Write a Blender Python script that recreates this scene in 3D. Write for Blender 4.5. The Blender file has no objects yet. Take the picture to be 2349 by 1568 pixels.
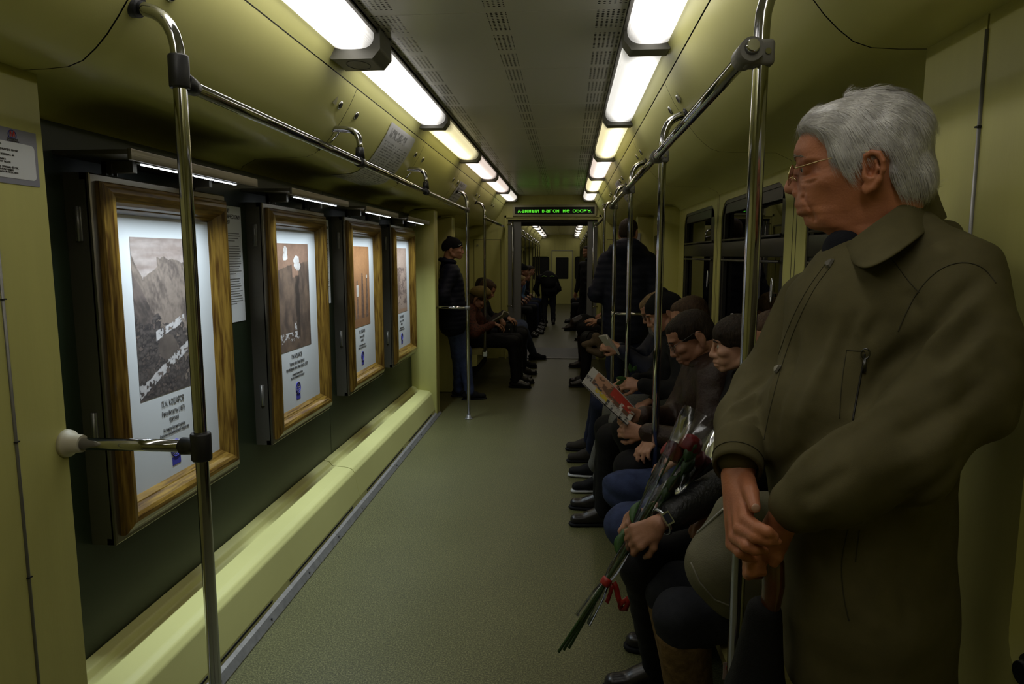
import bpy, bmesh, math, random
import numpy as np
from mathutils import Vector, Matrix

# ------------------------------------------------------------------ camera, world, exposure
SC = bpy.context.scene
COL = SC.collection
EYE = 1.52
CXR = np.array([[0.99670327, 0.01022778, -0.08048598],
                [0.08113322, -0.12564601, 0.98875198],
                [0.0, -0.99202242, -0.1260616]])   # rows: world x, y, z in camera axes (right, down, forward)
cam_data = bpy.data.cameras.new('camera')
cam_data.lens = 24.0
cam_data.sensor_width = 36.0
cam_data.clip_start = 0.05
cam = bpy.data.objects.new('camera', cam_data)
COL.objects.link(cam)
r_, d_, f_ = CXR[:, 0], CXR[:, 1], CXR[:, 2]
m_ = Matrix(((r_[0], -d_[0], -f_[0], 0), (r_[1], -d_[1], -f_[1], 0), (r_[2], -d_[2], -f_[2], EYE), (0, 0, 0, 1)))
cam.matrix_world = m_
SC.camera = cam
SC.view_settings.view_transform = 'Standard'
SC.view_settings.look = 'None'
SC.view_settings.gamma = 1.0
SC.view_settings.use_curve_mapping = False
SC.view_settings.exposure = EXPOSURE = 0.0
w = bpy.data.worlds.new('world')
SC.world = w
w.use_nodes = True
w.node_tree.nodes['Background'].inputs[0].default_value = (0.01, 0.011, 0.013, 1)
w.node_tree.nodes['Background'].inputs[1].default_value = 0.1
try:
    SC.cycles.adaptive_threshold = 0.02
    SC.cycles.max_bounces = 6
    SC.cycles.diffuse_bounces = 3
    SC.cycles.glossy_bounces = 3
    SC.cycles.transmission_bounces = 4
    SC.cycles.transparent_max_bounces = 8
    SC.cycles.sample_clamp_indirect = 4.0
    SC.cycles.caustics_reflective = False
    SC.cycles.caustics_refractive = False
except Exception:
    pass

XC = -0.263                       # centre line of the carriage
LAMP = 3.1                        # strength of the ceiling tubes
LEDW = 5.8                        # watts of one picture light
def wp(u, v, d):                  # a place seen at (u, v) in the photograph, d metres deep
    c = np.array([(u - 1174.5) / 1566., (v - 784.) / 1566., 1.0]) * d
    q = CXR @ c
    return np.array([q[0], q[1], q[2] + EYE])

# ------------------------------------------------------------------ materials
MATS = {}
def nodes_of(m):
    m.use_nodes = True
    nt = m.node_tree
    return nt, nt.nodes['Principled BSDF']
def mat(name, col, rough=0.5, metal=0.0, noise=0.0, scale=20.0, bump=0.0, bscale=80.0, stretch=None,
        emit=0.0, ecol=None, spec=None, coat=0.0, sheen=0.0, col2=None, alpha=1.0, sss=0.0, hard=False):
    if name in MATS: return MATS[name]
    m = bpy.data.materials.new(name)
    nt, b = nodes_of(m)
    b.inputs['Base Color'].default_value = (*col, 1)
    b.inputs['Roughness'].default_value = rough
    b.inputs['Metallic'].default_value = metal
    if spec is not None: b.inputs['Specular IOR Level'].default_value = spec
    if coat: b.inputs['Coat Weight'].default_value = coat; b.inputs['Coat Roughness'].default_value = 0.15
    if sheen: b.inputs['Sheen Weight'].default_value = sheen
    if sss:
        b.inputs['Subsurface Weight'].default_value = sss
        b.inputs['Subsurface Scale'].default_value = 0.01
    if alpha < 1: b.inputs['Alpha'].default_value = alpha
    if emit:
        b.inputs['Emission Color'].default_value = (*(ecol or col), 1)
        b.inputs['Emission Strength'].default_value = emit
    L = nt.links.new
    if noise or bump:
        tc = nt.nodes.new('ShaderNodeTexCoord')
        mp = nt.nodes.new('ShaderNodeMapping')
        L(tc.outputs['Object'], mp.inputs[0])
        if stretch: mp.inputs['Scale'].default_value = stretch
    if noise:
        n = nt.nodes.new('ShaderNodeTexNoise'); n.inputs['Scale'].default_value = scale; n.inputs['Detail'].default_value = 6
        L(mp.outputs[0], n.inputs['Vector'])
        r = nt.nodes.new('ShaderNodeMapRange')
        if hard: r.inputs[1].default_value = 0.5; r.inputs[2].default_value = 0.6
        else: r.inputs[1].default_value = 0.3; r.inputs[2].default_value = 0.7
        L(n.outputs['Fac'], r.inputs[0])
        mx = nt.nodes.new('ShaderNodeMix'); mx.data_type = 'RGBA'
        c2 = col2 if col2 else tuple(c * (1 - noise) for c in col)
        mx.inputs[6].default_value = (*col, 1); mx.inputs[7].default_value = (*c2, 1)
        L(r.outputs[0], mx.inputs[0]); L(mx.outputs[2], b.inputs['Base Color'])
    if bump:
        n2 = nt.nodes.new('ShaderNodeTexNoise'); n2.inputs['Scale'].default_value = bscale; n2.inputs['Detail'].default_value = 5
        L(mp.outputs[0], n2.inputs['Vector'])
        bp = nt.nodes.new('ShaderNodeBump'); bp.inputs['Strength'].default_value = bump; bp.inputs['Distance'].default_value = 0.01
        L(n2.outputs['Fac'], bp.inputs['Height']); L(bp.outputs[0], b.inputs['Normal'])
    MATS[name] = m
    return m

YEL = (0.63, 0.61, 0.235)
M = dict(
    yellow=mat('yellow_laminate', YEL, 0.42, noise=0.06, scale=3, bump=0.03, bscale=300),
    yellow_side=mat('yellow_woodgrain_laminate', (0.53, 0.51, 0.172), 0.38, noise=0.12, scale=14, stretch=(1, 1, 0.12), bump=0.03, bscale=200),
    ledge=mat('ledge_cream', (0.54, 0.52, 0.205), 0.42, noise=0.06, scale=3, bump=0.03, bscale=300),
    green=mat('dark_green_panel', (0.013, 0.023, 0.010), 0.42, noise=0.2, scale=4),
    ceil=mat('ceiling_grey', (0.30, 0.29, 0.25), 0.30),
    chrome=mat('chrome_tube', (0.50, 0.50, 0.52), 0.09, 1.0),
    steel=mat('brushed_steel', (0.30, 0.27, 0.22), 0.38, 1.0, bump=0.05, bscale=60, stretch=(1, 0.1, 6)),
    casemetal=mat('case_dark_steel', (0.16, 0.15, 0.125), 0.45, 0.8, bump=0.04, bscale=90),
    black=mat('black_plastic', (0.012, 0.012, 0.013), 0.45, bump=0.05, bscale=300),
    dgrey=mat('dark_grey_plastic', (0.15, 0.145, 0.125), 0.5),
    grey=mat('grey_plastic', (0.16, 0.15, 0.13), 0.5),
    rubber=mat('gangway_rubber', (0.18, 0.18, 0.185), 0.6),
    white=mat('white_paper', (0.62, 0.64, 0.66), 0.7),
    paper=mat('mat_board', (0.52, 0.535, 0.545), 0.65),
    ink=mat('print_ink', (0.05, 0.045, 0.04), 0.8),
    blueink=mat('blue_stamp_ink', (0.03, 0.03, 0.28), 0.8),
    red=mat('red_ink', (0.5, 0.03, 0.02), 0.7),
    notice=mat('notice_grey_blue', (0.22, 0.22, 0.27), 0.5),
    dark=mat('shadow_gap', (0.006, 0.006, 0.006), 0.8),
    hinge=mat('aluminium_hinge', (0.22, 0.215, 0.2), 0.4, 0.6),
    cream=mat('cream_plastic', (0.5, 0.46, 0.34), 0.5),
    kick=mat('metal_floor_trim', (0.30, 0.29, 0.28), 0.45, 0.5, noise=0.3, scale=30),
)
def emat(name, col, s):
    m = bpy.data.materials.new(name); nt, b = nodes_of(m)
    b.inputs['Base Color'].default_value = (*col, 1); b.inputs['Roughness'].default_value = 0.3
    b.inputs['Emission Color'].default_value = (*col, 1); b.inputs['Emission Strength'].default_value = s
    return m
# wood for the picture frames, grain running along the moulding
def wood_mat(name, axis):
    m = bpy.data.materials.new(name); nt, b = nodes_of(m); L = nt.links.new
    tc = nt.nodes.new('ShaderNodeTexCoord'); mp = nt.nodes.new('ShaderNodeMapping'); L(tc.outputs['Object'], mp.inputs[0])
    mp.inputs['Scale'].default_value = (30, 2.2, 30) if axis == 'y' else (30, 30, 2.2)
    n = nt.nodes.new('ShaderNodeTexNoise'); n.inputs['Scale'].default_value = 3.0; n.inputs['Detail'].default_value = 8; n.inputs['Distortion'].default_value = 0.6
    L(mp.outputs[0], n.inputs['Vector'])
    cr = nt.nodes.new('ShaderNodeValToRGB'); e = cr.color_ramp.elements
    e[0].position = 0.33; e[0].color = (0.05, 0.022, 0.004, 1); e[1].position = 0.66; e[1].color = (0.20, 0.118, 0.020, 1)
    L(n.outputs['Fac'], cr.inputs[0]); L(cr.outputs[0], b.inputs['Base Color'])
    b.inputs['Roughness'].default_value = 0.28; b.inputs['Coat Weight'].default_value = 0.4; b.inputs['Coat Roughness'].default_value = 0.12
    bp = nt.nodes.new('ShaderNodeBump'); bp.inputs['Strength'].default_value = 0.12; bp.inputs['Distance'].default_value = 0.003
    L(n.outputs['Fac'], bp.inputs['Height']); L(bp.outputs[0], b.inputs['Normal'])
    return m
M['wood_v'] = wood_mat('oak_upright', 'z'); M['wood_h'] = wood_mat('oak_rail', 'y')
# floor: speckled green-grey linoleum
def floor_mat():
    m = bpy.data.materials.new('speckled_linoleum'); nt, b = nodes_of(m); L = nt.links.new
    tc = nt.nodes.new('ShaderNodeTexCoord')
    n = nt.nodes.new('ShaderNodeTexNoise'); n.inputs['Scale'].default_value = 170; n.inputs['Detail'].default_value = 4
    L(tc.outputs['Object'], n.inputs['Vector'])
    cr = nt.nodes.new('ShaderNodeValToRGB'); e = cr.color_ramp.elements
    e[0].position = 0.34; e[0].color = (0.038, 0.037, 0.015, 1); e[1].position = 0.70; e[1].color = (0.19, 0.180, 0.080, 1)
    k = cr.color_ramp.elements.new(0.5); k.color = (0.084, 0.082, 0.031, 1)
    L(n.outputs['Fac'], cr.inputs[0])
    n2 = nt.nodes.new('ShaderNodeTexNoise'); n2.inputs['Scale'].default_value = 2.5; L(tc.outputs['Object'], n2.inputs['Vector'])
    r = nt.nodes.new('ShaderNodeMapRange'); r.inputs[3].default_value = 0.85; r.inputs[4].default_value = 1.1; L(n2.outputs['Fac'], r.inputs[0])
    mx = nt.nodes.new('ShaderNodeVectorMath'); mx.operation = 'SCALE'; L(cr.outputs[0], mx.inputs[0]); L(r.outputs[0], mx.inputs['Scale'])
    L(mx.outputs[0], b.inputs['Base Color'])
    b.inputs['Roughness'].default_value = 0.42; b.inputs['Specular IOR Level'].default_value = 0.35
    return m
M['floor'] = floor_mat()
# ceiling sheet with three strips of punched holes
def perf_mat():
    m = bpy.data.materials.new('perforated_ceiling'); nt, b = nodes_of(m); L = nt.links.new
    tc = nt.nodes.new('ShaderNodeTexCoord'); sp = nt.nodes.new('ShaderNodeSeparateXYZ'); L(tc.outputs['Object'], sp.inputs[0])
    def ma(op, a, bb=None, c=None):
        n = nt.nodes.new('ShaderNodeMath'); n.operation = op
        for i, x in enumerate((a, bb, c)):
            if x is None: continue
            if isinstance(x, (int, float)): n.inputs[i].default_value = x
            else: L(x, n.inputs[i])
        return n.outputs[0]
    ax = ma('ABSOLUTE', sp.outputs[0])
    side = ma('MULTIPLY', ma('GREATER_THAN', ax, 0.352), ma('LESS_THAN', ax, 0.460))
    strip = ma('MAXIMUM', side, ma('LESS_THAN', ax, 0.036))
    fy = ma('FRACT', ma('DIVIDE', sp.outputs[1], 0.25))
    strip = ma('MULTIPLY', strip, ma('MULTIPLY', ma('GREATER_THAN', fy, 0.10), ma('LESS_THAN', fy, 0.90)))
    dx = ma('MULTIPLY', ma('SUBTRACT', ma('FRACT', ma('DIVIDE', ma('ADD', ax, 0.009), 0.018)), 0.5), 0.018)
    dy = ma('MULTIPLY', ma('SUBTRACT', ma('FRACT', ma('DIVIDE', sp.outputs[1], 0.0165)), 0.5), 0.0165)
    d = ma('SQRT', ma('ADD', ma('MULTIPLY', dx, dx), ma('MULTIPLY', dy, dy)))
    hole = ma('MULTIPLY', strip, ma('LESS_THAN', d, 0.0048))
    mx = nt.nodes.new('ShaderNodeMix'); mx.data_type = 'RGBA'
    mx.inputs[6].default_value = (0.76, 0.745, 0.70, 1); mx.inputs[7].default_value = (0.004, 0.004, 0.004, 1)
    L(hole, mx.inputs[0]); L(mx.outputs[2], b.inputs['Base Color'])
    b.inputs['Roughness'].default_value = 0.22
    return m
M['perf'] = perf_mat()
def glass_mat(name, tint, ior=1.5, rough=0.0):
    m = bpy.data.materials.new(name); m.use_nodes = True; nt = m.node_tree; nt.nodes.clear(); L = nt.links.new
    o = nt.nodes.new('ShaderNodeOutputMaterial'); mx = nt.nodes.new('ShaderNodeMixShader'); fr = nt.nodes.new('ShaderNodeFresnel')
    t = nt.nodes.new('ShaderNodeBsdfTransparent'); g = nt.nodes.new('ShaderNodeBsdfGlossy')
    fr.inputs[0].default_value = ior; t.inputs[0].default_value = (*tint, 1); g.inputs['Roughness'].default_value = rough
    L(fr.outputs[0], mx.inputs[0]); L(t.outputs[0], mx.inputs[1]); L(g.outputs[0], mx.inputs[2]); L(mx.outputs[0], o.inputs[0])
    return m
M['glass'] = glass_mat('window_glass', (0.5, 0.5, 0.5), 2.0, 0.01)
M['lens'] = glass_mat('spectacle_lens', (0.93, 0.94, 0.92), 1.5)
M['cello'] = glass_mat('cellophane', (0.90, 0.92, 0.94), 1.7, 0.12)

# ------------------------------------------------------------------ object helpers
def tag(o, label=None, cat=None, group=None, kind=None):
    if label: o['label'] = label
    if cat: o['category'] = cat
    if group: o['group'] = group
    if kind: o['kind'] = kind
    return o
def drop(y): return 0.0125 * max(0.0, y - 11.25)      # the next carriage section stands on a falling gradient
def link(o, parent=None):
    COL.objects.link(o)
    if parent is not None:
        o.parent = parent
        o.matrix_parent_inverse = parent.matrix_world.inverted() if False else Matrix.Translation(parent.location).inverted() if parent.rotation_euler.to_quaternion().angle < 1e-6 else (Matrix.Translation(parent.location) @ parent.rotation_euler.to_matrix().to_4x4()).inverted()
    return o
def empty(name, loc, label=None, cat=None, group=None):
    o = bpy.data.objects.new(name, None); COL.objects.link(o); o.location = loc; o.empty_display_size = 0.1
    return tag(o, label, cat, group)
class MB:
    """collects vertices and faces in world space; becomes one mesh object"""
    def __init__(s): s.v = []; s.f = []; s.mi = []; s.sm = []
    def add(s, vs, fs, mi=0, smooth=False):
        n = len(s.v); s.v += [tuple(map(float, p)) for p in vs]
        for f in fs: s.f.append(tuple(n + i for i in f)); s.mi.append(mi); s.sm.append(smooth)
        return s
    def box(s, a, b, mi=0, bev=0.0):
        x0, y0, z0 = [min(p, q) for p, q in zip(a, b)]; x1, y1, z1 = [max(p, q) for p, q in zip(a, b)]
        if bev <= 0:
            v = [(x, y, z) for z in (z0, z1) for y in (y0, y1) for x in (x0, x1)]
            return s.add(v, [(0, 2, 3, 1), (4, 5, 7, 6), (0, 1, 5, 4), (2, 6, 7, 3), (0, 4, 6, 2), (1, 3, 7, 5)], mi)
        bm = bmesh.new(); bmesh.ops.create_cube(bm, size=1)
        for q in bm.verts: q.co = Vector(((x0 + x1) / 2 + q.co.x * (x1 - x0), (y0 + y1) / 2 + q.co.y * (y1 - y0), (z0 + z1) / 2 + q.co.z * (z1 - z0)))
        bmesh.ops.bevel(bm, geom=bm.edges[:], offset=bev, segments=3, profile=0.5, affect='EDGES')
        return s.bm(bm, mi, True)
    def bm(s, bm, mi=0, smooth=False):
        bm.verts.index_update()
        s.add([v.co[:] for v in bm.verts], [[v.index for v in f.verts] for f in bm.faces], mi, smooth); bm.free(); return s
    def tube(s, pts, r, n=14, mi=0, cap=True, closed=False):
        P = [Vector(p) for p in pts]; R = r if hasattr(r, '__len__') else [r] * len(P)
        t0 = (P[1] - P[0]).normalized(); up = Vector((0, 0, 1)) if abs(t0.z) < 0.9 else Vector((0, 1, 0))
        nrm = t0.cross(up).normalized(); vs = []; N = len(P)
        for i, p in enumerate(P):
            if closed: t = (P[(i + 1) % N] - P[i - 1]).normalized()
            else: t = (P[min(i + 1, N - 1)] - P[max(i - 1, 0)]).normalized()
            nrm = (nrm - t * nrm.dot(t)).normalized(); b = t.cross(nrm)
            for k in range(n):
                a = 2 * math.pi * k / n; vs.append(p + (nrm * math.cos(a) + b * math.sin(a)) * R[i])
        fs = []
        for i in range(N if closed else N - 1):
            j = (i + 1) % N
            for k in range(n): fs.append((i * n + k, i * n + (k + 1) % n, j * n + (k + 1) % n, j * n + k))
        s.add(vs, fs, mi, True)
        if cap and not closed:
            b0 = len(s.v) - len(vs)
            s.f.append(tuple(b0 + k for k in reversed(range(n)))); s.mi.append(mi); s.sm.append(False)
            s.f.append(tuple(b0 + (N - 1) * n + k for k in range(n))); s.mi.append(mi); s.sm.append(False)
        return s
    def sweep(s, prof, y0, y1, mi=0, closed=True, smooth=False, caps=True):
        """profile [(x, z)] extruded along y"""
        n = len(prof); vs = [(x, y0, z) for x, z in prof] + [(x, y1, z) for x, z in prof]
        k = n if closed else n - 1
        s.add(vs, [(i, (i + 1) % n, n + (i + 1) % n, n + i) for i in range(k)], mi, smooth)
        if closed and caps: s.add(vs, [tuple(range(n)), tuple(reversed(range(n, 2 * n)))], mi)
        return s
    def ell(s, c, r, mi=0, seg=20, rings=12, rot=None):
        bm = bmesh.new(); bmesh.ops.create_uvsphere(bm, u_segments=seg, v_segments=rings, radius=1)
        for q in bm.verts:
            p = Vector((q.co.x * r[0], q.co.y * r[1], q.co.z * r[2]))
            if rot is not None: p = rot @ p
            q.co = p + Vector(c)
        return s.bm(bm, mi, True)
    def ring_plate(s, x, y0, y1, z0, z1, hy0, hy1, hz0, hz1, rad, depth=0.0, mi=0, mi2=None, seg=7, axis='x'):
        """plate in a plane with a rounded hole; depth extrudes the rim of the hole"""
        pts = []; out = []
        for cx, cz, ox, oz, a0 in ((hy1 - rad, hz1 - rad, y1, z1, 0), (hy0 + rad, hz1 - rad, y0, z1, 90), (hy0 + rad, hz0 + rad, y0, z0, 180), (hy1 - rad, hz0 + rad, y1, z0, 270)):
            for k in range(seg + 1):
                a = math.radians(a0 + 90 * k / seg); pts.append((cx + rad * math.cos(a), cz + rad * math.sin(a))); out.append((ox, oz))
        n = len(pts)
        mk = (lambda y, z, d: (x + d, y, z)) if axis == 'x' else (lambda y, z, d: (y, x + d, z))
        vs = [mk(y, z, 0) for y, z in pts] + [mk(y, z, 0) for y, z in out]
        fs = []
        for i in range(n):
            j = (i + 1) % n
            fs.append((i, j, n + j, n + i) if out[i] != out[j] else (i, j, n + i))
        s.add(vs, fs, mi)
        if depth:
            vs = [mk(y, z, 0) for y, z in pts] + [mk(y, z, depth) for y, z in pts]
            s.add(vs, [(i, (i + 1) % n, n + (i + 1) % n, n + i) for i in range(n)], mi if mi2 is None else mi2, True)
        return s
    def build(s, name, mats, parent=None, fix=True, local=False):
        if not local: s.v = [(a, c, e - drop(c)) for a, c, e in s.v]
        me = bpy.data.meshes.new(name); me.from_pydata(s.v, [], s.f)
        mats = mats if isinstance(mats, (list, tuple)) else [mats]
        for m in mats: me.materials.append(m)
        me.polygons.foreach_set('material_index', s.mi); me.polygons.foreach_set('use_smooth', s.sm)
        if fix:
            bm = bmesh.new(); bm.from_mesh(me); bmesh.ops.recalc_face_normals(bm, faces=bm.faces[:]); bm.to_mesh(me); bm.free()
        me.update(); o = bpy.data.objects.new(name, me); return link(o, parent)
def struct(o, label=None):
    o['kind'] = 'structure'
    if label: o['label'] = label
    return o
def bez(p0, p1, p2, n=8):
    p0, p1, p2 = map(Vector, (p0, p1, p2))
    return [(p0 * (1 - t) ** 2 + p1 * 2 * t * (1 - t) + p2 * t * t) for t in [i / n for i in range(n + 1)]]
def text(name, body, size, loc, axes, m, parent, align='CENTER', ext=0.0003, sx=1.0, space=1.0, bold=False, chars=1.0):
    """axes: (right, up) directions of the writing"""
    cu = bpy.data.curves.new(name, 'FONT'); cu.body = body; cu.size = size; cu.align_x = align; cu.align_y = 'CENTER'
    cu.extrude = ext; cu.resolution_u = 2; cu.space_line = space; cu.space_character = chars
    if bold: cu.offset = size * 0.012
    t = bpy.data.objects.new(name, cu); COL.objects.link(t)
    dg = bpy.context.evaluated_depsgraph_get(); dg.update()
    me = bpy.data.meshes.new_from_object(t.evaluated_get(dg)); bpy.data.objects.remove(t); bpy.data.curves.remove(cu)
    R, U = Vector(axes[0]).normalized(), Vector(axes[1]).normalized(); N = R.cross(U)
    for v in me.vertices:
        v.co = Vector(loc) + R * v.co.x * sx + U * v.co.y + N * (v.co.z + ext)
    me.materials.clear(); me.materials.append(m)
    o = bpy.data.objects.new(name, me); return link(o, parent)
def copy_tree(o, delta, parent=None):
    c = o.copy(); COL.objects.link(c)
    if parent is None: c.location = o.location + Vector(delta)
    else:
        c.parent = parent; c.matrix_parent_inverse = o.matrix_parent_inverse.copy()
    for ch in list(o.children): copy_tree(ch, delta, c)
    return c
# ------------------------------------------------------------------ the carriage shell
XL, XR = XC - 1.203, XC + 1.203           # walls
YS, YE = -1.2, 10.0                       # this carriage section
Y2, YF = 11.25, 23.8                      # the next section and its end wall
ZC = 2.37
PX = 1.007                                # half distance of the door-side pillars
PILL = 1.60                               # where the near pillars end
DO, DC = 6.40, 7.45                       # far pair of side doors

b = MB(); b.box((XL - 0.1, YS, -0.05), (XR + 0.1, YE, 0)); struct(b.build('floor', M['floor']), 'speckled green-grey linoleum floor of the carriage')
b = MB(); b.box((XL - 0.1, YE + 0.02, -0.05), (XR + 0.1, Y2 - 0.02, 0.004)); struct(b.build('floor', M['rubber']), 'grey plate floor of the gangway')
b = MB(); b.box((XL - 0.1, Y2, -0.05), (XR + 0.1, YF, 0)); struct(b.build('floor', M['floor']), 'linoleum floor of the carriage beyond the gangway')
b = MB(); b.box((XC - 0.75, YE, 0.004), (XC + 0.75, YE + 0.03, 0.012)); struct(b.build('trim_1', M['kick']), 'metal sill strip across the gangway floor')

def ceiling(y0, y1, label):
    o = bpy.data.objects.new('ceiling', bpy.data.meshes.new('ceiling'))
    bb = MB(); y = y0; k = 0
    while y < y1 - 0.01:
        e = min(y + 0.745, y1); bb.box((-0.475, y + 0.002, ZC), (0.475, e - 0.002, ZC + 0.02)); y = e
    bb.box((-1.2, y0, ZC + 0.02), (1.2, y1, ZC + 0.05), 1)
    o = bb.build('ceiling', [M['perf'], M['dark']]); o.location.x = XC
    return struct(o, label)
ceiling(YS, YE, 'grey perforated ceiling between the two rows of tubes')
ceiling(Y2, YF, 'grey perforated ceiling beyond the gangway')

# rounded coves above the walls, in panels with dark seams
COVE = [(0.66, 2.237), (0.672, 2.21), (0.70, 2.156), (0.732, 2.106), (0.765, 2.06), (0.795, 2.022), (0.825, 1.992), (0.858, 1.966), (0.895, 1.953), (0.95, 1.949), (1.05, 1.947), (1.128, 1.945), (1.19, 1.915), (1.203, 1.895)]
def cove(side, y0, y1, n, where):
    prof = [(XC + side * s, z) for s, z in COVE]
    back = [(XC + side * 1.203, 2.3), (XC + side * 0.72, 2.3)]
    bb = MB(); g = 0.0025
    vs = []; nn = len(prof)
    bb.add([(x, y0 + g, z) for x, z in prof] + [(x, y1 - g, z) for x, z in prof], [(i, i + 1, nn + i + 1, nn + i) for i in range(nn - 1)], 0, True)
    bb.sweep([(XC + side * (s + 0.006), z + 0.006) for s, z in COVE] + back, y0, y1, 1)
    # light strip between tubes and cove panel
    bb.add([(XC + side * 0.6565, y, 2.2395) for y in (y0, y1)] + [(XC + side * 0.60, y, 2.335) for y in (y0, y1)], [(0, 1, 3, 2)], 0)
    bb.add([(XC + side * 0.60, y, 2.335) for y in (y0, y1)] + [(XC + side * 0.46, y, 2.352) for y in (y0, y1)], [(0, 1, 3, 2)], 0)
    return struct(bb.build('trim_%d' % n, [M['yellow'], M['dark']]), 'cream cove panel above the %s' % where)
n = 2
ys = [YS, 0.1, 1.56, 3.02, 4.46, 5.9, 7.35, 8.8, YE]
for side, nm in ((-1, 'left'), (1, 'right')):
    for a, c in zip(ys[:-1], ys[1:]):
        cove(side, a, c, n, '%s wall %s' % (nm, 'near the camera' if c < 4 else 'further along')); n += 1
for side, nm in ((-1, 'left'), (1, 'right')):
    a = Y2
    while a < YF - 0.2:
        c = min(a + 1.54, YF); cove(side, a, c, n, nm + ' wall beyond the gangway'); n += 1; a = c

# left wall: dark green panel instead of windows
b = MB(); b.box((XL - 0.06, YS, 0), (XL - 0.002, PILL, 1.93)); b.box((XL - 0.06, DO, 0), (XL - 0.002, YE, 1.93)); b.box((XL - 0.06, PILL, 0), (XL - 0.004, DO, 1.93))
struct(b.build('wall_left', M['yellow_side']), 'cream left side wall')
b = MB(); b.box((XL - 0.003, PILL, 0.2), (XL + 0.008, 4.028, 1.895)); b.box((XL - 0.003, 4.034, 0.2), (XL + 0.008, DO - 0.1, 1.895)); b.box((XL - 0.003, 4.02, 0.2), (XL + 0.004, 4.05, 1.89), 1)
struct(b.build('trim_%d' % n, [M['green'], M['dark']]), 'dark green wall panel behind the framed pictures'); n += 1
# right wall with windows
wins = [(1.70, 2.83), (3.10, 4.36), (4.55, 5.72)]
WZ0, WZ1 = 0.93, 1.845
b = MB()
edges = [PILL] + [(wins[i][1] + wins[i + 1][0]) / 2 for i in range(2)] + [6.0]
for (a, c), (w0, w1) in zip(zip(edges[:-1], edges[1:]), wins):
    b.ring_plate(XR, a, c, 0.0, 1.93, w0, w1, WZ0, WZ1, 0.13, 0.05)
b.box((XR, YS, 0), (XR + 0.06, PILL, 1.93)); b.box((XR, 6.0, 0), (XR + 0.06, YE, 1.93))
for y in (2.945, 2.99, 4.44, 4.475): b.box((XR - 0.0006, y - 0.003, 0.5), (XR + 0.001, y + 0.003, 1.9), 1)
struct(b.build('wall_right', [M['yellow_side'], M['dark']]), 'cream right side wall with windows')
for i, (w0, w1) in enumerate(wins):
    root = struct(empty('window_%d' % (i + 1), (XR, (w0 + w1) / 2, WZ0)), ['dark carriage window behind the old man', 'dark carriage window above the boy', 'dark carriage window farthest along the right wall'][i])
    f = MB(); f.ring_plate(XR + 0.012, w0, w1, WZ0, WZ1, w0 + 0.055, w1 - 0.055, WZ0 + 0.05, 1.50, 0.05, 0.03)
    f = MB()
    f.ring_plate(XR + 0.004, w0, w1, WZ0, WZ1, w0 + 0.02, w1 - 0.02, WZ0 + 0.02, WZ1 - 0.02, 0.09, 0.03)
    # sash: bars round the two lights
    f.box((XR + 0.005, w0, 1.51), (XR + 0.035, w1, 1.60), 0, 0.006)
    f.box((XR + 0.01, w0, WZ0), (XR + 0.03, w0 + 0.16 * (1 if i == 2 else 0.5), WZ1)); f.box((XR + 0.01, w1 - 0.06, WZ0), (XR + 0.03, w1, WZ1))
    f.box((XR + 0.01, w0, WZ1 - 0.075), (XR + 0.03, w1, WZ1)); f.box((XR + 0.01, w0, WZ0), (XR + 0.03, w1, WZ0 + 0.06))
    f.build('window_frame', mat('window_rubber', (0.02, 0.019, 0.016), 0.35), root)
    g = MB(); g.box((XR + 0.036, w0, WZ0), (XR + 0.040, w1, WZ1)); g.build('pane', M['glass'], root)
    g = MB(); g.tube([(XR - 0.002, w0 + 0.05, 1.49), (XR - 0.002, w1 - 0.05, 1.49)], 0.006); g.tube([(XR - 0.0, w0 + 0.05, 1.61), (XR - 0.0, w1 - 0.05, 1.61)], 0.006)
    g.build('sash_bar', mat('dark_aluminium', (0.09, 0.085, 0.08), 0.35, 0.9), root)
    g = MB(); pts = [(XR - 0.012, w0 + 0.11 + 0.012 * math.cos(a), 1.36 + 0.055 * math.sin(a)) for a in [k * math.pi / 8 for k in range(16)]]
    g.tube(pts, 0.004, closed=True); g.box((XR - 0.014, w0 + 0.105, 1.33), (XR + 0.01, w0 + 0.115, 1.345)); g.build('window_handle', M['chrome'], root)
b = MB(); b.box((XR + 0.75, YS, -0.3), (XR + 0.8, YE, 2.4)); struct(b.build('wall_tunnel', M['dark']), 'dark tunnel wall outside the windows')

# near pillars beside the first doors
def pillar(side, y0, y1, label, recess=None):
    global n
    x = XC + side * PX; xb = XC + side * 1.26
    bb = MB(); hx = y1 - 0.16
    if recess is None:
        bb.box((x, hx + 0.003, 0), (xb, y1, 1.99), 0); bb.box((x, y0, 0), (xb, hx - 0.003, 1.99), 0)
        bb.box((x + side * 0.004, hx - 0.01, 0), (xb, hx + 0.01, 1.99), 1)
        bb.tube([(x - side * 0.001, hx, 0.02), (x - side * 0.001, hx, 1.9)], 0.004, 8, 2)
        for k in range(6): bb.box((x - side * 0.0065, hx - 0.006, 0.1 + k * 0.33), (x, hx + 0.006, 0.103 + k * 0.33), 1)
    o = bb.build('trim_%d' % n, [M['yellow_side'], M['dark'], M['hinge']]); n += 1
    return struct(o, label)
pillar(-1, YS, PILL, 'cream door-side pillar with a long hinge, left of the picture wall')
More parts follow.
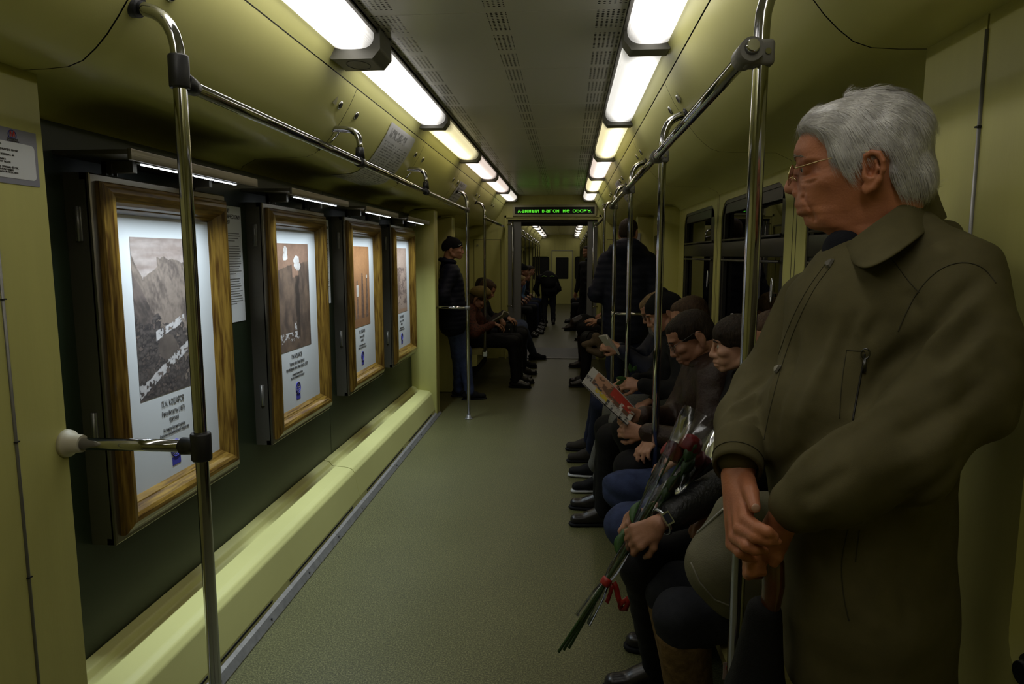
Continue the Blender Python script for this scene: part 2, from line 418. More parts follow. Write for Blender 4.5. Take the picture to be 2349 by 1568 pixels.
# right pillar carries a rounded recess low down near the camera
bb = MB(); x = XC + PX
bb.box((x, 1.345 + 0.003, 0), (x + 0.25, 1.56, 1.99)); bb.box((x, 1.17, 0), (x + 0.25, 1.345 - 0.003, 1.99))
bb.box((x + 0.004, 1.33, 0), (x + 0.25, 1.36, 1.99), 1)
bb.tube([(x - 0.001, 1.345, 0.02), (x - 0.001, 1.345, 1.92)], 0.004, 8, 2)
for k in range(6): bb.box((x - 0.0065, 1.339, 0.1 + k * 0.33), (x, 1.351, 0.103 + k * 0.33), 1)
bb.ring_plate(x, YS, 1.17, 0, 1.99, 0.2, 1.14, 0.80, 1.75, 0.10, 0.05, 0)
bb.box((x + 0.05, YS, 0), (x + 0.25, 1.17, 1.99))
struct(bb.build('trim_%d' % n, [M['yellow_side'], M['dark'], M['hinge']]), 'cream door-side pillar the old man leans on'); n += 1
o = MB(); o.tube([(x + 0.06, 1.10, 0.845), (x + 0.012, 1.10, 0.845)], [0.030, 0.030], 20); o.tube([(x + 0.012, 1.10, 0.845), (x - 0.004, 1.10, 0.845)], [0.022, 0.018], 20)
tag(o.build('door_button', M['black']), 'round black knob in the recess of the pillar by the old man', 'knob')

# far pillars each side of the second doors
def slim(side, y0, y1, px_, label, mi='yellow_side'):
    global n
    bb = MB(); x = XC + side * px_
    bb.box((x, y0, 0), (XC + side * 1.26, y1, 1.93), 0, 0.012); bb.box((x - side * 0.001, y0 + 0.06, 0.0), (x + side * 0.03, y0 + 0.064, 1.9), 1)
    o = bb.build('trim_%d' % n, [M[mi], M['dark']]); n += 1
    return struct(o, label)
slim(-1, 6.25, DO, 0.957, 'slim cream pillar at the far end of the picture wall')
slim(-1, 7.42, 7.58, 0.99, 'cream pillar behind the standing man in the knit cap')
slim(1, 5.96, 6.08, 1.06, 'cream pillar past the last right window')
slim(1, 7.42, 7.55, 0.99, 'cream pillar by the far right bench')
# side doors (dark glass) in the far doorway
for i, side in enumerate((-1, 1)):
    root = struct(empty('door_%d' % (i + 1), (XC + side * 1.16, (DO + DC) / 2, 0)), '%s sliding doors in the far doorway' % ('left' if side < 0 else 'right'))
    x = XC + side * 1.16
    for k, (a, c) in enumerate(((DO + 0.02, 6.92), (6.93, DC))):
        d = MB(); d.ring_plate(x, a, c, 0.02, 1.93, a + 0.08, c - 0.08, 0.85, 1.72, 0.06, side * 0.03); d.build('door_leaf', M['yellow_side'], root)
        g = MB(); g.box((x + side * 0.02, a + 0.05, 0.8), (x + side * 0.024, c - 0.05, 1.76)); g.build('pane', M['glass'], root)
    g = MB(); g.box((x - side * 0.002, 6.918, 0.02), (x + side * 0.03, 6.934, 1.93)); g.build('door_seal', M['black'], root)

# end wall with the gangway opening
def end_wall(y, o0, o1, top, name, label, th=0.06):
    bb = MB(); bb.box((XL - 0.05, y, 0), (o0, y + th, ZC)); bb.box((o1, y, 0), (XR + 0.05, y + th, ZC)); bb.box((o0, y, top), (o1, y + th, ZC + 0.02))
    for s0 in (o0 - 0.045, o1 + 0.02): bb.box((s0, y - 0.025, 0), (s0 + 0.025, y, top + 0.06), 0)
    bb.box((o0 - 0.045, y - 0.025, top + 0.03), (o1 + 0.045, y, top + 0.06))
    return struct(bb.build(name, [M['yellow_side'], M['dark']]), label)
OG0, OG1 = -0.875, 0.42
end_wall(YE, OG0, OG1, 2.03, 'wall_end', 'cream end wall round the gangway opening')
end_wall(Y2 - 0.06, OG0 + 0.1, OG1 - 0.1, 2.0, 'wall_gangway', 'cream wall round the far side of the gangway')
for k, (a, c) in enumerate(((OG0, OG0 + 0.19), (OG1 - 0.14, OG1))):
    bb = MB(); p = []
    for j in range(24):
        yy = YE + 0.09 + j * (Y2 - YE - 0.19) / 23; p.append(yy)
    sgn = -1 if k == 0 else 1
    inner = c if k == 0 else a; outer = a - 0.25 if k == 0 else c + 0.25
    prof = [(inner + sgn * (0.03 if j % 2 else 0.0) + sgn * 0.10 * (yy - YE), yy) for j, yy in enumerate(p)]
    vs = [(x0, yy, z) for z in (0, 2.04) for x0, yy in prof]; m0 = len(prof)
    bb.add(vs, [(j, j + 1, m0 + j + 1, m0 + j) for j in range(m0 - 1)]); bb.box((outer, YE + 0.061, 0), (inner, YE + 0.085, 2.04))
    struct(bb.build('wall_gangway', M['rubber']), 'dark grey rubber bellows on the %s of the gangway' % ('left' if k == 0 else 'right'))
bb = MB(); bb.box((OG0 - 0.2, YE + 0.06, 2.0), (OG1 + 0.2, Y2 - 0.06, 2.1))
for j in range(12): bb.box((OG0, YE + 0.1 + j * 0.09, 1.985), (OG1, YE + 0.14 + j * 0.09, 2.0))
struct(bb.build('ceiling', mat('gangway_roof', (0.04, 0.04, 0.04), 0.6)), 'dark ribbed ceiling of the gangway')
# cupboard doors in the end wall
for k, (x0, x1) in enumerate(((-1.37, -0.98), (0.56, 0.90))):
    bb = MB(); bb.box((x0, YE - 0.006, 0.55), (x1, YE, 1.74), 0); fr = bb.build('cupboard_door', M['yellow_side'])
    tag(fr, 'flush cream cupboard door in the end wall, %s of the gangway' % ('left' if k == 0 else 'right'), 'cupboard door')
    g = MB(); 
    for a, c in (((x0 - .006, YE - .003, .544), (x0, YE, 1.746)), ((x1, YE - .003, .544), (x1 + .006, YE, 1.746)), ((x0, YE - .003, 1.74), (x1, YE, 1.746))): g.box(a, c)
    g.build('door_gap', M['dark'], fr)
    g = MB(); g.tube([(x0 + 0.05, YE - 0.006, 1.66), (x0 + 0.05, YE - 0.016, 1.66)], 0.016); g.build('lock', M['chrome'], fr)

# next section: side walls with windows, end wall with a door
for side, nm in ((-1, 'left'), (1, 'right')):
    bb = MB(); x = XC + side * 1.203
    yy = [Y2, 12.9, 14.4, 15.9, 17.6, 19.2, 20.7, 22.2, YF]
    for a, c in zip(yy[:-1], yy[1:]):
        bb.ring_plate(x, a, c, 0, 1.93, a + 0.14, c - 0.14, 0.93, 1.82, 0.09, side * 0.04)
    struct(bb.build('wall_%s' % nm, M['yellow_side']), '%s side wall beyond the gangway' % nm)
    bb = MB(); bb.box((x + side * 0.04, Y2, 0.8), (x + side * 0.045, YF, 1.93)); struct(bb.build('window_4', M['glass']), 'dark windows of the %s wall beyond the gangway' % nm)
    bb = MB(); bb.box((x + side * 0.3, Y2, 0), (x + side * 0.34, YF, 2.2)); struct(bb.build('wall_tunnel', M['dark']), 'dark tunnel wall outside')
bb = MB()
bb.box((XL, YF + .01, ZC), (XR, YF + 0.05, ZC + .1)); bb.ring_plate(YF, XL, -0.55, 0, ZC, -1.24, -0.64, 0.84, 1.63, 0.09, 0.05, axis='y')
bb.ring_plate(YF, 0.15, XR, 0, ZC, 0.235, 0.72, 0.84, 1.63, 0.09, 0.05, axis='y')
bb.box((-0.55, YF, 1.84), (0.15, YF + 0.05, ZC)); struct(bb.build('wall_far', M['yellow_side']), 'cream far end wall with a door and two windows')
bb = MB(); bb.box((XL, YF + 0.04, 0.7), (-0.55, YF + 0.045, 1.8)); bb.box((0.15, YF + 0.04, 0.7), (XR, YF + 0.045, 1.8)); struct(bb.build('window_5', M['dark']), 'dark windows in the far end wall')
root = struct(empty('door_3', (-0.2, YF, 0)), 'cream door with a dark window in the far end wall')
d = MB(); d.ring_plate(YF - 0.02, -0.54, 0.14, 0.0, 1.82, -0.42, 0.02, 0.86, 1.60, 0.03, 0.02, axis='y'); d.build('door_leaf', M['yellow'], root)
g = MB(); g.box((-0.42, YF - 0.006, 0.86), (0.02, YF, 1.6)); g.build('pane', M['dark'], root)
g = MB(); g.box((-0.565, YF - 0.03, 0), (-0.54, YF, 1.845)); g.box((0.14, YF - 0.03, 0), (0.165, YF, 1.845)); g.box((-0.565, YF - 0.03, 1.82), (0.165, YF, 1.845)); g.build('door_frame', mat('door_alu', (0.3, 0.3, 0.26), 0.4, 0.5), root)
g = MB(); g.tube([(-0.42, YF - 0.03, 1.0 - 0.2), (-0.36, YF - 0.05, 0.8)], 0.012); g.build('door_handle', M['chrome'], root)
bb = MB(); bb.box((XL - 0.1, YS - 0.05, 0), (XR + 0.1, YS, ZC + 0.05)); struct(bb.build('wall_back', M['yellow_side']), 'cream wall behind the camera')

# ------------------------------------------------------------------ heater ledge and floor trim along the left wall
def ledge(y0, y1, label):
    root = empty('heater_cover', (-1.3, y0, 0), label, 'heater cover', 'heater covers along the picture wall')
    prof = [(XL + 0.008, 0.0), (XL + 0.008, 0.295), (-1.42, 0.285), (-1.405, 0.262), (-1.31, 0.253), (-1.285, 0.243), (-1.268, 0.222), (-1.262, 0.19), (-1.240, 0.075), (-1.236, 0.0)]
    bb = MB(); bb.sweep(prof, y0, y1, smooth=False); o = bb.build('cover_panel', M['ledge'], root)
    bv = o.modifiers.new('bevel', 'BEVEL'); bv.width = 0.006; bv.segments = 3; bv.limit_method = 'ANGLE'; bv.angle_limit = 0.15
    # slot cut along the foot
    g = MB(); L_ = y1 - y0; 
    for a_, c_ in ((0.06, 0.46), (0.54, 0.94)): g.box((-1.250, y0 + a_ * L_, 0.056), (-1.2372, y0 + c_ * L_, 0.066))
    g.build('vent_slot', M['dark'], root)
    return root
ledge(PILL, 3.885, 'long cream heater cover under the two nearest framed pictures')
ledge(3.893, 6.25, 'long cream heater cover under the two farthest framed pictures')
bb = MB(); prof = [(-1.25, 0.0), (-1.242, 0.045), (-1.222, 0.035), (-1.205, 0.006), (-1.205, 0.0)]
bb.sweep(prof, 0.0, 6.4); 
for k in range(13):
    bb.ell((-1.214, 0.9 + 0.42 * k, 0.021), (0.006, 0.006, 0.003), 1, 8, 6)
struct(bb.build('baseboard_left', [M['kick'], M['dark']]), 'grey metal floor trim with screws')
bb = MB(); bb.box((-1.30, 6.4, 0), (-1.28, 6.5, 0.01)); 

# ------------------------------------------------------------------ ceiling tubes
def lamp_mat(name, col, s):
    m = bpy.data.materials.new(name); nt, b_ = nodes_of(m); L = nt.links.new
    b_.inputs['Base Color'].default_value = (0.6, 0.6, 0.58, 1); b_.inputs['Roughness'].default_value = 0.25
    tc = nt.nodes.new('ShaderNodeTexCoord'); sp = nt.nodes.new('ShaderNodeSeparateXYZ'); L(tc.outputs['Object'], sp.inputs[0])
    def ma(op, a, bb_=None):
        q = nt.nodes.new('ShaderNodeMath'); q.operation = op
        for i, x_ in enumerate((a, bb_)):
            if x_ is None: continue
            if isinstance(x_, (int, float)): q.inputs[i].default_value = x_
            else: L(x_, q.inputs[i])
        return q.outputs[0]
    # the tube inside: brightest along the middle, weaker at both ends; fine lengthwise prisms
    g = ma('ADD', 0.34, ma('MULTIPLY', 1.6, ma('POWER', 2.718, ma('MULTIPLY', -1.0, ma('POWER', ma('ABSOLUTE', ma('MULTIPLY', sp.outputs[0], 26.0)), 2.0)))))
    e = ma('MINIMUM', ma('MULTIPLY', ma('SUBTRACT', 0.70, ma('ABSOLUTE', sp.outputs[1])), 5.0), 1.0)
    e = ma('MAXIMUM', e, 0.25)
    pr = ma('ADD', 0.9, ma('MULTIPLY', ma('SINE', ma('MULTIPLY', sp.outputs[0], 1500.0)), 0.10))
    g = ma('MULTIPLY', ma('MULTIPLY', g, e), pr)
    L(ma('MULTIPLY', g, s), b_.inputs['Emission Strength']); b_.inputs['Emission Color'].default_value = (*col, 1)
    return m
TW = (1.0, 0.95, 0.86)
lamp_cols = {'white': lamp_mat('tube_white', (1.0, 0.96, 0.90), LAMP * 1.5), 'soft': lamp_mat('tube_soft_white', (1.0, 0.97, 0.90), LAMP * 0.85),
             'warm': lamp_mat('tube_warm', (1.0, 0.88, 0.50), LAMP * 0.85), 'pink': lamp_mat('tube_pink', (1.0, 0.82, 0.72), LAMP * 0.8), 'far': lamp_mat('tube_far', (1.0, 0.92, 0.80), LAMP * 0.75)}
def lamp_parts(root, side, y0, y1, m, big=False, endcap=True):
    cx_ = XC + side * 0.559
    L_ = y1 - y0; cyl = (y0 + y1) / 2
    # diffuser: shallow rounded trough, built about its own middle
    P = []
    for k in range(15):
        a = math.pi * k / 14; c = math.cos(a); s = math.sin(a)
        P.append((0.088 * math.copysign(abs(c) ** 0.55, c), -0.062 * s ** 0.7))
    n0 = len(P); rows = []
    hl = L_ / 2 - 0.045
    for yy, sc in ((-hl - 0.012, 0.72), (-hl, 0.93), (-hl + 0.015, 1.0), (-hl / 2, 1.0), (0, 1.0), (hl / 2, 1.0), (hl - 0.015, 1.0), (hl, 0.93), (hl + 0.012, 0.72)):
        rows += [(px_ * sc, yy, pz * sc) for px_, pz in P]
    fs = [(r * n0 + k, r * n0 + k + 1, (r + 1) * n0 + k + 1, (r + 1) * n0 + k) for r in range(8) for k in range(n0 - 1)]
    fs += [tuple(range(n0)), tuple(reversed(range(8 * n0, 9 * n0)))]
    dmb = MB(); dmb.add(rows, fs, 0, True); d = dmb.build('diffuser', m, local=True)
    d.location = (cx_, cyl, 2.352 - drop(cyl)); d.parent = root; d.matrix_parent_inverse = Matrix.Translation(root.location).inverted()
    t = MB(); t.box((cx_ - 0.1, y0, 2.345), (cx_ - 0.088, y1, 2.37)); t.box((cx_ + 0.088, y0, 2.345), (cx_ + 0.1, y1, 2.37)); t.box((cx_ - 0.1, y0, 2.352), (cx_ + 0.1, y1, 2.362))
    t.build('housing', M['grey'], root)
def lamp_joint(root, side, y, big=False):
    cx_ = XC + side * 0.559; hw = 0.11 if big else 0.097; hl = 0.085 if big else 0.045; zb = 2.255 if big else 2.275
    j = MB()
    lo = [(cx_ - hw * 0.72, zb), (cx_ + hw * 0.72, zb), (cx_ + hw, zb + 0.035), (cx_ + hw, 2.368), (cx_ - hw, 2.368), (cx_ - hw, zb + 0.035)]
    j.sweep(lo, y - hl, y + hl, 0)
    o = j.build('end_block', M['dgrey'], root)
    bv = o.modifiers.new('bevel', 'BEVEL'); bv.width = 0.008; bv.segments = 3
    if big:
        g = MB(); g.tube([(cx_ + 0.045 * math.cos(a), y + 0.06 * math.sin(a), zb - 0.0005) for a in [k * math.pi / 12 for k in range(24)]], 0.0012, 6, closed=True)
        g.build('speaker_ring', M['black'], o)
PLACE = ['nearest the camera', 'second from the camera', 'third from the camera', 'fourth from the camera', 'fifth from the camera', 'sixth from the camera', 'last before the gangway']
def lamp_row(side, edges, cols, prefix):
    for k, (a, c) in enumerate(zip(edges[:-1], edges[1:])):
        root = empty('ceiling_lamp', (XC + side * 0.559, (a + c) / 2, 2.362), '%s ceiling tube in the %s row, %s' % ({'white': 'glaring white', 'soft': 'white', 'warm': 'yellowish', 'pink': 'pinkish', 'far': 'dim white'}[cols[k]], 'left' if side < 0 else 'right', PLACE[k]), 'ceiling light', 'ceiling tubes of the %s row' % ('left' if side < 0 else 'right'))
        lamp_parts(root, side, a, c, lamp_cols[cols[k]]); lamp_joint(root, side, c, big=(side < 0 and k == 1))
LE = [-0.2, 1.25, 2.72, 4.21, 5.72, 7.15, 8.62, 9.9]
lamp_row(-1, LE, ['white', 'white', 'white', 'warm', 'pink', 'pink', 'far'], 'left')
lamp_row(1, LE, ['white', 'white', 'soft', 'warm', 'pink', 'warm', 'far'], 'right')
for side in (-1, 1):
    y = Y2 + 0.1; k = 0
    while y < YF - 0.3:
        c = min(y + 1.5, YF - 0.1)
        root = empty('ceiling_lamp', (XC + side * 0.559, (y + c) / 2, 2.362), 'ceiling tube of the %s row beyond the gangway' % ('left' if side < 0 else 'right'), 'ceiling light', 'ceiling tubes beyond the gangway, %s row' % ('left' if side < 0 else 'right'))
        lamp_parts(root, side, y, c, lamp_cols['far']); lamp_joint(root, side, c); y = c; k += 1

# ------------------------------------------------------------------ poles and rails
RX = 0.648                         # half distance of the two long rails
PR = 0.0158
def clamp(bb, c, axis='z', l=0.075, r=0.026, mi=1):
    d = Vector((0, 0, 1)) if axis == 'z' else Vector((0, 1, 0)) if axis == 'y' else Vector((1, 0, 0))
    c = Vector(c); bb.tube([c - d * l / 2, c - d * (l / 2 - 0.004), c + d * (l / 2 - 0.004), c + d * l / 2], [r - 0.002, r, r, r - 0.002], 20, mi)
def pole(side, y, z0, label, group=None, foot=True, top=True):
    x = XC + side * RX; so = side
    root = empty('grab_pole', (x, y, z0), label, 'pole', group)
    pts = [(x, y, z0 + 0.002), (x, y, 1.2), (x, y, 1.93)]
    if top:
        pts += bez((x, y, 1.97), (x, y, 2.07), (x + so * 0.07, y, 2.085), 6) + [(x + so * 0.115, y, 2.102)]
        b2 = MB(); b2.tube([(x + so * 0.085, y, 2.09), (x + so * 0.122, y, 2.103)], [0.024, 0.032], 18); b2.build('ceiling_socket', M['black'], root)
    else: pts += [(x, y, 1.96)]
    b1 = MB(); b1.tube(pts, PR, 18); b1.build('tube', M['chrome'], root)
    if foot:
        b3 = MB(); b3.tube([(x, y, z0 + 0.001), (x, y, z0 + 0.006), (x, y, z0 + 0.012), (x, y, z0 + 0.04)], [0.038, 0.036, 0.022, 0.019], 20); b3.build('foot_flange', M['kick'], root)
    return root
RY = [0.0, 1.48, 2.93, 4.36, 5.80]
# left rail
yl = 1.595; xl = XC - RX
p = pole(-1, yl, 0, 'chrome floor pole in the left foreground crossing the nearest picture')
c = MB(); clamp(c, (xl, yl, 1.945), 'z', 0.075, 0.0235, 0); c.tube([(xl, yl + 0.01, 1.928), (xl, yl + 0.045, 1.924), (xl, yl + 0.065, 1.923)], [0.024, 0.022, 0.019], 16); c.build('rail_clamp', M['black'], p)
c = MB(); clamp(c, (xl, yl, 1.045), 'z', 0.07, 0.025, 0); c.tube([(xl + 0.01, yl, 1.045), (xl - 0.05, yl, 1.045)], [0.02, 0.022], 16); c.build('bar_clamp', M['black'], p)
c = MB(); c.tube([(xl - 0.04, yl, 1.045), (XC - PX + 0.02, yl, 1.045)], PR, 18); c.build('side_bar', M['chrome'], p)
c = MB(); c.tube([(XC - PX, yl - 0.0, 1.045), (XC - PX + 0.012, yl, 1.045), (XC - PX + 0.016, yl, 1.045), (XC - PX + 0.045, yl, 1.045)], [0.036, 0.034, 0.026, 0.022], 20); c.build('bar_socket', M['cream'], p)
root = empty('handrail', (xl, 4.0, 1.923), 'long chrome handrail above the framed pictures', 'handrail')
c = MB(); c.tube([(xl, yl + 0.05, 1.923), (xl, 6.2, 1.923)], PR, 18); c.build('tube', M['chrome'], root)
for k, y in enumerate((3.0, 4.40)):
    h = MB(); xx = xl
    h.tube([(xx - 0.155, y, 2.066), (xx - 0.10, y, 2.066)] + bez((xx - 0.06, y, 2.064), (xx, y, 2.06), (xx, y, 2.0), 6) + [(xx, y, 1.95)], 0.0135, 16); hg = h.build('hanger', M['chrome'], root)
    h = MB(); h.tube([(xx, y, 1.985), (xx, y, 1.94)], [0.018, 0.021], 16); h.tube([(xx, y - 0.03, 1.923), (xx, y + 0.03, 1.923)], 0.0215, 16); h.build('hanger_clamp', M['black'], hg)
    h = MB(); h.add([(xx - 0.20, y - 0.012, 1.985), (xx - 0.135, y - 0.012, 2.085), (xx - 0.135, y + 0.012, 2.085), (xx - 0.20, y + 0.012, 1.985), (xx - 0.185, y - 0.012, 1.975), (xx - 0.118, y - 0.012, 2.075), (xx - 0.118, y + 0.012, 2.075), (xx - 0.185, y + 0.012, 1.975)], [(0, 1, 2, 3), (4, 7, 6, 5), (0, 4, 5, 1), (1, 5, 6, 2), (2, 6, 7, 3), (3, 7, 4, 0)])
    h.tube([(xx - 0.18, y, 1.99), (xx - 0.13, y, 2.01), (xx - 0.09, y, 2.05)], 0.004, 8); h.build('hanger_bracket', M['chrome'], hg)
p = pole(-1, 6.2, 0, 'chrome floor pole in front of the man in the knit cap')
c = MB(); c.tube([(xl, 6.2, 1.90), (xl, 6.2, 1.945)], 0.021, 16); c.tube([(xl, 6.2, 1.02), (xl, 6.2, 1.06)], 0.022, 16); c.build('clamp', M['dgrey'], p)
c = MB(); c.tube([(xl, 6.2, 1.04), (XC - 0.98, 6.28, 1.04)], 0.013, 16); c.build('side_bar', M['chrome'], p)
p = pole(-1, 7.5, 0.42, 'chrome pole rising from the end of the far left bench', foot=False)
c = MB(); c.tube([(xl, 7.5, 1.90), (xl, 7.5, 1.95)], 0.021, 16); c.box((xl - 0.02, 7.48, 0.40), (xl + 0.02, 7.52, 0.45)); c.build('clamp', M['chrome'], p)
root = empty('handrail', (xl, 8.7, 1.923), 'chrome handrail over the far left bench', 'handrail')
c = MB(); c.tube([(xl, 7.5, 1.923), (xl, 9.9, 1.923), (xl - 0.02, 9.985, 1.923)], PR, 14); c.build('tube', M['chrome'], root)
# right rail
xr = XC + RX
root = empty('handrail', (xr - 0.02, 4.0, 1.923), 'long chrome handrail over the seated passengers', 'handrail')
c = MB(); c.tube([(xr - 0.028, 1.44, 1.923), (xr - 0.028, 5.9, 1.923)], PR, 18); c.build('tube', M['chrome'], root)
plab = ['chrome pole right behind the old man\'s face, nearest of the right row', 'chrome pole in front of the man reading a newspaper', 'chrome pole beside the standing man in navy, nearer of the two crossing his back', 'chrome pole farther back, in front of the standing man in navy']
for k, y in enumerate(RY[1:]):
    p = pole(1, y, 0.0 if k == 0 else 0.40, plab[k], foot=(k == 0))
    x = xr
    g = MB(); big = 1.0
    g.box((x - 0.036, y - 0.022, 1.897), (x + 0.024, y + 0.022, 1.949), 0, 0.01)
    g.tube([(x - 0.028, y - 0.042, 1.923), (x - 0.028, y + 0.035, 1.923)], 0.0235, 18)
    g.build('rail_clamp', M['dgrey'], p)
    g = MB(); g.tube([(x - 0.028, y - 0.040, 1.926), (x - 0.028, y - 0.052, 1.928)], [0.016, 0.012], 14); g.tube([(x + 0.008, y - 0.02, 1.923), (x + 0.008, y - 0.025, 1.923)], 0.006, 10); g.build('clamp_bolt', M['chrome'], p)
    if k: g = MB(); g.box((x - 0.02, y - 0.02, 0.385), (x + 0.10, y + 0.02, 0.42)); g.build('seat_bracket', M['chrome'], p)
    if k == 3:
        g = MB(); g.tube([(x, y, 1.03), (x + 0.40, y, 1.03)], 0.012, 14); g.tube([(x, y, 1.01), (x, y, 1.05)], 0.02, 14); g.build('side_bar', M['chrome'], p)
p = pole(1, 7.5, 0.42, 'chrome pole at the end of the far right bench', foot=False)
root = empty('handrail', (xr, 8.7, 1.923), 'chrome handrail over the far right bench', 'handrail')
c = MB(); c.tube([(xr, 7.5, 1.923), (xr, 9.9, 1.923), (xr + 0.02, 9.985, 1.923)], PR, 14); c.build('tube', M['chrome'], root)
# next section
for side, nm in ((-1, 'left'), (1, 'right')):
    x = XC + side * RX
    root = empty('handrail', (x, 16, 1.92), 'chrome handrail of the %s side beyond the gangway' % nm, 'handrail')
    c = MB(); c.tube([(x, Y2 + 0.4, 1.93), (x, 22.4, 1.93)], PR, 10); c.build('tube', M['chrome'], root)
    for k, y in enumerate((11.9, 13.3, 14.7, 16.2, 17.7, 19.2, 20.6, 22.0)):
        pole(side, y, 0.0, 'slim pole of the %s row beyond the gangway' % nm, 'poles beyond the gangway, %s row' % nm, foot=False)
# short chrome posts beside the gangway opening
for k, x in enumerate((-0.80, 0.36)):
    g = MB(); g.tube([(x, YE - 0.05, 0.75), (x, YE - 0.05, 2.0)], 0.012, 12)
    for z in (0.78, 1.96): g.tube([(x, YE - 0.05, z), (x - 0.08 if k == 0 else x + 0.07, YE + 0.0, z)], 0.01, 10)
    tag(g.build('grab_bar', M['chrome']), 'upright grab bar at the %s edge of the gangway' % ('left' if k == 0 else 'right'), 'grab bar')

# ------------------------------------------------------------------ benches
def bench(side, y0, y1, label):
    root = empty('bench_seat', (XC + side * 0.95, (y0 + y1) / 2, 0), label, 'bench')
    xf = XC + side * 0.70; xb = XC + side * 1.195
    g = MB(); g.sweep([(xf, 0.43), (xf - side * 0.01, 0.455), (xf + side * 0.03, 0.47), (xb - side * 0.1, 0.44), (xb - side * 0.1, 0.40), (xf, 0.40)], y0, y1); g.build('seat', mat('seat_vinyl', (0.42, 0.38, 0.15), 0.5), root)
    g = MB(); g.sweep([(xb - side * 0.13, 0.44), (xb - side * 0.055, 0.90), (xb, 0.92), (xb, 0.40)], y0, y1); g.build('backrest', mat('seat_vinyl', (0.42, 0.38, 0.15), 0.5), root)
    g = MB(); g.sweep([(xf + side * 0.05, 0.40), (xf + side * 0.06, 0.27), (xb, 0.22), (xb, 0.40)], y0, y1); g.build('seat_box', M['yellow'], root)
    g = MB(); g.box((xb - side * 0.30, y0 + 0.1, 0), (xb, y1 - 0.1, 0.26)); g.build('seat_base', M['dark'], root)
    return root
bench(1, PILL + 0.05, 5.9, 'long cream bench along the right wall under the passengers')
bench(1, 7.6, 9.8, 'short cream bench at the far right')
bench(-1, 7.6, 9.8, 'short cream bench at the far left by the gangway')
bench(-1, 12.0, 22.0, 'long bench on the left beyond the gangway')
bench(1, 12.0, 22.0, 'long bench on the right beyond the gangway')

# ------------------------------------------------------------------ LED ticker over the gangway
root = empty('ticker_display', (XC + 0.03, YE - 0.03, 2.16), 'long electronic ticker with green letters over the gangway', 'ticker display')
x0, x1 = -0.80, 0.40
g = MB(); g.box((x0, YE - 0.05, 2.075), (x1, YE, 2.235), 0, 0.006); g.build('housing', mat('ticker_case', (0.33, 0.31, 0.18), 0.5), root)
g = MB(); g.box((x0 + 0.03, YE - 0.052, 2.105), (x1 - 0.03, YE - 0.0495, 2.205)); g.build('screen', M['dark'], root)
led = emat('green_led', (0.13, 1.0, 0.04), 0.9)
GL = {'Д': ('.XXX.', '.X.X.', '.X.X.', '.X.X.', '.X.X.', 'XXXXX', 'X...X'), 'а': ('.....', '.....', '.XXX.', '....X', '.XXXX', 'X...X', '.XXXX'), 'н': ('.....', '.....', 'X..X.', 'X..X.', 'XXXX.', 'X..X.', 'X..X.'),
      'ы': ('.....', '.....', 'X...X', 'X...X', 'XXX.X', 'X.X.X', 'XXX.X'), 'й': ('.XX..', '.....', 'X..XX', 'X..XX', 'X.X.X', 'XX..X', 'XX..X'), 'в': ('.....', '.....', 'XXX..', 'X..X.', 'XXX..', 'X..X.', 'XXX..'),
      'г': ('.....', '.....', 'XXXX.', 'X....', 'X....', 'X....', 'X....'), 'о': ('.....', '.....', '.XXX.', 'X...X', 'X...X', 'X...X', '.XXX.'), 'е': ('.....', '.....', '.XXX.', 'X...X', 'XXXXX', 'X....', '.XXX.'),
      'б': ('...XX', '.XX..', 'X....', 'XXXX.', 'X...X', 'X...X', '.XXX.'), 'р': ('.....', '.....', 'XXXX.', 'X...X', 'XXXX.', 'X....', 'X....'), 'у': ('.....', '.....', 'X...X', 'X...X', '.XXXX', '....X', '.XXX.'), '.': ('.', '.', '.', '.', '.', '.', 'X'), ' ': ('...',) * 7}
g = MB(); xx = x0 + 0.075; pt = 0.0094
for ch in 'Данный вагон не обору.':
    G_ = GL[ch]
    for r in range(2, 7):
        for k in range(len(G_[0])):
            if G_[r][k] == 'X': g.box((xx + k * pt * 0.92, YE - 0.0525, 2.172 - (r - 2) * pt - pt * 0.93), (xx + k * pt * 0.92 + pt * 0.85, YE - 0.0505, 2.172 - (r - 2) * pt))
    xx += (len(G_[0]) + 1) * pt * 0.92 + (pt * 0.3 if ch == ' ' else 0)
g.build('ticker_text', led, root)
g = MB(); g.box((x0 + 0.03, YE - 0.056, 2.166), (x1 - 0.03, YE - 0.0535, 2.205)); g.build('screen_shade', M['dark'], root)
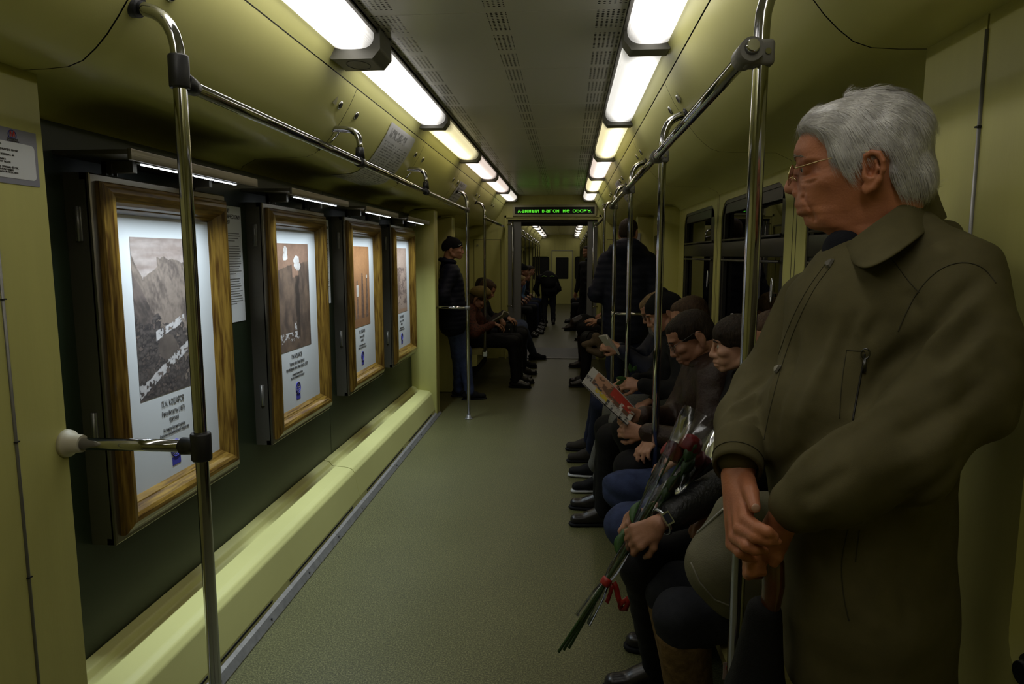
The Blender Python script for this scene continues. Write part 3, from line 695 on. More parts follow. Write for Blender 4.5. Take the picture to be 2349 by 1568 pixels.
# ------------------------------------------------------------------ framed pictures on the green wall
rng = np.random.default_rng(5)
def vnoise(x, y, seed=0, octv=5):
    out = np.zeros_like(x); a = 1.0; tot = 0
    r2 = np.random.default_rng(seed)
    for o in range(octv):
        g = r2.random((64, 64)); fx = x * 2 ** o; fy = y * 2 ** o
        ix = np.floor(fx).astype(int); iy = np.floor(fy).astype(int); tx = fx - ix; ty = fy - iy
        tx = tx * tx * (3 - 2 * tx); ty = ty * ty * (3 - 2 * ty)
        gg = lambda i, j: g[i % 64, j % 64]
        v = gg(ix, iy) * (1 - tx) * (1 - ty) + gg(ix + 1, iy) * tx * (1 - ty) + gg(ix, iy + 1) * (1 - tx) * ty + gg(ix + 1, iy + 1) * tx * ty
        out += a * v; tot += a; a *= 0.5
    return out / tot
def art(kind, U, V):
    """U 0..1 left to right, V 0..1 bottom to top -> rgb"""
    n1 = vnoise(U * 6, V * 12, 1); n2 = vnoise(U * 25, V * 50, 2, 3); n3 = vnoise(U * 3, V * 4, 3)
    def lerp(a, b, t): t = np.clip(t, 0, 1)[..., None]; return np.array(a) * (1 - t) + np.array(b) * t
    if kind == 0:
        sky = lerp((0.20, 0.15, 0.13), (0.36, 0.31, 0.29), 0.5 + 1.6 * (vnoise(U * 2, V * 22, 4) - 0.5) + (V - 0.85) * -2)
        ridge = 0.90 - np.where(U < 0.16, U * 1.0, 0.0) ; ridge = np.where((U >= 0.16), 0.76 + 0.30 * np.minimum((U - 0.16), 0.22) + 0.0, ridge)
        ridge = np.where(U > 0.38, 0.885 - 0.10 * (U - 0.38) ** 1.0, ridge) + 0.018 * (vnoise(U * 14, V * 0, 5) - 0.5) * 2
        rock = lerp((0.19, 0.15, 0.125), (0.085, 0.066, 0.057), 0.45 + 3.0 * (vnoise(U * 9 + V * 9, V * 5 - U * 3, 6) - 0.5) + 1.0 * (vnoise(U * 40 + V * 30, V * 30 - U * 30, 16, 2) - 0.5))
        img = np.where((V > ridge)[..., None], sky, rock)
        near = 0.80 - 1.0 * U + 0.05 * (n1 - 0.5)
        img = np.where(((V < near) & (V < 0.9))[..., None], lerp((0.13, 0.10, 0.088), (0.05, 0.040, 0.036), 0.5 + 3.0 * (vnoise(U * 10 + V * 12, V * 6 - U * 2, 26) - 0.5) + 1.0 * (n2 - 0.5)), img)
        forest = (V < 0.50 + 0.06 * (n1 - 0.5) * 4 - 0.05 * U) & (n2 + 0.4 * n1 > 0.55)
        img = np.where(forest[..., None], lerp((0.025, 0.021, 0.022), (0.085, 0.07, 0.064), n2 * 2.4 - 0.8), img)
        rockb = ((U - 0.48) / 0.15) ** 2 + ((V - 0.30) / 0.085) ** 2 < 0.55 + 0.9 * n1
        img = np.where(rockb[..., None], lerp((0.12, 0.095, 0.08), (0.07, 0.055, 0.048), n1 * 2 - 0.5), img)
        r1 = np.abs(V - (0.39 + 0.20 * (U - 0.35))) < 0.028 * (0.4 + n1); r1 &= (U > 0.30) & (U < 0.78) & (n2 > 0.44)
        r2_ = np.abs(V - (0.05 + 0.28 * U)) < 0.045 * (0.3 + n1); r2_ &= (U < 0.85) & (n2 > 0.42)
        img = np.where((r1 | r2_)[..., None], np.array((0.40, 0.38, 0.38)) * (0.8 + 0.4 * n2[..., None]), img)
    elif kind == 1:
        img = lerp((0.23, 0.135, 0.09), (0.16, 0.095, 0.065), n3 * 2 - 0.5)
        cl = ((U - 0.72) / 0.07) ** 2 + ((V - 0.80) / 0.10) ** 2 < 1.4
        body = V < 0.80 - 0.10 * np.sin(U * 3.1) * 0 - np.where((U > 0.45) & (U < 0.65), 0.12, 0.0) + 0.05 * (n1 - 0.5) + 0.08 * (U - 0.5)
        img = np.where(body[..., None], lerp((0.13, 0.085, 0.058), (0.06, 0.04, 0.03), 0.5 + 2.5 * (vnoise(U * 9, V * 7, 7) - 0.5)), img)
        gorge = (np.abs(U - 0.60 - 0.05 * (n1 - .5)) < 0.06) & (V < 0.70) & (V > 0.1)
        img = np.where(gorge[..., None], img * 0.45, img)
        for cu, cv, ru, rv in ((0.27, 0.93, 0.07, 0.05), (0.25, 0.88, 0.08, 0.04), (0.60, 0.84, 0.10, 0.05), (0.64, 0.79, 0.09, 0.055), (0.57, 0.80, 0.06, 0.04)):
            m = ((U - cu) / ru) ** 2 + ((V - cv) / rv) ** 2 < 0.1 + (n1 * 0.5 + n2 * 0.6) * 1.3; img = np.where(m[..., None], lerp((0.35, 0.32, 0.3), (0.55, 0.53, 0.52), n1 * 2 - .5), img)
        wf = (np.abs(U - 0.50) < 0.03 + 0.25 * np.maximum(0.22 - V, 0)) & (V > 0.13) & (V < 0.26) & (n2 > 0.42)
        wf |= (V < 0.17) & (V > 0.08) & (n2 > 0.60) & (U < 0.6)
        img = np.where(wf[..., None], np.array((0.42, 0.40, 0.40)), img)
    elif kind == 2:
        img = lerp((0.36, 0.175, 0.07), (0.26, 0.12, 0.048), n3 * 1.6 - 0.3 + (1 - V) * 0.5)
        img = np.where((V < 0.13 + 0.03 * n1)[..., None], img * 0.8, img)
        for cu, top, wd, c in ((0.30, 0.58, 0.05, (0.14, 0.08, 0.05)), (0.58, 0.67, 0.075, (0.10, 0.055, 0.035)), (0.83, 0.64, 0.06, (0.12, 0.07, 0.045)), (0.14, 0.33, 0.045, (0.11, 0.07, 0.04))):
            bodym = (np.abs(U - cu) < wd * (1.25 - 0.7 * (V / top))) & (V < top - 0.04) & (V > 0.10)
            head = ((U - cu) / 0.035) ** 2 + ((V - top + 0.02) / 0.022) ** 2 < 1
            img = np.where((bodym | head)[..., None], np.array(c) * (0.7 + 0.7 * n2[..., None]), img)
        wh = (np.abs(U - 0.31) < 0.06) & (V > 0.38) & (V < 0.52) & (n1 > 0.42)
        wh |= (np.abs(U - 0.84) < 0.035) & (V > 0.60) & (V < 0.64)
        img = np.where(wh[..., None], np.array((0.45, 0.40, 0.36)), img)
    else:
        img = lerp((0.33, 0.24, 0.19), (0.26, 0.18, 0.14), n3 * 2 - .5)
        m = (V < 0.70 + 0.05 * (n1 - .5)) & (V > 0.12) & (n1 * 0.7 + n2 * 0.5 > 0.60) & (U > 0.15)
        img = np.where(m[..., None], np.array((0.13, 0.085, 0.07)), img)
        img = np.where(((V < 0.06))[..., None], np.array((0.28, 0.17, 0.11)), img)
    img = img * (0.85 + 0.3 * n2[..., None])
    return np.clip(img, 0, 1)
def vc_mat(name, rough=0.6):
    if name in MATS: return MATS[name]
    m = bpy.data.materials.new(name); nt, b_ = nodes_of(m)
    a = nt.nodes.new('ShaderNodeVertexColor'); a.layer_name = 'Col'
    nt.links.new(a.outputs[0], b_.inputs['Base Color']); b_.inputs['Roughness'].default_value = rough; MATS[name] = m
    return m
def colour_sheet(name, origin, right, up, wd, ht, nx, ny, fn, m, parent, curve=None):
    U, V = np.meshgrid(np.linspace(0, 1, nx), np.linspace(0, 1, ny))
    O, R, Up = map(np.array, (origin, right, up))
    P = O + U[..., None] * R * wd + V[..., None] * Up * ht
    if curve is not None: P = P + curve(U, V)
    vs = P.reshape(-1, 3); fs = [(j * nx + i, j * nx + i + 1, (j + 1) * nx + i + 1, (j + 1) * nx + i) for j in range(ny - 1) for i in range(nx - 1)]
    b_ = MB(); b_.add(vs, fs, 0, True); o = b_.build(name, m, parent, fix=False)
    ca = o.data.color_attributes.new('Col', 'FLOAT_COLOR', 'POINT'); c = fn(U, V).reshape(-1, 3)
    ca.data.foreach_set('color', np.concatenate([c, np.ones((len(c), 1))], 1).ravel().astype(np.float32))
    return o
def mould(bb, y0, y1, z0, z1, prof, xw):
    """prof: [(inward offset, height off the wall)]; mitred rectangular moulding"""
    loops = []
    for off, h in prof: loops.append([(xw + h, y0 + off, z0 + off), (xw + h, y1 - off, z0 + off), (xw + h, y1 - off, z1 - off), (xw + h, y0 + off, z1 - off)])
    for a, c in zip(loops[:-1], loops[1:]):
        for k in range(4):
            j = (k + 1) % 4; bb.add([a[k], a[j], c[j], c[k]], [(0, 1, 2, 3)], 1 if k in (0, 2) else 0, False)
WOODP = [(0.022, 0.075), (0.022, 0.100), (0.026, 0.106), (0.034, 0.109), (0.040, 0.113), (0.052, 0.118), (0.066, 0.117), (0.078, 0.110), (0.088, 0.098), (0.094, 0.088), (0.098, 0.086), (0.104, 0.078), (0.110, 0.070), (0.112, 0.060)]
FR0 = [1.905, 3.033, 4.168, 5.280]
flab = ['tall oak-framed print of a sepia mountain river gorge, nearest the camera', 'tall oak-framed print of a brown waterfall scene with white clouds', 'tall oak-framed print of standing figures on tan paper', 'tall oak-framed pale sketch print, farthest from the camera']
arty = [(0.190, 0.555), (0.165, 0.570), (0.165, 0.565), (0.170, 0.575)]
caps = [['Река Актасты (1857)', 'графика', 'Из фондов Научного архива', 'Русского географического общества'], ['Ущелье реки Алма-Арасан', 'при впадении реки Алма-Арасан (1857)', 'Из фондов Научного архива', 'Русского географического общества'],
        ['Киргизы (1857)', 'графика', 'Из фондов Научного архива', 'Русского географического общества'], ['Озеро и горы (1857)', 'графика', 'Из фондов Научного архива', 'Русского географического общества']]
AXL = ((0, 1, 0), (0, 0, 1))
for i, y0 in enumerate(FR0):
    y1 = y0 + 0.785; z0, z1 = 0.632, 1.757
    root = empty('framed_picture', (XL + 0.008, (y0 + y1) / 2, z0), flab[i], 'framed picture', 'oak framed prints on the green wall')
    g = MB(); xw = XL + 0.008
    g.box((xw, y0, z0), (xw + 0.05, y1, z1))
    for a, c in (((y0, z0), (y0 + .02, z1)), ((y1 - .02, z0), (y1, z1)), ((y0, z0), (y1, z0 + .02)), ((y0, z1 - .02), (y1, z1))): g.box((xw + .05, a[0], a[1]), (-1.387, c[0], c[1]))
    cs = g.build('case', M['casemetal'], root)
    g = MB(); mould(g, y0, y1, z0, z1, [(0.0, 0.066), (0.0, 0.078), (0.004, 0.081), (0.024, 0.081), (0.024, 0.07)], xw); g.build('steel_rim', [M['steel'], M['steel']], root)
    for z in ([1.66, 1.05] if i % 2 == 0 else [1.66, 0.92, ]):
        h = MB(); h.box((xw + 0.03, y0 - 0.006, z - 0.10), (xw + 0.05, y0, z), 0, 0.002); h.tube([(xw + 0.04, y0 - 0.006, z - 0.10), (xw + 0.04, y0 - 0.006, z)], 0.005, 8); h.build('hinge', M['hinge'], root)
    g = MB(); mould(g, y0, y1, z0, z1, WOODP, xw - 0.006); fr = g.build('wood_frame', [M['wood_v'], M['wood_h']], root)
    xm = xw + 0.062
    g = MB(); g.box((xm - 0.004, y0 + 0.1, z0 + 0.09), (xm, y1 - 0.1, z1 - 0.09)); pr = g.build('print', M['paper'], root)
    a0, a1 = arty[i]; za0, za1 = 1.040, 1.578
    colour_sheet('artwork', (xm + 0.0008, y0 + a0, za0), (0, 1, 0), (0, 0, 1), a1 - a0, za1 - za0, 150, 230, lambda U, V, i=i: art(i, U, V), vc_mat('printed_art'), pr)
    yc = y0 + (a0 + a1) / 2
    text('caption', 'П.М. КОШАРОВ', 0.030, (xm + 0.0006, yc, 1.005), AXL, M['ink'], pr, sx=0.62)
    c = caps[i]
    text('caption', c[0] + '\n' + c[1], 0.024, (xm + 0.0006, yc, 0.958), AXL, M['ink'], pr, sx=0.62, space=1.05)
    text('caption', c[2] + '\n' + c[3], 0.016, (xm + 0.0006, yc, 0.905), AXL, M['ink'], pr, sx=0.62, space=1.05)
    # round society stamp: globe over a block of lettering
    g = MB(); zc_ = 0.835
    for rr, th in ((0.030, 0.0022), (0.024, 0.001)):
        g.tube([(xm + 0.0008, yc + rr * math.cos(a), zc_ + rr * math.sin(a)) for a in [k * math.pi / 16 for k in range(32)]], th, 4, closed=True)
    for k in range(-1, 2): g.tube([(xm + 0.0008, yc + k * 0.012 * math.cos(a), zc_ + 0.024 * math.sin(a)) for a in [j * math.pi / 10 - math.pi / 2 for j in range(11)]], 0.0008, 4)
    for k in (-0.012, 0, 0.012): g.box((xm, yc - 0.022, zc_ + k - 0.0006), (xm + 0.001, yc + 0.022, zc_ + k + 0.0006))
    r3 = random.Random(i)
    for k in range(9): 
        a = r3.random() * 6.28; q = r3.random() * 0.016; g.ell((xm, yc + q * math.cos(a), zc_ + q * math.sin(a)), (0.001, 0.005, 0.004), 0, 8, 5)
    g.box((xm, yc - 0.026, 0.776), (xm + 0.001, yc + 0.026, 0.805)); g.build('stamp', M['blueink'], pr)
    # picture light above the frame
    ly0 = y0 - 0.033; ly1 = ly0 + 0.786
    lr = empty('picture_light', (XL + 0.008, (ly0 + ly1) / 2, 1.80), ['flat steel picture light over the mountain gorge print', 'flat steel picture light over the waterfall print', 'flat steel picture light over the print of standing figures', 'flat steel picture light over the farthest sketch print'][i], 'picture light', 'picture lights on the green wall')
    g = MB(); g.box((-1.236, ly0, 1.786), (-1.222, ly1, 1.817), 0, 0.0015); g.build('fascia', M['steel'], lr)
    g = MB(); g.box((XL + 0.006, ly0 + 0.0, 1.802), (-1.236, ly1, 1.815)); g.build('arm_plate', M['casemetal'], lr)
    for yy in (ly0 + 0.12, ly0 + 0.56):
        g = MB(); g.box((-1.40, yy, 1.765), (-1.30, yy + 0.02, 1.80)); g.box((-1.40, yy, 1.757), (-1.385, yy + 0.004, 1.80)); g.build('support_bracket', M['casemetal'], lr)
        g = MB(); g.box((-1.375, yy - 0.004, 1.757), (-1.365, yy, 1.79)); g.box((-1.375, yy + 0.02, 1.757), (-1.365, yy + 0.024, 1.79)); g.build('clip', M['casemetal'], lr)
    g = MB()
    for k in range(18):
        yy = ly0 + 0.09 + k * 0.0325; g.box((-1.2575, yy, 1.7815), (-1.2475, yy + 0.019, 1.7855), 0, 0.001)
    g.box((-1.262, ly0 + 0.075, 1.785), (-1.243, ly0 + 0.69, 1.802), 1)
    g.build('led_strip', [emat('led_white', (0.86, 0.93, 1.0), 5.0), M['dgrey']], lr)
    ld = bpy.data.lights.new('led_light', 'AREA'); ld.shape = 'RECTANGLE'; ld.size = 0.58; ld.size_y = 0.012; ld.energy = LEDW; ld.color = (0.78, 0.91, 1.0); ld.spread = math.radians(96)
    lo = bpy.data.objects.new('led_light', ld); COL.objects.link(lo); lo.parent = lr; lo.matrix_parent_inverse = Matrix.Translation(lr.location).inverted()
    lo.location = (-1.2525, ly0 + 0.38, 1.779)
    d = Vector((0.02, 0, -1)).normalized(); yv = Vector((0, 1, 0)); zz = -d; xx = yv; yy_ = zz.cross(xx)
    lo.rotation_euler = Matrix((xx, yy_, zz)).transposed().to_euler()

# white text placards between the frames
def placard(y0, y1, label, i):
    root = empty('wall_placard', (XL + 0.009, (y0 + y1) / 2, 1.228), label, 'placard')
    g = MB(); g.box((XL + 0.006, y0, 1.228), (XL + 0.0105, y1, 1.730)); g.build('sheet', M['white'], root)
    xs = XL + 0.011
    text('heading', 'РУССКОМУ\nГЕОГРАФИЧЕСКОМУ\nОБЩЕСТВУ\n170 ЛЕТ', 0.024, (xs, y0 + 0.014, 1.672), AXL, M['ink'], root, align='LEFT', sx=0.8)
    r3 = random.Random(7 + i); g = MB(); z = 1.612
    for k in range(27):
        if k in (4, 16): z -= 0.012
        g.box((xs - 0.0005, y0 + 0.014, z), (xs + 0.0003, y1 - 0.016 - r3.random() * 0.03 - (0.05 if k in (3, 15, 26) else 0), z + 0.0034)); z -= 0.0108
    g.build('small_print', mat('grey_ink', (0.16, 0.16, 0.16), 0.8), root)
placard(2.755, 2.98, 'narrow white text placard between the first and second pictures', 0)
placard(3.885, 4.108, 'narrow white text placard between the second and third pictures', 1)

# notice on the left pillar
xp = XC - PX
root = empty('safety_notice', (xp, 1.47, 1.68), 'grey-blue intercom notice with a red M emblem on the left pillar', 'notice')
g = MB(); g.box((xp, 1.335, 1.682), (xp + 0.0015, 1.580, 1.807)); g.build('plate', M['notice'], root)
g = MB(); pts = []
for cy_, cz_, a0 in ((1.5595, 1.7665, 0), (1.35, 1.7665, 90), (1.35, 1.7045, 180), (1.5595, 1.7045, 270)):
    for k in range(6):
        a = math.radians(a0 + 18 * k); pts.append((xp + 0.0022, cy_ + 0.011 * math.cos(a), cz_ + 0.0095 * math.sin(a)))
g.add(pts, [tuple(range(len(pts)))]); g.build('text_field', M['white'], root)
lines = ['1. Нажмите и отпустите кнопку вызова.', 'КНОПКА ДЛЯ ВЫЗОВА.', '2. Дождитесь загорания зеленого индикатора, звучит', 'Говорите.', 'через 2-3 сек. передайте сообщение, находясь на',
         'расстоянии 10-15 см от микрофона.', '3. Если загорает знак, то вместо зеленого', 'загорится', 'ЗАНЯТО, ЖДИТЕ, ЖДАТЬ.', 'Сообщение должно быть передано в течение 45 сек.', 'Для повторного сообщения, после выключения', 'зеленого индикатора, еще раз нажмите и отпустите', 'кнопку вызова.']
z = 1.769
for k, l in enumerate(lines):
    if l == 'загорится':
        text('notice_text', 'загорится           индикатор и прозвучит фраза', 0.0075, (xp + 0.0024, 1.352, z), AXL, M['ink'], root, align='LEFT', sx=0.86)
        text('red_word', 'красный', 0.0075, (xp + 0.0024, 1.398, z), AXL, M['red'], root, align='LEFT', sx=0.86, bold=True)
    else: text('notice_text', l, 0.0075, (xp + 0.0024, 1.352, z), AXL, M['ink'], root, align='LEFT', sx=0.86, bold=k in (1, 3, 8))
    z -= 0.0056
g = MB(); 
em = [(xp + 0.0022, 1.508 + 0.0115 * math.cos(a) , 1.7925 + 0.0105 * max(math.sin(a), -0.62)) for a in [k * math.pi / 14 for k in range(28)]]
g.tube(em, 0.0008, 6, closed=True); g.build('emblem', M['blueink'], root)
text('emblem_letter', 'М', 0.018, (xp + 0.0024, 1.508, 1.7935), AXL, M['red'], root, bold=True)
text('emblem_text', 'МОСКОВСКИЙ\nМЕТРОПОЛИТЕН', 0.0042, (xp + 0.0024, 1.508, 1.7805), AXL, M['ink'], root)

# sheets stuck on the coves
def cove_at(t):                       # t from 0 (top) to 1, arc position along the cove profile
    P = np.array(COVE); d = np.r_[0, np.cumsum(np.hypot(*np.diff(P, axis=0).T))]
    q = np.array(t) * d[-1]; return np.interp(q, d, P[:, 0]), np.interp(q, d, P[:, 1])
def cove_sheet(name, side, y0, y1, t0, t1, fn, label, cat, nx=40, ny=40, off=0.003):
    U, V = np.meshgrid(np.linspace(0, 1, nx), np.linspace(0, 1, ny))
    s, z = cove_at(t1 + (t0 - t1) * V)
    P = np.stack([XC + side * (s - off), y0 + (y1 - y0) * U, z - off], -1)
    fs = [(j * nx + i, j * nx + i + 1, (j + 1) * nx + i + 1, (j + 1) * nx + i) for j in range(ny - 1) for i in range(nx - 1)]
    b_ = MB(); b_.add(P.reshape(-1, 3), fs, 0, True); o = b_.build(name, vc_mat('printed_sheet'), None, fix=False)
    ca = o.data.color_attributes.new('Col', 'FLOAT_COLOR', 'POINT'); c = fn(U, V).reshape(-1, 3)
    ca.data.foreach_set('color', np.concatenate([c, np.ones((len(c), 1))], 1).ravel().astype(np.float32))
    return tag(o, label, cat)
def timetable(U, V):
    c = np.ones(U.shape + (3,)) * np.array((0.56, 0.56, 0.57))
    rows = (np.floor(V * 62) % 2 == 0); n_ = vnoise(U * 60, V * 31, 9, 2)
    ink = rows & (n_ > 0.45) & (U > 0.06) & (U < 0.94) & (V < 0.80) & (V > 0.04) & (np.abs(U - 0.5) > 0.02)
    head = (V > 0.84) & (V < 0.95) & (n_ > 0.48) & (U > 0.1) & (U < 0.7)
    c[ink | head] = (0.2, 0.2, 0.2); return c
cove_sheet('timetable_sheet', -1, 3.64, 4.20, 0.03, 0.70, timetable, 'white printed sheet stuck on the left cove above the second picture', 'notice', 90, 124)
cove_sheet('route_notice', -1, 6.1, 6.5, 0.10, 0.45, timetable, 'small white sheet on the left cove farther along the carriage', 'notice')
cove_sheet('route_notice', 1, 6.1, 6.5, 0.10, 0.40, timetable, 'small white sheet on the right cove above the standing man in navy', 'notice')

# round cove locks
k = 0
for side in (-1, 1):
    for y in (3.02, 4.46, 5.9, 7.35, 8.8, 1.56):
        for dy in (-0.10, 0.12):
            s, z = cove_at(0.14); x = XC + side * s; nrm = Vector((-side * 0.86, 0, -0.5))
            c = Vector((x, y + dy, z)) 
            root = empty('cove_lock', c, 'small round chrome lock on the %s cove beside a panel seam' % ('left' if side < 0 else 'right'), 'lock', 'round locks on the %s cove' % ('left' if side < 0 else 'right'))
            g = MB(); g.tube([c, c + nrm * 0.004, c + nrm * 0.006], [0.019, 0.018, 0.013], 18); g.build('rim', M['chrome'], root)
            g = MB(); g.tube([c + nrm * 0.0058, c + nrm * 0.0068], 0.0115, 14); g.build('key_hole', M['black'], root)
for side, y in ((-1, 2.86), (1, 2.90)):
    s, z = cove_at(0.13); x = XC + side * (s - 0.002)
    g = MB(); u = Vector((side * 0.5, 0, -0.86))
    c = Vector((x, y - 0.005, z - 0.001)); R_ = Vector((0, 1, 0))
    g.add([c - u * 0.022, c + u * 0.016 - R_ * 0.022, c + u * 0.016 + R_ * 0.022, c - u * 0.022 + Vector((0, 0, -.0006)), c + u * 0.016 - R_ * 0.022 + Vector((0, 0, -.0006)), c + u * 0.016 + R_ * 0.022 + Vector((0, 0, -.0006))], [(0, 1, 2), (5, 4, 3), (0, 3, 4, 1), (1, 4, 5, 2), (2, 5, 3, 0)])
    tag(g.build('warning_sticker', mat('sticker', (0.45, 0.43, 0.28), 0.5)), 'small triangular sticker beside a lock on the %s cove' % ('left' if side < 0 else 'right'), 'sticker')
# intercom panel and slim boards on the right partition
g = MB(); g.box((0.72, 7.40, 1.35), (0.76, 7.42, 1.75)); tag(g.build('notice_board', mat('pale_board', (0.4, 0.4, 0.42), 0.5)), 'tall narrow notice on the pillar right of the standing man in navy', 'notice')
# ------------------------------------------------------------------ smooth bodies from blended primitives
def V3(*a): return np.array(a, float)
def unit(a): a = np.array(a, float); return a / np.linalg.norm(a)
class Field:
    def __init__(s, k=0.012): s.k = k; s.p = []; s.neg = []; s.cut = []; s.fine = []
    def cap(s, a, b, r0, r1=None, flat=None, neg=False):
        """tapered capsule; flat = (axis, factor) squashes the section along axis"""
        r1 = r0 if r1 is None else r1; (s.neg if neg else s.p).append(('c', np.array(a, float), np.array(b, float), r0, r1, flat)); return s
    def chain(s, pts, rs, flat=None):
        for i in range(len(pts) - 1): s.cap(pts[i], pts[i + 1], rs[i], rs[i + 1], flat)
        return s
    def ell(s, c, r, R=None, neg=False):
        (s.neg if neg else s.p).append(('e', np.array(c, float), np.array(r if hasattr(r, '__len__') else (r, r, r), float), np.eye(3) if R is None else np.array(R, float))); return s
    def box(s, c, h, R=None, rad=0.01, neg=False):
        (s.neg if neg else s.p).append(('b', np.array(c, float), np.array(h, float), np.eye(3) if R is None else np.array(R, float), rad)); return s
    def fn(s, f, lo, hi): s.p.append(('f', f, np.array(lo, float), np.array(hi, float))); return s
    def plane(s, pt, n): s.cut.append((np.array(pt, float), unit(n))); return s     # removes the side n points to
    @staticmethod
    def bbox(q):
        if q[0] == 'f': return q[2], q[3]
        if q[0] == 'c':
            m = max(q[3], q[4]) * (q[5][1] if q[5] and q[5][1] > 1 else 1); return np.minimum(q[1], q[2]) - m, np.maximum(q[1], q[2]) + m
        if q[0] == 'e': m = np.abs(q[3]) @ q[2] if False else np.sqrt(((q[3] * q[2]) ** 2).sum(1)); return q[1] - m, q[1] + m
        m = np.abs(q[3]) @ q[2]; return q[1] - m, q[1] + m
    @staticmethod
    def dist(q, X, Y, Z):
        if q[0] == 'f': return q[1](X, Y, Z)
        if q[0] == 'c':
            _, a, b, r0, r1, fl = q; d = b - a; L2 = max(d @ d, 1e-12)
            px, py, pz = X - a[0], Y - a[1], Z - a[2]
            if fl is not None:
                n, f = unit(fl[0]), fl[1]; dn = d - n * (d @ n) * (1 - 1 / f); L2 = max(dn @ dn, 1e-12)
                dot = (px * n[0] + py * n[1] + pz * n[2]) * (1 - 1 / f)
                px, py, pz = px - n[0] * dot, py - n[1] * dot, pz - n[2] * dot; d = dn
            t = np.clip((px * d[0] + py * d[1] + pz * d[2]) / L2, 0, 1)
            return np.sqrt((px - t * d[0]) ** 2 + (py - t * d[1]) ** 2 + (pz - t * d[2]) ** 2) - (r0 + (r1 - r0) * t)
        c, r, R = q[1], q[2], q[3]
        px, py, pz = X - c[0], Y - c[1], Z - c[2]
        u = px * R[0, 0] + py * R[1, 0] + pz * R[2, 0]; v = px * R[0, 1] + py * R[1, 1] + pz * R[2, 1]; w_ = px * R[0, 2] + py * R[1, 2] + pz * R[2, 2]
        if q[0] == 'e':
            k0 = np.sqrt((u / r[0]) ** 2 + (v / r[1]) ** 2 + (w_ / r[2]) ** 2); k1 = np.sqrt((u / r[0] ** 2) ** 2 + (v / r[1] ** 2) ** 2 + (w_ / r[2] ** 2) ** 2)
            return k0 * (k0 - 1) / np.maximum(k1, 1e-6)
        rad = q[4]; u = np.abs(u) - r[0] + rad; v = np.abs(v) - r[1] + rad; w_ = np.abs(w_) - r[2] + rad
        return np.sqrt(np.maximum(u, 0) ** 2 + np.maximum(v, 0) ** 2 + np.maximum(w_, 0) ** 2) + np.minimum(np.maximum(u, np.maximum(v, w_)), 0) - rad
    def axis(s, lo, hi, ax, coarse, fine):
        iv = [(c[ax] - r, c[ax] + r) for c, r in s.fine]
        out = [lo]; x = lo
        while x < hi:
            x += fine if any(a - coarse <= x <= b for a, b in iv) else coarse; out.append(x)
        return np.array(out)
    def mesh(s, coarse=0.008, fine=None, disp=None, smooth=1):
        fine = fine or coarse; k = s.k; mg = 2 * coarse + k
        bb = [s.bbox(q) for q in s.p]; lo = np.min([b[0] for b in bb], 0) - mg; hi = np.max([b[1] for b in bb], 0) + mg
        A = [s.axis(lo[i], hi[i], i, coarse, fine) for i in range(3)]
        S = np.zeros([len(a) for a in A], np.float32); pad = 7 * k + 0.5 * coarse
        def block(b0, b1, pd):
            sl = []
            for i in range(3):
                i0 = max(np.searchsorted(A[i], b0[i] - pd) - 1, 0); i1 = min(np.searchsorted(A[i], b1[i] + pd) + 1, len(A[i])); sl.append(slice(i0, i1))
            return tuple(sl), A[0][sl[0]][:, None, None].astype(np.float32), A[1][sl[1]][None, :, None].astype(np.float32), A[2][sl[2]][None, None, :].astype(np.float32)
        for q, (b0, b1) in zip(s.p, bb):
            sl, X, Y, Z = block(b0, b1, pad)
            S[sl] += np.exp(np.clip(-s.dist(q, X, Y, Z) / k, -60, 60)).astype(np.float32)
        F = -k * np.log(S + 1e-20)
        kn = min(k, 0.004)
        for q in s.neg:
            b0, b1 = s.bbox(q); sl, X, Y, Z = block(b0, b1, 0.01)
            d = -s.dist(q, X, Y, Z); f = F[sl]; h = np.clip(0.5 + 0.5 * (d - f) / kn, 0, 1); F[sl] = f * (1 - h) + d * h + kn * h * (1 - h)
        for pt, n in s.cut:
            X, Y, Z = A[0][:, None, None], A[1][None, :, None], A[2][None, None, :]
            F = np.maximum(F, ((X - pt[0]) * n[0] + (Y - pt[1]) * n[1] + (Z - pt[2]) * n[2]).astype(np.float32))
        F[0] = F[-1] = 1; F[:, 0] = F[:, -1] = 1; F[:, :, 0] = F[:, :, -1] = 1
        return nets(F, A, disp, smooth)
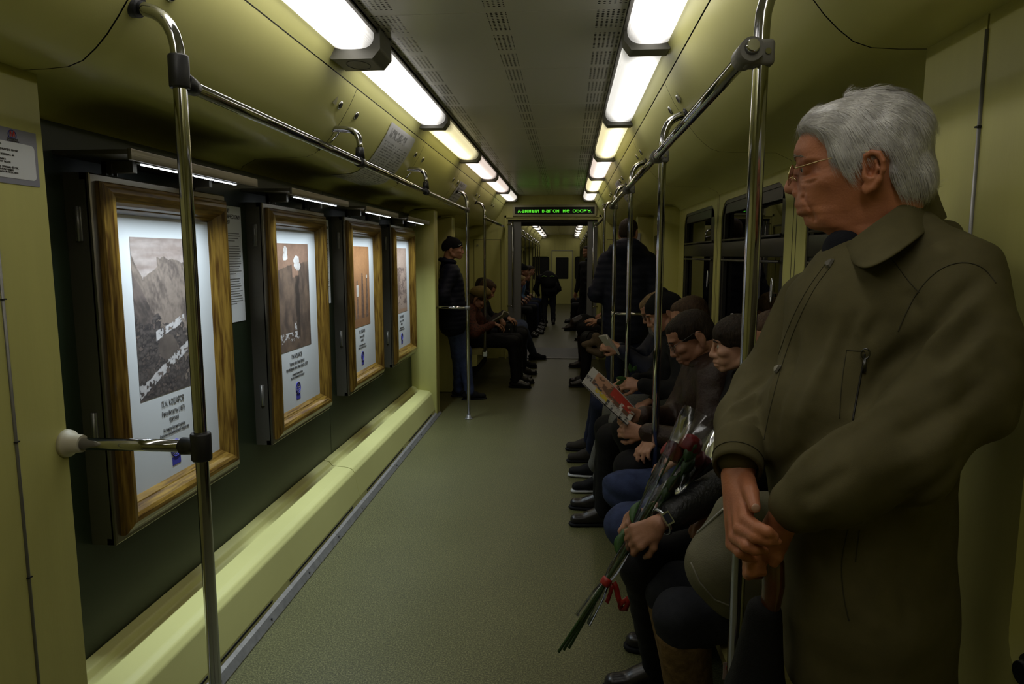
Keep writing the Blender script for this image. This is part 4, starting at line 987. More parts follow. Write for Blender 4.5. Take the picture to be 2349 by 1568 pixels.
def nets(F, A, disp, smooth):
    nx, ny, nz = F.shape; ins = F < 0
    c = np.zeros((nx - 1, ny - 1, nz - 1), np.uint8)
    for a in (0, 1):
        for b in (0, 1):
            for d in (0, 1): c += ins[a:nx - 1 + a, b:ny - 1 + b, d:nz - 1 + d]
    act = np.argwhere((c > 0) & (c < 8)); idm = np.full(c.shape, -1, np.int32); idm[act[:, 0], act[:, 1], act[:, 2]] = np.arange(len(act))
    sumv = np.zeros((len(act), 3)); cnt = np.zeros(len(act))
    cor = [(a, b, d) for a in (0, 1) for b in (0, 1) for d in (0, 1)]
    val = {q: F[act[:, 0] + q[0], act[:, 1] + q[1], act[:, 2] + q[2]] for q in cor}
    pos = lambda q: np.stack([A[i][act[:, i] + q[i]] for i in range(3)], 1)
    for q in cor:
        for ax in range(3):
            if q[ax]: continue
            r = list(q); r[ax] = 1; r = tuple(r); v0, v1 = val[q], val[r]; m = (v0 < 0) != (v1 < 0)
            t = np.where(m, v0 / np.where(m, v0 - v1, 1), 0)[:, None]; p = pos(q) * (1 - t) + pos(r) * t
            sumv[m] += p[m]; cnt[m] += 1
    P = sumv / cnt[:, None]
    quads = []
    for ax in range(3):
        sh = [slice(None)] * 3; s1 = [slice(None)] * 3; sh[ax] = slice(0, -1); s1[ax] = slice(1, None)
        e = ins[tuple(sh)] != ins[tuple(s1)]; ij = np.argwhere(e); b, d = [i for i in range(3) if i != ax]
        ij = ij[(ij[:, b] > 0) & (ij[:, d] > 0) & (ij[:, b] < F.shape[b] - 1) & (ij[:, d] < F.shape[d] - 1)]
        def g(db, dd): t = ij.copy(); t[:, b] -= db; t[:, d] -= dd; return idm[t[:, 0], t[:, 1], t[:, 2]]
        q = np.stack([g(1, 1), g(0, 1), g(0, 0), g(1, 0)], 1); fl = ins[tuple(sh)][ij[:, 0], ij[:, 1], ij[:, 2]] if False else ins[ij[:, 0], ij[:, 1], ij[:, 2]]
        if ax == 1: fl = ~fl
        q[~fl] = q[~fl][:, ::-1]; quads.append(q)
    Q = np.concatenate(quads)
    for _ in range(smooth):
        acc = np.zeros_like(P); n = np.zeros(len(P))
        for i in range(4):
            for j in (1, 3): np.add.at(acc, Q[:, i], P[Q[:, (i + j) % 4]]); np.add.at(n, Q[:, i], 1)
        P = P * 0.4 + 0.6 * acc / n[:, None]
    if disp is not None:
        nn = np.cross(P[Q[:, 2]] - P[Q[:, 0]], P[Q[:, 3]] - P[Q[:, 1]]); N = np.zeros_like(P)
        for i in range(4): np.add.at(N, Q[:, i], nn)
        N /= np.linalg.norm(N, axis=1)[:, None] + 1e-12; P = P + N * disp(P, N)[:, None]
    return P, Q
def mesh_obj(name, PQ, mats, parent, mi=None):
    P, Q = PQ; me = bpy.data.meshes.new(name); P = P.copy(); P[:, 2] -= 0.0125 * np.maximum(0, P[:, 1] - 11.25)
    me.vertices.add(len(P)); me.vertices.foreach_set('co', P.astype(np.float32).ravel())
    me.loops.add(len(Q) * 4); me.loops.foreach_set('vertex_index', Q.astype(np.int32).ravel())
    me.polygons.add(len(Q)); me.polygons.foreach_set('loop_start', np.arange(0, len(Q) * 4, 4, dtype=np.int32)); me.polygons.foreach_set('use_smooth', np.ones(len(Q), bool))
    for m in (mats if isinstance(mats, (list, tuple)) else [mats]): me.materials.append(m)
    if mi is not None: me.polygons.foreach_set('material_index', mi(P[Q].mean(1)).astype(np.int32))
    me.update(calc_edges=True); me.validate()
    o = bpy.data.objects.new(name, me); return link(o, parent)
# wrinkles: a few slanted sine folds modulated by one another
def folds(seed=0, amp=0.004, freq=38.0, axis=(0, 0, 1), along=0.35):
    r = np.random.default_rng(seed); ax = unit(axis); ws = []
    for i in range(7):
        d = unit(ax * (1.0 if i < 5 else along) + r.normal(size=3) * 0.45); ws.append((d * freq * (0.45 + 1.1 * r.random()), r.random() * 6.28, 0.5 + r.random()))
    wm = [(r.normal(size=3) * freq * 0.22, r.random() * 6.28) for _ in range(3)]
    def f(P, N):
        o = np.zeros(len(P)); m = 1.0
        for w_, p in wm: m = m * (0.55 + 0.45 * np.sin(P @ w_ + p))
        for w_, p, a in ws: t = np.sin(P @ w_ + p + 1.2 * np.sin(P @ w_[[1, 2, 0]] * 0.5)); o += a * np.sign(t) * np.abs(t) ** 1.4
        return amp * o / 3.0 * (0.35 + 1.3 * m)
    return f
# ------------------------------------------------------------------ heads and hands
def frame(fwd, up=(0, 0, 1)):
    f = unit(fwd); u = np.array(up, float); u = unit(u - f * (u @ f)); l = np.cross(u, f); return np.stack([f, l, u], 1)   # columns forward, left, up
def head(F, c, R, s=1.0, old=False, neck=None, female=False):
    w = lambda x, y, z: c + R @ (np.array([x, y, z]) * s)
    E = lambda p, r, **k: F.ell(w(*p), np.array(r) * s, R, **k)
    C = lambda a, b, r0, r1=None, **k: F.cap(w(*a), w(*b), r0 * s, (r1 if r1 else r0) * s, **k)
    E((0.014, 0, 0.044), (0.099, 0.075, 0.076)); E((0.065, 0, 0.066), (0.052, 0.060, 0.042))
    E((0.096, 0, 0.040), (0.028, 0.052, 0.015)); E((0.053, 0, -0.02), (0.060, 0.057, 0.062))
    E((0.038, 0, -0.052), (0.062, 0.050, 0.034))
    E((0.096, 0, -0.082), (0.017, 0.021, 0.015))
    for sg in (1, -1): 
        C((0.0, sg * 0.056, -0.045), (0.092, sg * 0.016, -0.084), 0.019, 0.013); E((0.088, sg * 0.042, -0.010), (0.028, 0.022, 0.020))
        E((0.085, sg * 0.032, -0.045), (0.022, 0.018, 0.024))
        # ear: shell with a hollow, and a lobe
        Re = R @ np.array([[0.97, -0.2 * sg, 0.17], [0.2 * sg, 0.98, 0], [-0.17, 0, 0.985]])
        F.ell(w(-0.006, sg * 0.080, 0.004), np.array([0.020, 0.009, 0.033]) * s, Re); E((0.002, sg * 0.077, -0.030), (0.010, 0.007, 0.013))
        F.ell(w(-0.003, sg * 0.0895, 0.008), np.array([0.010, 0.0065, 0.020]) * s, Re, neg=True)
        E((0.122, sg * 0.031, 0.016), (0.015, 0.019, 0.012), neg=True)
        F.ell(w(0.099, sg * 0.031, 0.013), np.array([0.0135, 0.0145, 0.0125]) * s, R)
    nz = 0.0 if not old else 0.004
    C((0.119, 0, 0.026), (0.133 + nz, 0, -0.020), 0.0070, 0.0095); E((0.132 + nz, 0, -0.024), (0.0120 + nz * .4, 0.0135 + nz * .4, 0.0105))
    for sg in (1, -1): E((0.117, sg * 0.0145, -0.028), (0.0115, 0.0085, 0.0095)); E((0.126, sg * 0.008, -0.038), (0.006, 0.004, 0.004), neg=True)
    C((0.112, -0.020, -0.053), (0.121, 0, -0.052), 0.0075); C((0.121, 0, -0.052), (0.112, 0.020, -0.053), 0.0075)
    C((0.111, -0.017, -0.0665), (0.1175, 0, -0.067), 0.0075); C((0.1175, 0, -0.067), (0.111, 0.017, -0.0665), 0.0075)
    C((0.115, -0.024, -0.060), (0.131, 0, -0.0595), 0.0018, neg=True); C((0.131, 0, -0.0595), (0.115, 0.024, -0.060), 0.0018, neg=True)
    if old: E((0.045, 0, -0.095), (0.045, 0.045, 0.022)); C((0.128, 0.016, -0.034), (0.112, 0.034, -0.066), 0.0022, neg=True); C((0.128, -0.016, -0.034), (0.112, -0.034, -0.066), 0.0022, neg=True)
    if neck is not None: F.cap(w(-0.022, 0, -0.04), neck, (0.052 if female else 0.058) * s, 0.062 * s)
    return w
def hand(F, wr, fd, back, thumb_side, curl=(0.5, 0.55, 0.6, 0.65), s=1.0, thumb=0.3, tcurl=0.35, spread=0.05, arm=None):
    """wrist point, finger direction, direction of the back of the hand, +1/-1: thumb along fd x back"""
    f = unit(fd); b = unit(np.array(back, float) - f * (np.array(back) @ f)); t = np.cross(f, b) * thumb_side; r = 0.0080 * s
    for k, o in enumerate((0.030, 0.010, -0.010, -0.028)):
        F.cap(wr + f * 0.012 * s + t * o * 0.5 * s, wr + f * (0.082 - 0.004 * abs(k - 1)) * s + t * o * s, 0.0125 * s, 0.0105 * s)
        p = wr + f * (0.086 - 0.005 * abs(k - 1)) * s + t * o * s; L = [0.042, 0.047, 0.043, 0.034][k] * s; d = unit(f + t * (1.5 - k) * spread); a = 0.0
        for j, (m, rr) in enumerate(((1.0, 1.0), (0.65, 0.93), (0.52, 0.82))):
            a += curl[k] * (0.9 if j == 0 else 1.0); dd = d * math.cos(a) - b * math.sin(a); q = p + dd * L * m
            F.cap(p, q, r * rr * (0.86 if k == 3 else 1), r * rr * 0.92 * (0.86 if k == 3 else 1)); p = q
    p = wr + f * 0.022 * s + t * 0.024 * s - b * 0.004; F.cap(wr + f * .01 * s, p, 0.014 * s, 0.0135 * s)
    d = unit(f * 0.75 + t * 0.62 - b * thumb)
    for m, rr in ((0.040, 1.3), (0.032, 1.12), (0.026, 1.0)):
        q = p + d * m * s; F.cap(p, q, r * rr, r * rr * 0.92); p = q; d = unit(d - t * tcurl - b * tcurl * 0.6)
    F.fine.append((wr + f * 0.08 * s, 0.11 * s))
    if arm is not None: F.cap(arm, wr, 0.030 * s, 0.0235 * s, flat=(t, 1.2))
# ------------------------------------------------------------------ people
SK = mat('skin_fair', (0.42, 0.205, 0.125), 0.5, noise=0.18, scale=40, bump=0.08, bscale=260, sss=0.0)
SKB = mat('skin_young', (0.50, 0.27, 0.175), 0.5, noise=0.08, scale=30)
def cloth(name, col, rough=0.85, noise=0.25, scale=60, bump=0.25, bscale=500, sheen=0.0, spec=0.18, **k): return mat(name, col, rough, noise=noise, scale=scale, bump=bump, bscale=bscale, sheen=sheen, spec=spec, **k)
C_black = cloth('black_cloth', (0.008, 0.008, 0.009), 0.7)
C_leather = cloth('black_leather', (0.010, 0.010, 0.010), 0.38, spec=0.35, bump=0.35, bscale=120)
C_brown = cloth('brown_leather', (0.040, 0.022, 0.015), 0.42, spec=0.3, noise=0.35, scale=14, bump=0.35, bscale=90)
C_jeans = cloth('blue_denim', (0.048, 0.066, 0.15), 0.85, noise=0.4, scale=25)
C_jlight = cloth('worn_denim', (0.085, 0.105, 0.19), 0.85, noise=0.4, scale=16)
C_jdark = cloth('dark_denim', (0.020, 0.026, 0.060), 0.85)
C_char = cloth('charcoal_denim', (0.026, 0.028, 0.036), 0.85)
C_sweat = cloth('grey_melange', (0.20, 0.20, 0.185), 0.95, noise=0.45, scale=220)
C_navy = cloth('navy_nylon', (0.008, 0.010, 0.026), 0.5)
C_dkgreen = cloth('dark_olive_cloth', (0.030, 0.030, 0.022), 0.85)
C_shoe = mat('shoe_leather', (0.012, 0.010, 0.010), 0.3)
C_suede = cloth('dark_suede', (0.040, 0.035, 0.030), 0.9)
C_sole = mat('white_rubber_sole', (0.42, 0.42, 0.42), 0.6)
H_dark = cloth('dark_brown_hair', (0.030, 0.019, 0.011), 0.55, noise=0.6, scale=90, stretch=(1, 1, 0.2), bump=0.6, bscale=160)
H_brown = cloth('brown_hair', (0.075, 0.042, 0.020), 0.55, noise=0.6, scale=90, stretch=(1, 1, 0.2), bump=0.6, bscale=160)
H_sand = cloth('sandy_grey_hair', (0.26, 0.17, 0.09), 0.6, noise=0.6, scale=90, stretch=(1, 1, 0.2), bump=0.6, bscale=160)
H_beard = cloth('grey_beard', (0.22, 0.21, 0.20), 0.7, noise=0.6, scale=120, stretch=(1, 1, 0.2), bump=0.6, bscale=160)
H_blond = cloth('blond_hair', (0.45, 0.33, 0.15), 0.6, noise=0.5, scale=90, bump=0.5, bscale=160)
KNIT = cloth('black_knit', (0.010, 0.010, 0.010), 0.95, bump=0.5, bscale=220)

def ik(s, w_, L1, L2, hint):
    s, w_ = np.array(s, float), np.array(w_, float); d = w_ - s; D = np.linalg.norm(d); k = max(1.0, (D + 0.004) / (L1 + L2)); L1 *= k; L2 *= k
    a = (L1 ** 2 - L2 ** 2 + D ** 2) / (2 * D); h = math.sqrt(max(L1 ** 2 - a * a, 0)); u = d / D; hint = np.array(hint, float); n_ = unit(hint - u * (hint @ u))
    return s + u * a + n_ * h
def base_J(f, pv, ch, hc, hf, hu=(0, 0, 1), sw=0.185, hw=0.09, sc=1.0):
    f = unit(f); l = np.cross((0, 0, 1), f); up = unit(np.array(ch) - np.array(pv))
    J = dict(f=f, l=l, pv=np.array(pv, float), ch=np.array(ch, float), hc=np.array(hc, float), R=frame(hf, hu), sc=sc, up=up)
    J['nb'] = J['ch'] + up * 0.17 * sc
    J['sh'] = [J['ch'] + up * 0.115 * sc + l * s * sw * sc for s in (1, -1)]
    J['hp'] = [J['pv'] + l * s * hw * sc for s in (1, -1)]
    return J
def hair_field(style, w, R, s):
    F = Field(0.004 * s)
    E = lambda p, r, **k: F.ell(w(*p), np.array(r) * s, R, **k)
    if style in ('short', 'fringe', 'long'):
        E((0.008, 0, 0.050), (0.103, 0.081, 0.083)); E((-0.036, 0, 0.012), (0.059, 0.073, 0.068)); E((0.060, 0, 0.080), (0.055, 0.058, 0.040))
        if style == 'fringe': E((0.098, 0, 0.062), (0.026, 0.060, 0.034)); E((0.018, 0, 0.062), (0.105, 0.088, 0.080)); E((0.03, 0.062, 0.03), (0.035, 0.016, 0.04)); E((0.03, -0.062, 0.03), (0.035, 0.016, 0.04))
        if style == 'long': E((-0.03, 0, -0.05), (0.065, 0.082, 0.12))
        zf = 0.040 if style == 'fringe' else 0.066
        F.ell(w(0.128, 0, zf - 0.105), np.array([0.085, 0.11, 0.105]) * s, R, neg=True)
        for sg in (1, -1): F.ell(w(0.055, sg * 0.085, -0.045), np.array([0.075, 0.05, 0.065]) * s, R, neg=True); F.ell(w(0.0, sg * 0.088, 0.0), np.array([0.022, 0.018, 0.034]) * s, R, neg=True)
    elif style == 'balding':
        E((-0.020, 0, 0.040), (0.088, 0.083, 0.085)); E((-0.042, 0, 0.005), (0.060, 0.074, 0.07))
        F.ell(w(0.07, 0, 0.11), np.array([0.075, 0.05, 0.06]) * s, R, neg=True); F.ell(w(0.13, 0, 0.0), np.array([0.10, 0.11, 0.11]) * s, R, neg=True)
        for sg in (1, -1): F.ell(w(0.0, sg * 0.088, 0.0), np.array([0.022, 0.018, 0.034]) * s, R, neg=True)
    elif style == 'beanie':
        E((0.010, 0, 0.054), (0.112, 0.087, 0.088)); E((-0.03, 0, 0.035), (0.085, 0.087, 0.085)); F.cap(w(0.0, 0, 0.10), w(-0.03, 0, 0.130), 0.06 * s, 0.03 * s)
        F.plane(w(0.10, 0, 0.040), R @ np.array([0.28, 0, -0.96]))
    return F
def glasses(root, w, R, s, m, lens=True, th=0.0011, hx=0.131, rim=True):
    g = MB()
    for sg in (1, -1):
        pts = [w(hx - 0.002 * abs(math.cos(a)) - 0.006 * abs(sg * (0.034 + 0.024 * math.cos(a))) / 0.06, sg * (0.034 + 0.0235 * math.cos(a)), 0.008 + 0.018 * math.sin(a)) for a in [k * math.pi / 12 for k in range(24)]]
        if rim: g.tube(pts, th * s, 6, closed=True)
        g.tube([w(hx - 0.006, sg * 0.0575, 0.020), w(hx - 0.016, sg * 0.071, 0.024), w(0.06, sg * 0.079, 0.030), w(0.012, sg * 0.0835, 0.036), w(-0.012, sg * 0.086, 0.030), w(-0.028, sg * 0.084, 0.008)], th * s, 6)
        if lens:
            L_ = MB(); L_.add([tuple(np.array(p)) for p in pts], [tuple(range(24))]); L_.build('lens', M['lens'], root)
    g.tube([w(hx - 0.003, 0.012, 0.014), w(hx + 0.003, 0, 0.018), w(hx - 0.003, -0.012, 0.014)], th * s, 6)
    return g.build('glasses', m, root)
def person(J, label, st, group=None):
    sc = J['sc']; f, l = J['f'], J['l']; Z_ = np.array((0, 0, 1.0)); res, fine = st.get('res', (0.012, 0.006))
    base = (J['pv'][0], J['pv'][1], max(0.0, min([a[2] for a in J['an']] + [J['pv'][2]]) - 0.1))
    root = empty('person', (base[0], base[1], base[2] - drop(base[1])), label, 'person', group)
    J['el'] = J.get('el') or [ik(J['sh'][i], J['wr'][i], 0.285 * sc, 0.255 * sc, J.get('eh', [(-f * 0.3 + l * (0.5 if i == 0 else -0.5) - Z_ * 0.8) for i in (0, 1)])[i]) for i in (0, 1)]
    # body: one continuous surface
    F = Field(0.0042 * sc); w = head(F, J['hc'], J['R'], sc * 0.97, old=st.get('old', False), neck=J['nb'], female=st.get('female', False))
    F.fine.append((J['hc'] + np.array((0, 0, 0.0)), 0.15 * sc))
    F.cap(J['nb'], J['ch'], 0.06, 0.10); F.cap(J['ch'], J['pv'], 0.10, 0.09); F.cap(J['sh'][0], J['sh'][1], 0.045)
    for i in (0, 1):
        F.cap(J['sh'][i], J['el'][i], 0.040, 0.034); F.cap(J['el'][i], J['wr'][i], 0.034, 0.024)
        F.cap(J['hp'][i], J['kn'][i], 0.06, 0.045); F.cap(J['kn'][i], J['an'][i], 0.045, 0.028); F.cap(J['an'][i], J['an'][i] + J['fd'][i] * 0.09 - Z_ * 0.055, 0.024, 0.018)
        if st.get('hands', (1, 1))[i]:
            fd, bk, ts = J['hd'][i][:3]; hand(F, J['wr'][i], fd, bk, ts, *(J['hd'][i][3:] or ()), s=0.98 * sc)
    mesh_obj('body', F.mesh(res, fine, smooth=1), st.get('skin', SK), root)
    # jacket
    b = st.get('bulk', 1.0); F = Field(0.022)
    lo = J['pv'] + J['up'] * st.get('hem', -0.02); tw = st.get('tw', 1.0)
    F.cap(lo + l * 0.055 * tw, J['ch'] + l * 0.060 * tw, 0.128 * b * sc, 0.112 * b * sc); F.cap(lo - l * 0.055 * tw, J['ch'] - l * 0.060 * tw, 0.128 * b * sc, 0.112 * b * sc)
    F.cap(J['sh'][0] - l * .03, J['sh'][1] + l * .03, 0.072 * b * sc); F.cap(J['nb'] - J['up'] * .05, J['nb'] + (Z_ * 0.6 + J['up'] * 0.4) * 0.028, 0.085 * sc, 0.070 * sc)
    for i in (0, 1):
        F.chain([J['sh'][i], J['el'][i], J['wr'][i] - unit(J['wr'][i] - J['el'][i]) * st.get('cuff', 0.02)], [0.070 * b * sc, 0.056 * b * sc, 0.041 * b * sc])
    if st.get('coat'):
        for i in (0, 1): F.cap(J['hp'][i], J['hp'][i] * (1 - st['coat']) + J['kn'][i] * st['coat'], 0.10 * sc, 0.10 * sc)
    if st.get('hood'): F.ell(J['nb'] - f * 0.09 + Z_ * 0.035, (0.12, 0.075, 0.085)); F.cap(J['nb'] + l * .10 - f * .03 - Z_ * .0, J['nb'] - l * .10 - f * .03, 0.065); F.cap(J['nb'] + l * .07 + Z_ * .01, J['nb'] - l * .07 + Z_ * .01, 0.06)
    if st.get('belly'): F.ell(J['pv'] + Z_ * 0.18 + f * 0.07, (0.13, 0.14, 0.15))
    d = folds(st.get('seed', 1), st.get('fold', 0.006), st.get('ff', 62.0))
    if st.get('quilt'):
        d0 = d; q = st['quilt']; d = lambda P, N: d0(P, N) * 0.5 + 0.0045 * np.abs(np.sin((P @ J['up']) * math.pi / q)) - 0.003
    jm = mesh_obj('jacket', F.mesh(res * 0.9 if False else max(res * 0.85, 0.008), None, d, smooth=1), st['jacket'], root)
    # collar: thick ring round the neck
    if not st.get('hood'):
        g = MB(); cr = 0.074 * sc; pts = [J['nb'] + Z_ * (0.038 + 0.014 * math.cos(a + math.pi)) + f * math.cos(a) * cr * 1.05 + l * math.sin(a) * cr * 1.1 for a in [k * math.pi / 10 for k in range(20)]]
        g.tube(pts, 0.024 * sc, 10, closed=True); g.build('collar', st.get('collar', st['jacket']), root)
    # trousers
    F = Field(0.02); F.cap(J['hp'][0], J['hp'][1], 0.105 * sc); t = st.get('legs', 1.0)
    for i in (0, 1): F.chain([J['hp'][i], J['kn'][i], J['an'][i] - Z_ * 0.012 + J['fd'][i] * 0.012], [0.098 * t * sc, 0.070 * t * sc, 0.054 * t * sc])
    if st.get('skirt'): F.cap(J['kn'][0], J['kn'][1], 0.075); F.cap(J['hp'][0] * .5 + J['kn'][0] * .5, J['hp'][1] * .5 + J['kn'][1] * .5, 0.095)
    F.cap(J['pv'], J['pv'] + J['up'] * 0.08, 0.11)
    mesh_obj('skirt' if st.get('skirt') else 'trousers', F.mesh(max(res * 0.85, 0.008), None, folds(st.get('seed', 1) + 50, 0.004, 50.0), smooth=1), st['trousers'], root)
    for i in (0, 1):
        a = J['an'][i]; fd = unit(J['fd'][i]); F = Field(0.008); rd = np.array((0, 0, 1.0)); zz = J.get('fu', [Z_, Z_])[i]; ln = 0.17 * sc
        F.cap(a, a - zz * 0.045, 0.042 * sc, 0.040 * sc); F.cap(a - zz * 0.052 - fd * 0.03, a + fd * ln - zz * 0.062, 0.036 * sc, 0.033 * sc, flat=(zz, 0.9)); F.cap(a - zz * 0.01, a + fd * 0.09 - zz * 0.045, 0.040 * sc, 0.034 * sc)
        if st.get('boots'): F.chain([J['kn'][i] * (st['boots']) + a * (1 - st['boots']), a], [0.080 * sc, 0.060 * sc])
        F.plane(a - zz * 0.088, -zz)
        so = mesh_obj('boot' if st.get('boots') else 'shoe', F.mesh(max(res * 0.7, 0.007), None, None, smooth=1), st.get('shoes', C_shoe), root)
        F = Field(0.004); F.cap(a - zz * 0.088 - fd * 0.035, a - zz * 0.088 + fd * (ln + 0.005), 0.040 * sc, 0.036 * sc); F.plane(a - zz * 0.095, -zz); F.plane(a - zz * 0.078, zz)
        mesh_obj('sole', F.mesh(max(res * 0.6, 0.006), None, None, smooth=0), st.get('sole', C_black), so)
    if st.get('hair'):
        F = hair_field(st['hair'], w, J['R'], sc * 0.97); mesh_obj('knit_cap' if st['hair'] == 'beanie' else 'hair', F.mesh(max(fine * 0.8, 0.0045), None, folds(3, 0.0014, 260.0, J['R'][:, 1]) if st['hair'] != 'beanie' else None, smooth=1), st['hairm'], root)
    if fine < 0.008:
        for sg in (1, -1):
            g = MB(); g.ell(w(0.100, sg * 0.031, 0.013), (0.0128, 0.0128, 0.0128), 0, 14, 10); e_ = g.build('eye', mat('eye_white', (0.35, 0.32, 0.28), 0.2), root)
            g = MB(); g.ell(w(0.1085, sg * 0.031, 0.012), (0.0048, 0.0048, 0.0048), 0, 10, 8); g.build('iris', mat('eye_iris', (0.02, 0.015, 0.012), 0.15), e_)
            g = MB(); g.tube([w(0.121, sg * 0.014, 0.034), w(0.123, sg * 0.030, 0.039), w(0.112, sg * 0.048, 0.034)], [0.003, 0.0038, 0.002], 8); g.build('eyebrow', st.get('browm', st['hairm']), root)
    if st.get('glasses'): glasses(root, w, J['R'], sc, st['glasses'])
    J['w'] = w; J['root'] = root; J['jm'] = jm
    return root
GREYM = mat('spectacle_metal', (0.10, 0.10, 0.10), 0.3, 1.0)

def seated(side, y, hc, hf, wr=None, pvx=0.96, kn=None, an=None, sc=1.0, lean=None, hd=None, ch=None):
    f = np.array((-side, 0, 0.0)); l = np.cross((0, 0, 1), f); hc = np.array(hc, float)
    pv = np.array((XC + side * pvx, y, 0.545 + 0.0)); nb = hc - frame(hf)[:, 2] * 0.03 - np.array((0, 0, 0.115 * sc)) - f * 0.05
    ch_ = pv + (nb - pv) * 0.70 if ch is None else np.array(ch); J = base_J(f, pv, ch_, hc, hf, sc=sc); J['nb'] = nb; J['up'] = unit(nb - pv)
    J['kn'] = [np.array(k) for k in kn] if kn is not None else [pv + f * 0.45 * sc + l * s * 0.11 + np.array((0, 0, -0.04)) for s in (1, -1)]
    J['an'] = [np.array(a) for a in an] if an is not None else [k + f * 0.02 + np.array((0, 0, -(k[2] - 0.098))) for k in J['kn']]
    J['fd'] = [unit(f + l * s * 0.12) for s in (1, -1)]
    J['wr'] = [np.array(p) for p in wr] if wr is not None else [J['kn'][i] * 0.45 + J['hp'][i] * 0.55 + np.array((0, 0, 0.15)) for i in (0, 1)]
    J['hd'] = hd or [(unit(f * 0.8 - l * s * 0.5 - np.array((0, 0, 0.25))), (0, 0, 1), 1 if s < 0 else -1) for s in (1, -1)]
    return J
def look(side, down=0.3, turn=0.0): return unit((-side * math.cos(down) * math.cos(turn), math.cos(down) * math.sin(turn), -math.sin(down)))
Vd = (-1, 0, 0)
# the boy
J = seated(1, 2.85, wp(1708, 796, 2.74), look(1, 0.10, 0.12), kn=[wp(1440, 1205, 2.38), wp(1425, 1120, 2.92)], an=[(0.50, 2.62, 0.1), (0.50, 2.92, 0.1)], sc=0.99,
           wr=[(0.47, 2.68, 0.72), (0.42, 2.98, 0.72)])
person(J, 'boy with a dark fringe, black jacket and blue jeans, seated beside the rose holder', dict(jacket=C_black, trousers=C_jeans, hair='fringe', hairm=H_dark, skin=SKB, res=(0.011, 0.0042), seed=3, sole=C_sole, shoes=C_black))
# man reading a newspaper
wl, wr_ = wp(1478, 992, 3.02), wp(1472, 952, 3.22)
J = seated(1, 3.38, wp(1598, 772, 3.16), look(1, 0.52, 0.0), sc=1.04, wr=[wl, wr_], kn=[wp(1450, 1075, 3.05), wp(1440, 985, 3.60)], an=[(0.50, 3.25, 0.1), (0.48, 3.6, 0.1)],
           hd=[(unit((-0.95, 0.25, 0.1)), (-0.1, -0.9, 0.25), -1, (1.0, 1.05, 1.1, 1.15)), (unit((-0.9, -0.25, 0.15)), (0.0, 0.95, 0.3), 1, (0.9, 0.95, 1.0, 1.1))])
person(J, 'man in a brown leather jacket and glasses, bent over his newspaper', dict(jacket=C_brown, trousers=C_black, hair='short', hairm=H_dark, res=(0.011, 0.0042), seed=5, bulk=1.1, fold=0.007, glasses=GREYM))
# man whose head shows behind the newspaper reader
J = seated(1, 3.86, wp(1592, 728, 3.86), look(1, 0.35))
person(J, 'man with short brown hair, mostly hidden behind the newspaper reader', dict(jacket=C_dkgreen, trousers=C_black, hair='short', hairm=H_brown, res=(0.014, 0.007), seed=6))
# man in a black knit cap and grey sweatpants
J = seated(1, 4.30, wp(1531, 718, 4.10), look(1, 0.45), wr=[wp(1470, 882, 3.95), wp(1455, 872, 4.15)], kn=[wp(1432, 965, 3.95), wp(1415, 935, 4.35)], an=[(0.24, 4.30, 0.10), (0.22, 4.58, 0.10)],
           hd=[(unit((-0.95, 0.25, 0.05)), (0, -0.8, 0.5), -1, (0.8, 0.85, 0.9, 0.95)), (unit((-0.95, -0.2, 0.05)), (0, 0.5, 0.8), 1, (0.6, 0.65, 0.7, 0.7))])
person(J, 'man in a black knit cap and light grey sweatpants, right bench', dict(jacket=C_black, trousers=C_sweat, hair='beanie', hairm=KNIT, browm=H_dark, res=(0.013, 0.0055), seed=7, bulk=1.1, legs=1.08, sole=C_sole, shoes=C_black))
# bearded man with a book
J = seated(1, 4.78, wp(1514, 710, 4.60), look(1, 0.55), wr=[wp(1424, 802, 4.45), wp(1420, 796, 4.6)], an=[(0.21, 4.95, 0.10), (0.20, 5.22, 0.10)],
           hd=[(unit((-0.9, 0.3, 0.3)), (0, -0.8, 0.3), -1, (0.8, 0.85, 0.9, 0.95)), (unit((-0.9, -0.2, 0.3)), (0, 0.8, 0.3), 1, (0.6, 0.65, 0.7, 0.7))])
rb = person(J, 'man with sandy hair, glasses and a long grey beard, reading a small book', dict(jacket=C_navy, trousers=C_jdark, hair='short', hairm=H_sand, res=(0.013, 0.0055), seed=8, bulk=1.1, glasses=GREYM, shoes=C_suede))
F = Field(0.01); w = J['w']; F.chain([w(0.10, 0, -0.075), w(0.10, 0, -0.13), w(0.085, 0, -0.19)], [0.030, 0.036, 0.020]); F.cap(w(0.05, 0.05, -0.05), w(0.1, 0.01, -0.1), 0.02, 0.03); F.cap(w(0.05, -0.05, -0.05), w(0.1, -0.01, -0.1), 0.02, 0.03)
mesh_obj('beard', F.mesh(0.007, None, folds(4, 0.002, 200.0)), H_beard, rb)
# man holding the roses
wl, wr_ = wp(1512, 1200, 1.93), wp(1500, 1172, 2.08)
J = seated(1, 2.42, wp(1792, 790, 2.40), look(1, 0.2), wr=[wl, wr_], kn=[wp(1478, 1295, 2.15), wp(1470, 1225, 2.55)], an=[wp(1520, 1470, 2.38) * [1, 1, 0] + [0, 0, 0.10], wp(1560, 1400, 2.6) * [1, 1, 0] + [0, 0, 0.10]],
           hd=[(unit((-0.80, 0.05, -0.55)), (-0.35, -0.85, 0.35), -1, (0.75, 0.8, 0.85, 0.9)), (unit((-0.85, -0.15, -0.15)), (-0.1, 0.6, 0.8), 1, (1.0, 1.0, 1.05, 1.1))])
rr_ = person(J, 'man in a black leather jacket and steel wristwatch, holding red roses', dict(jacket=C_leather, trousers=C_black, hair='short', hairm=H_brown, res=(0.011, 0.0042), seed=9, bulk=1.1, fold=0.007, cuff=0.055))
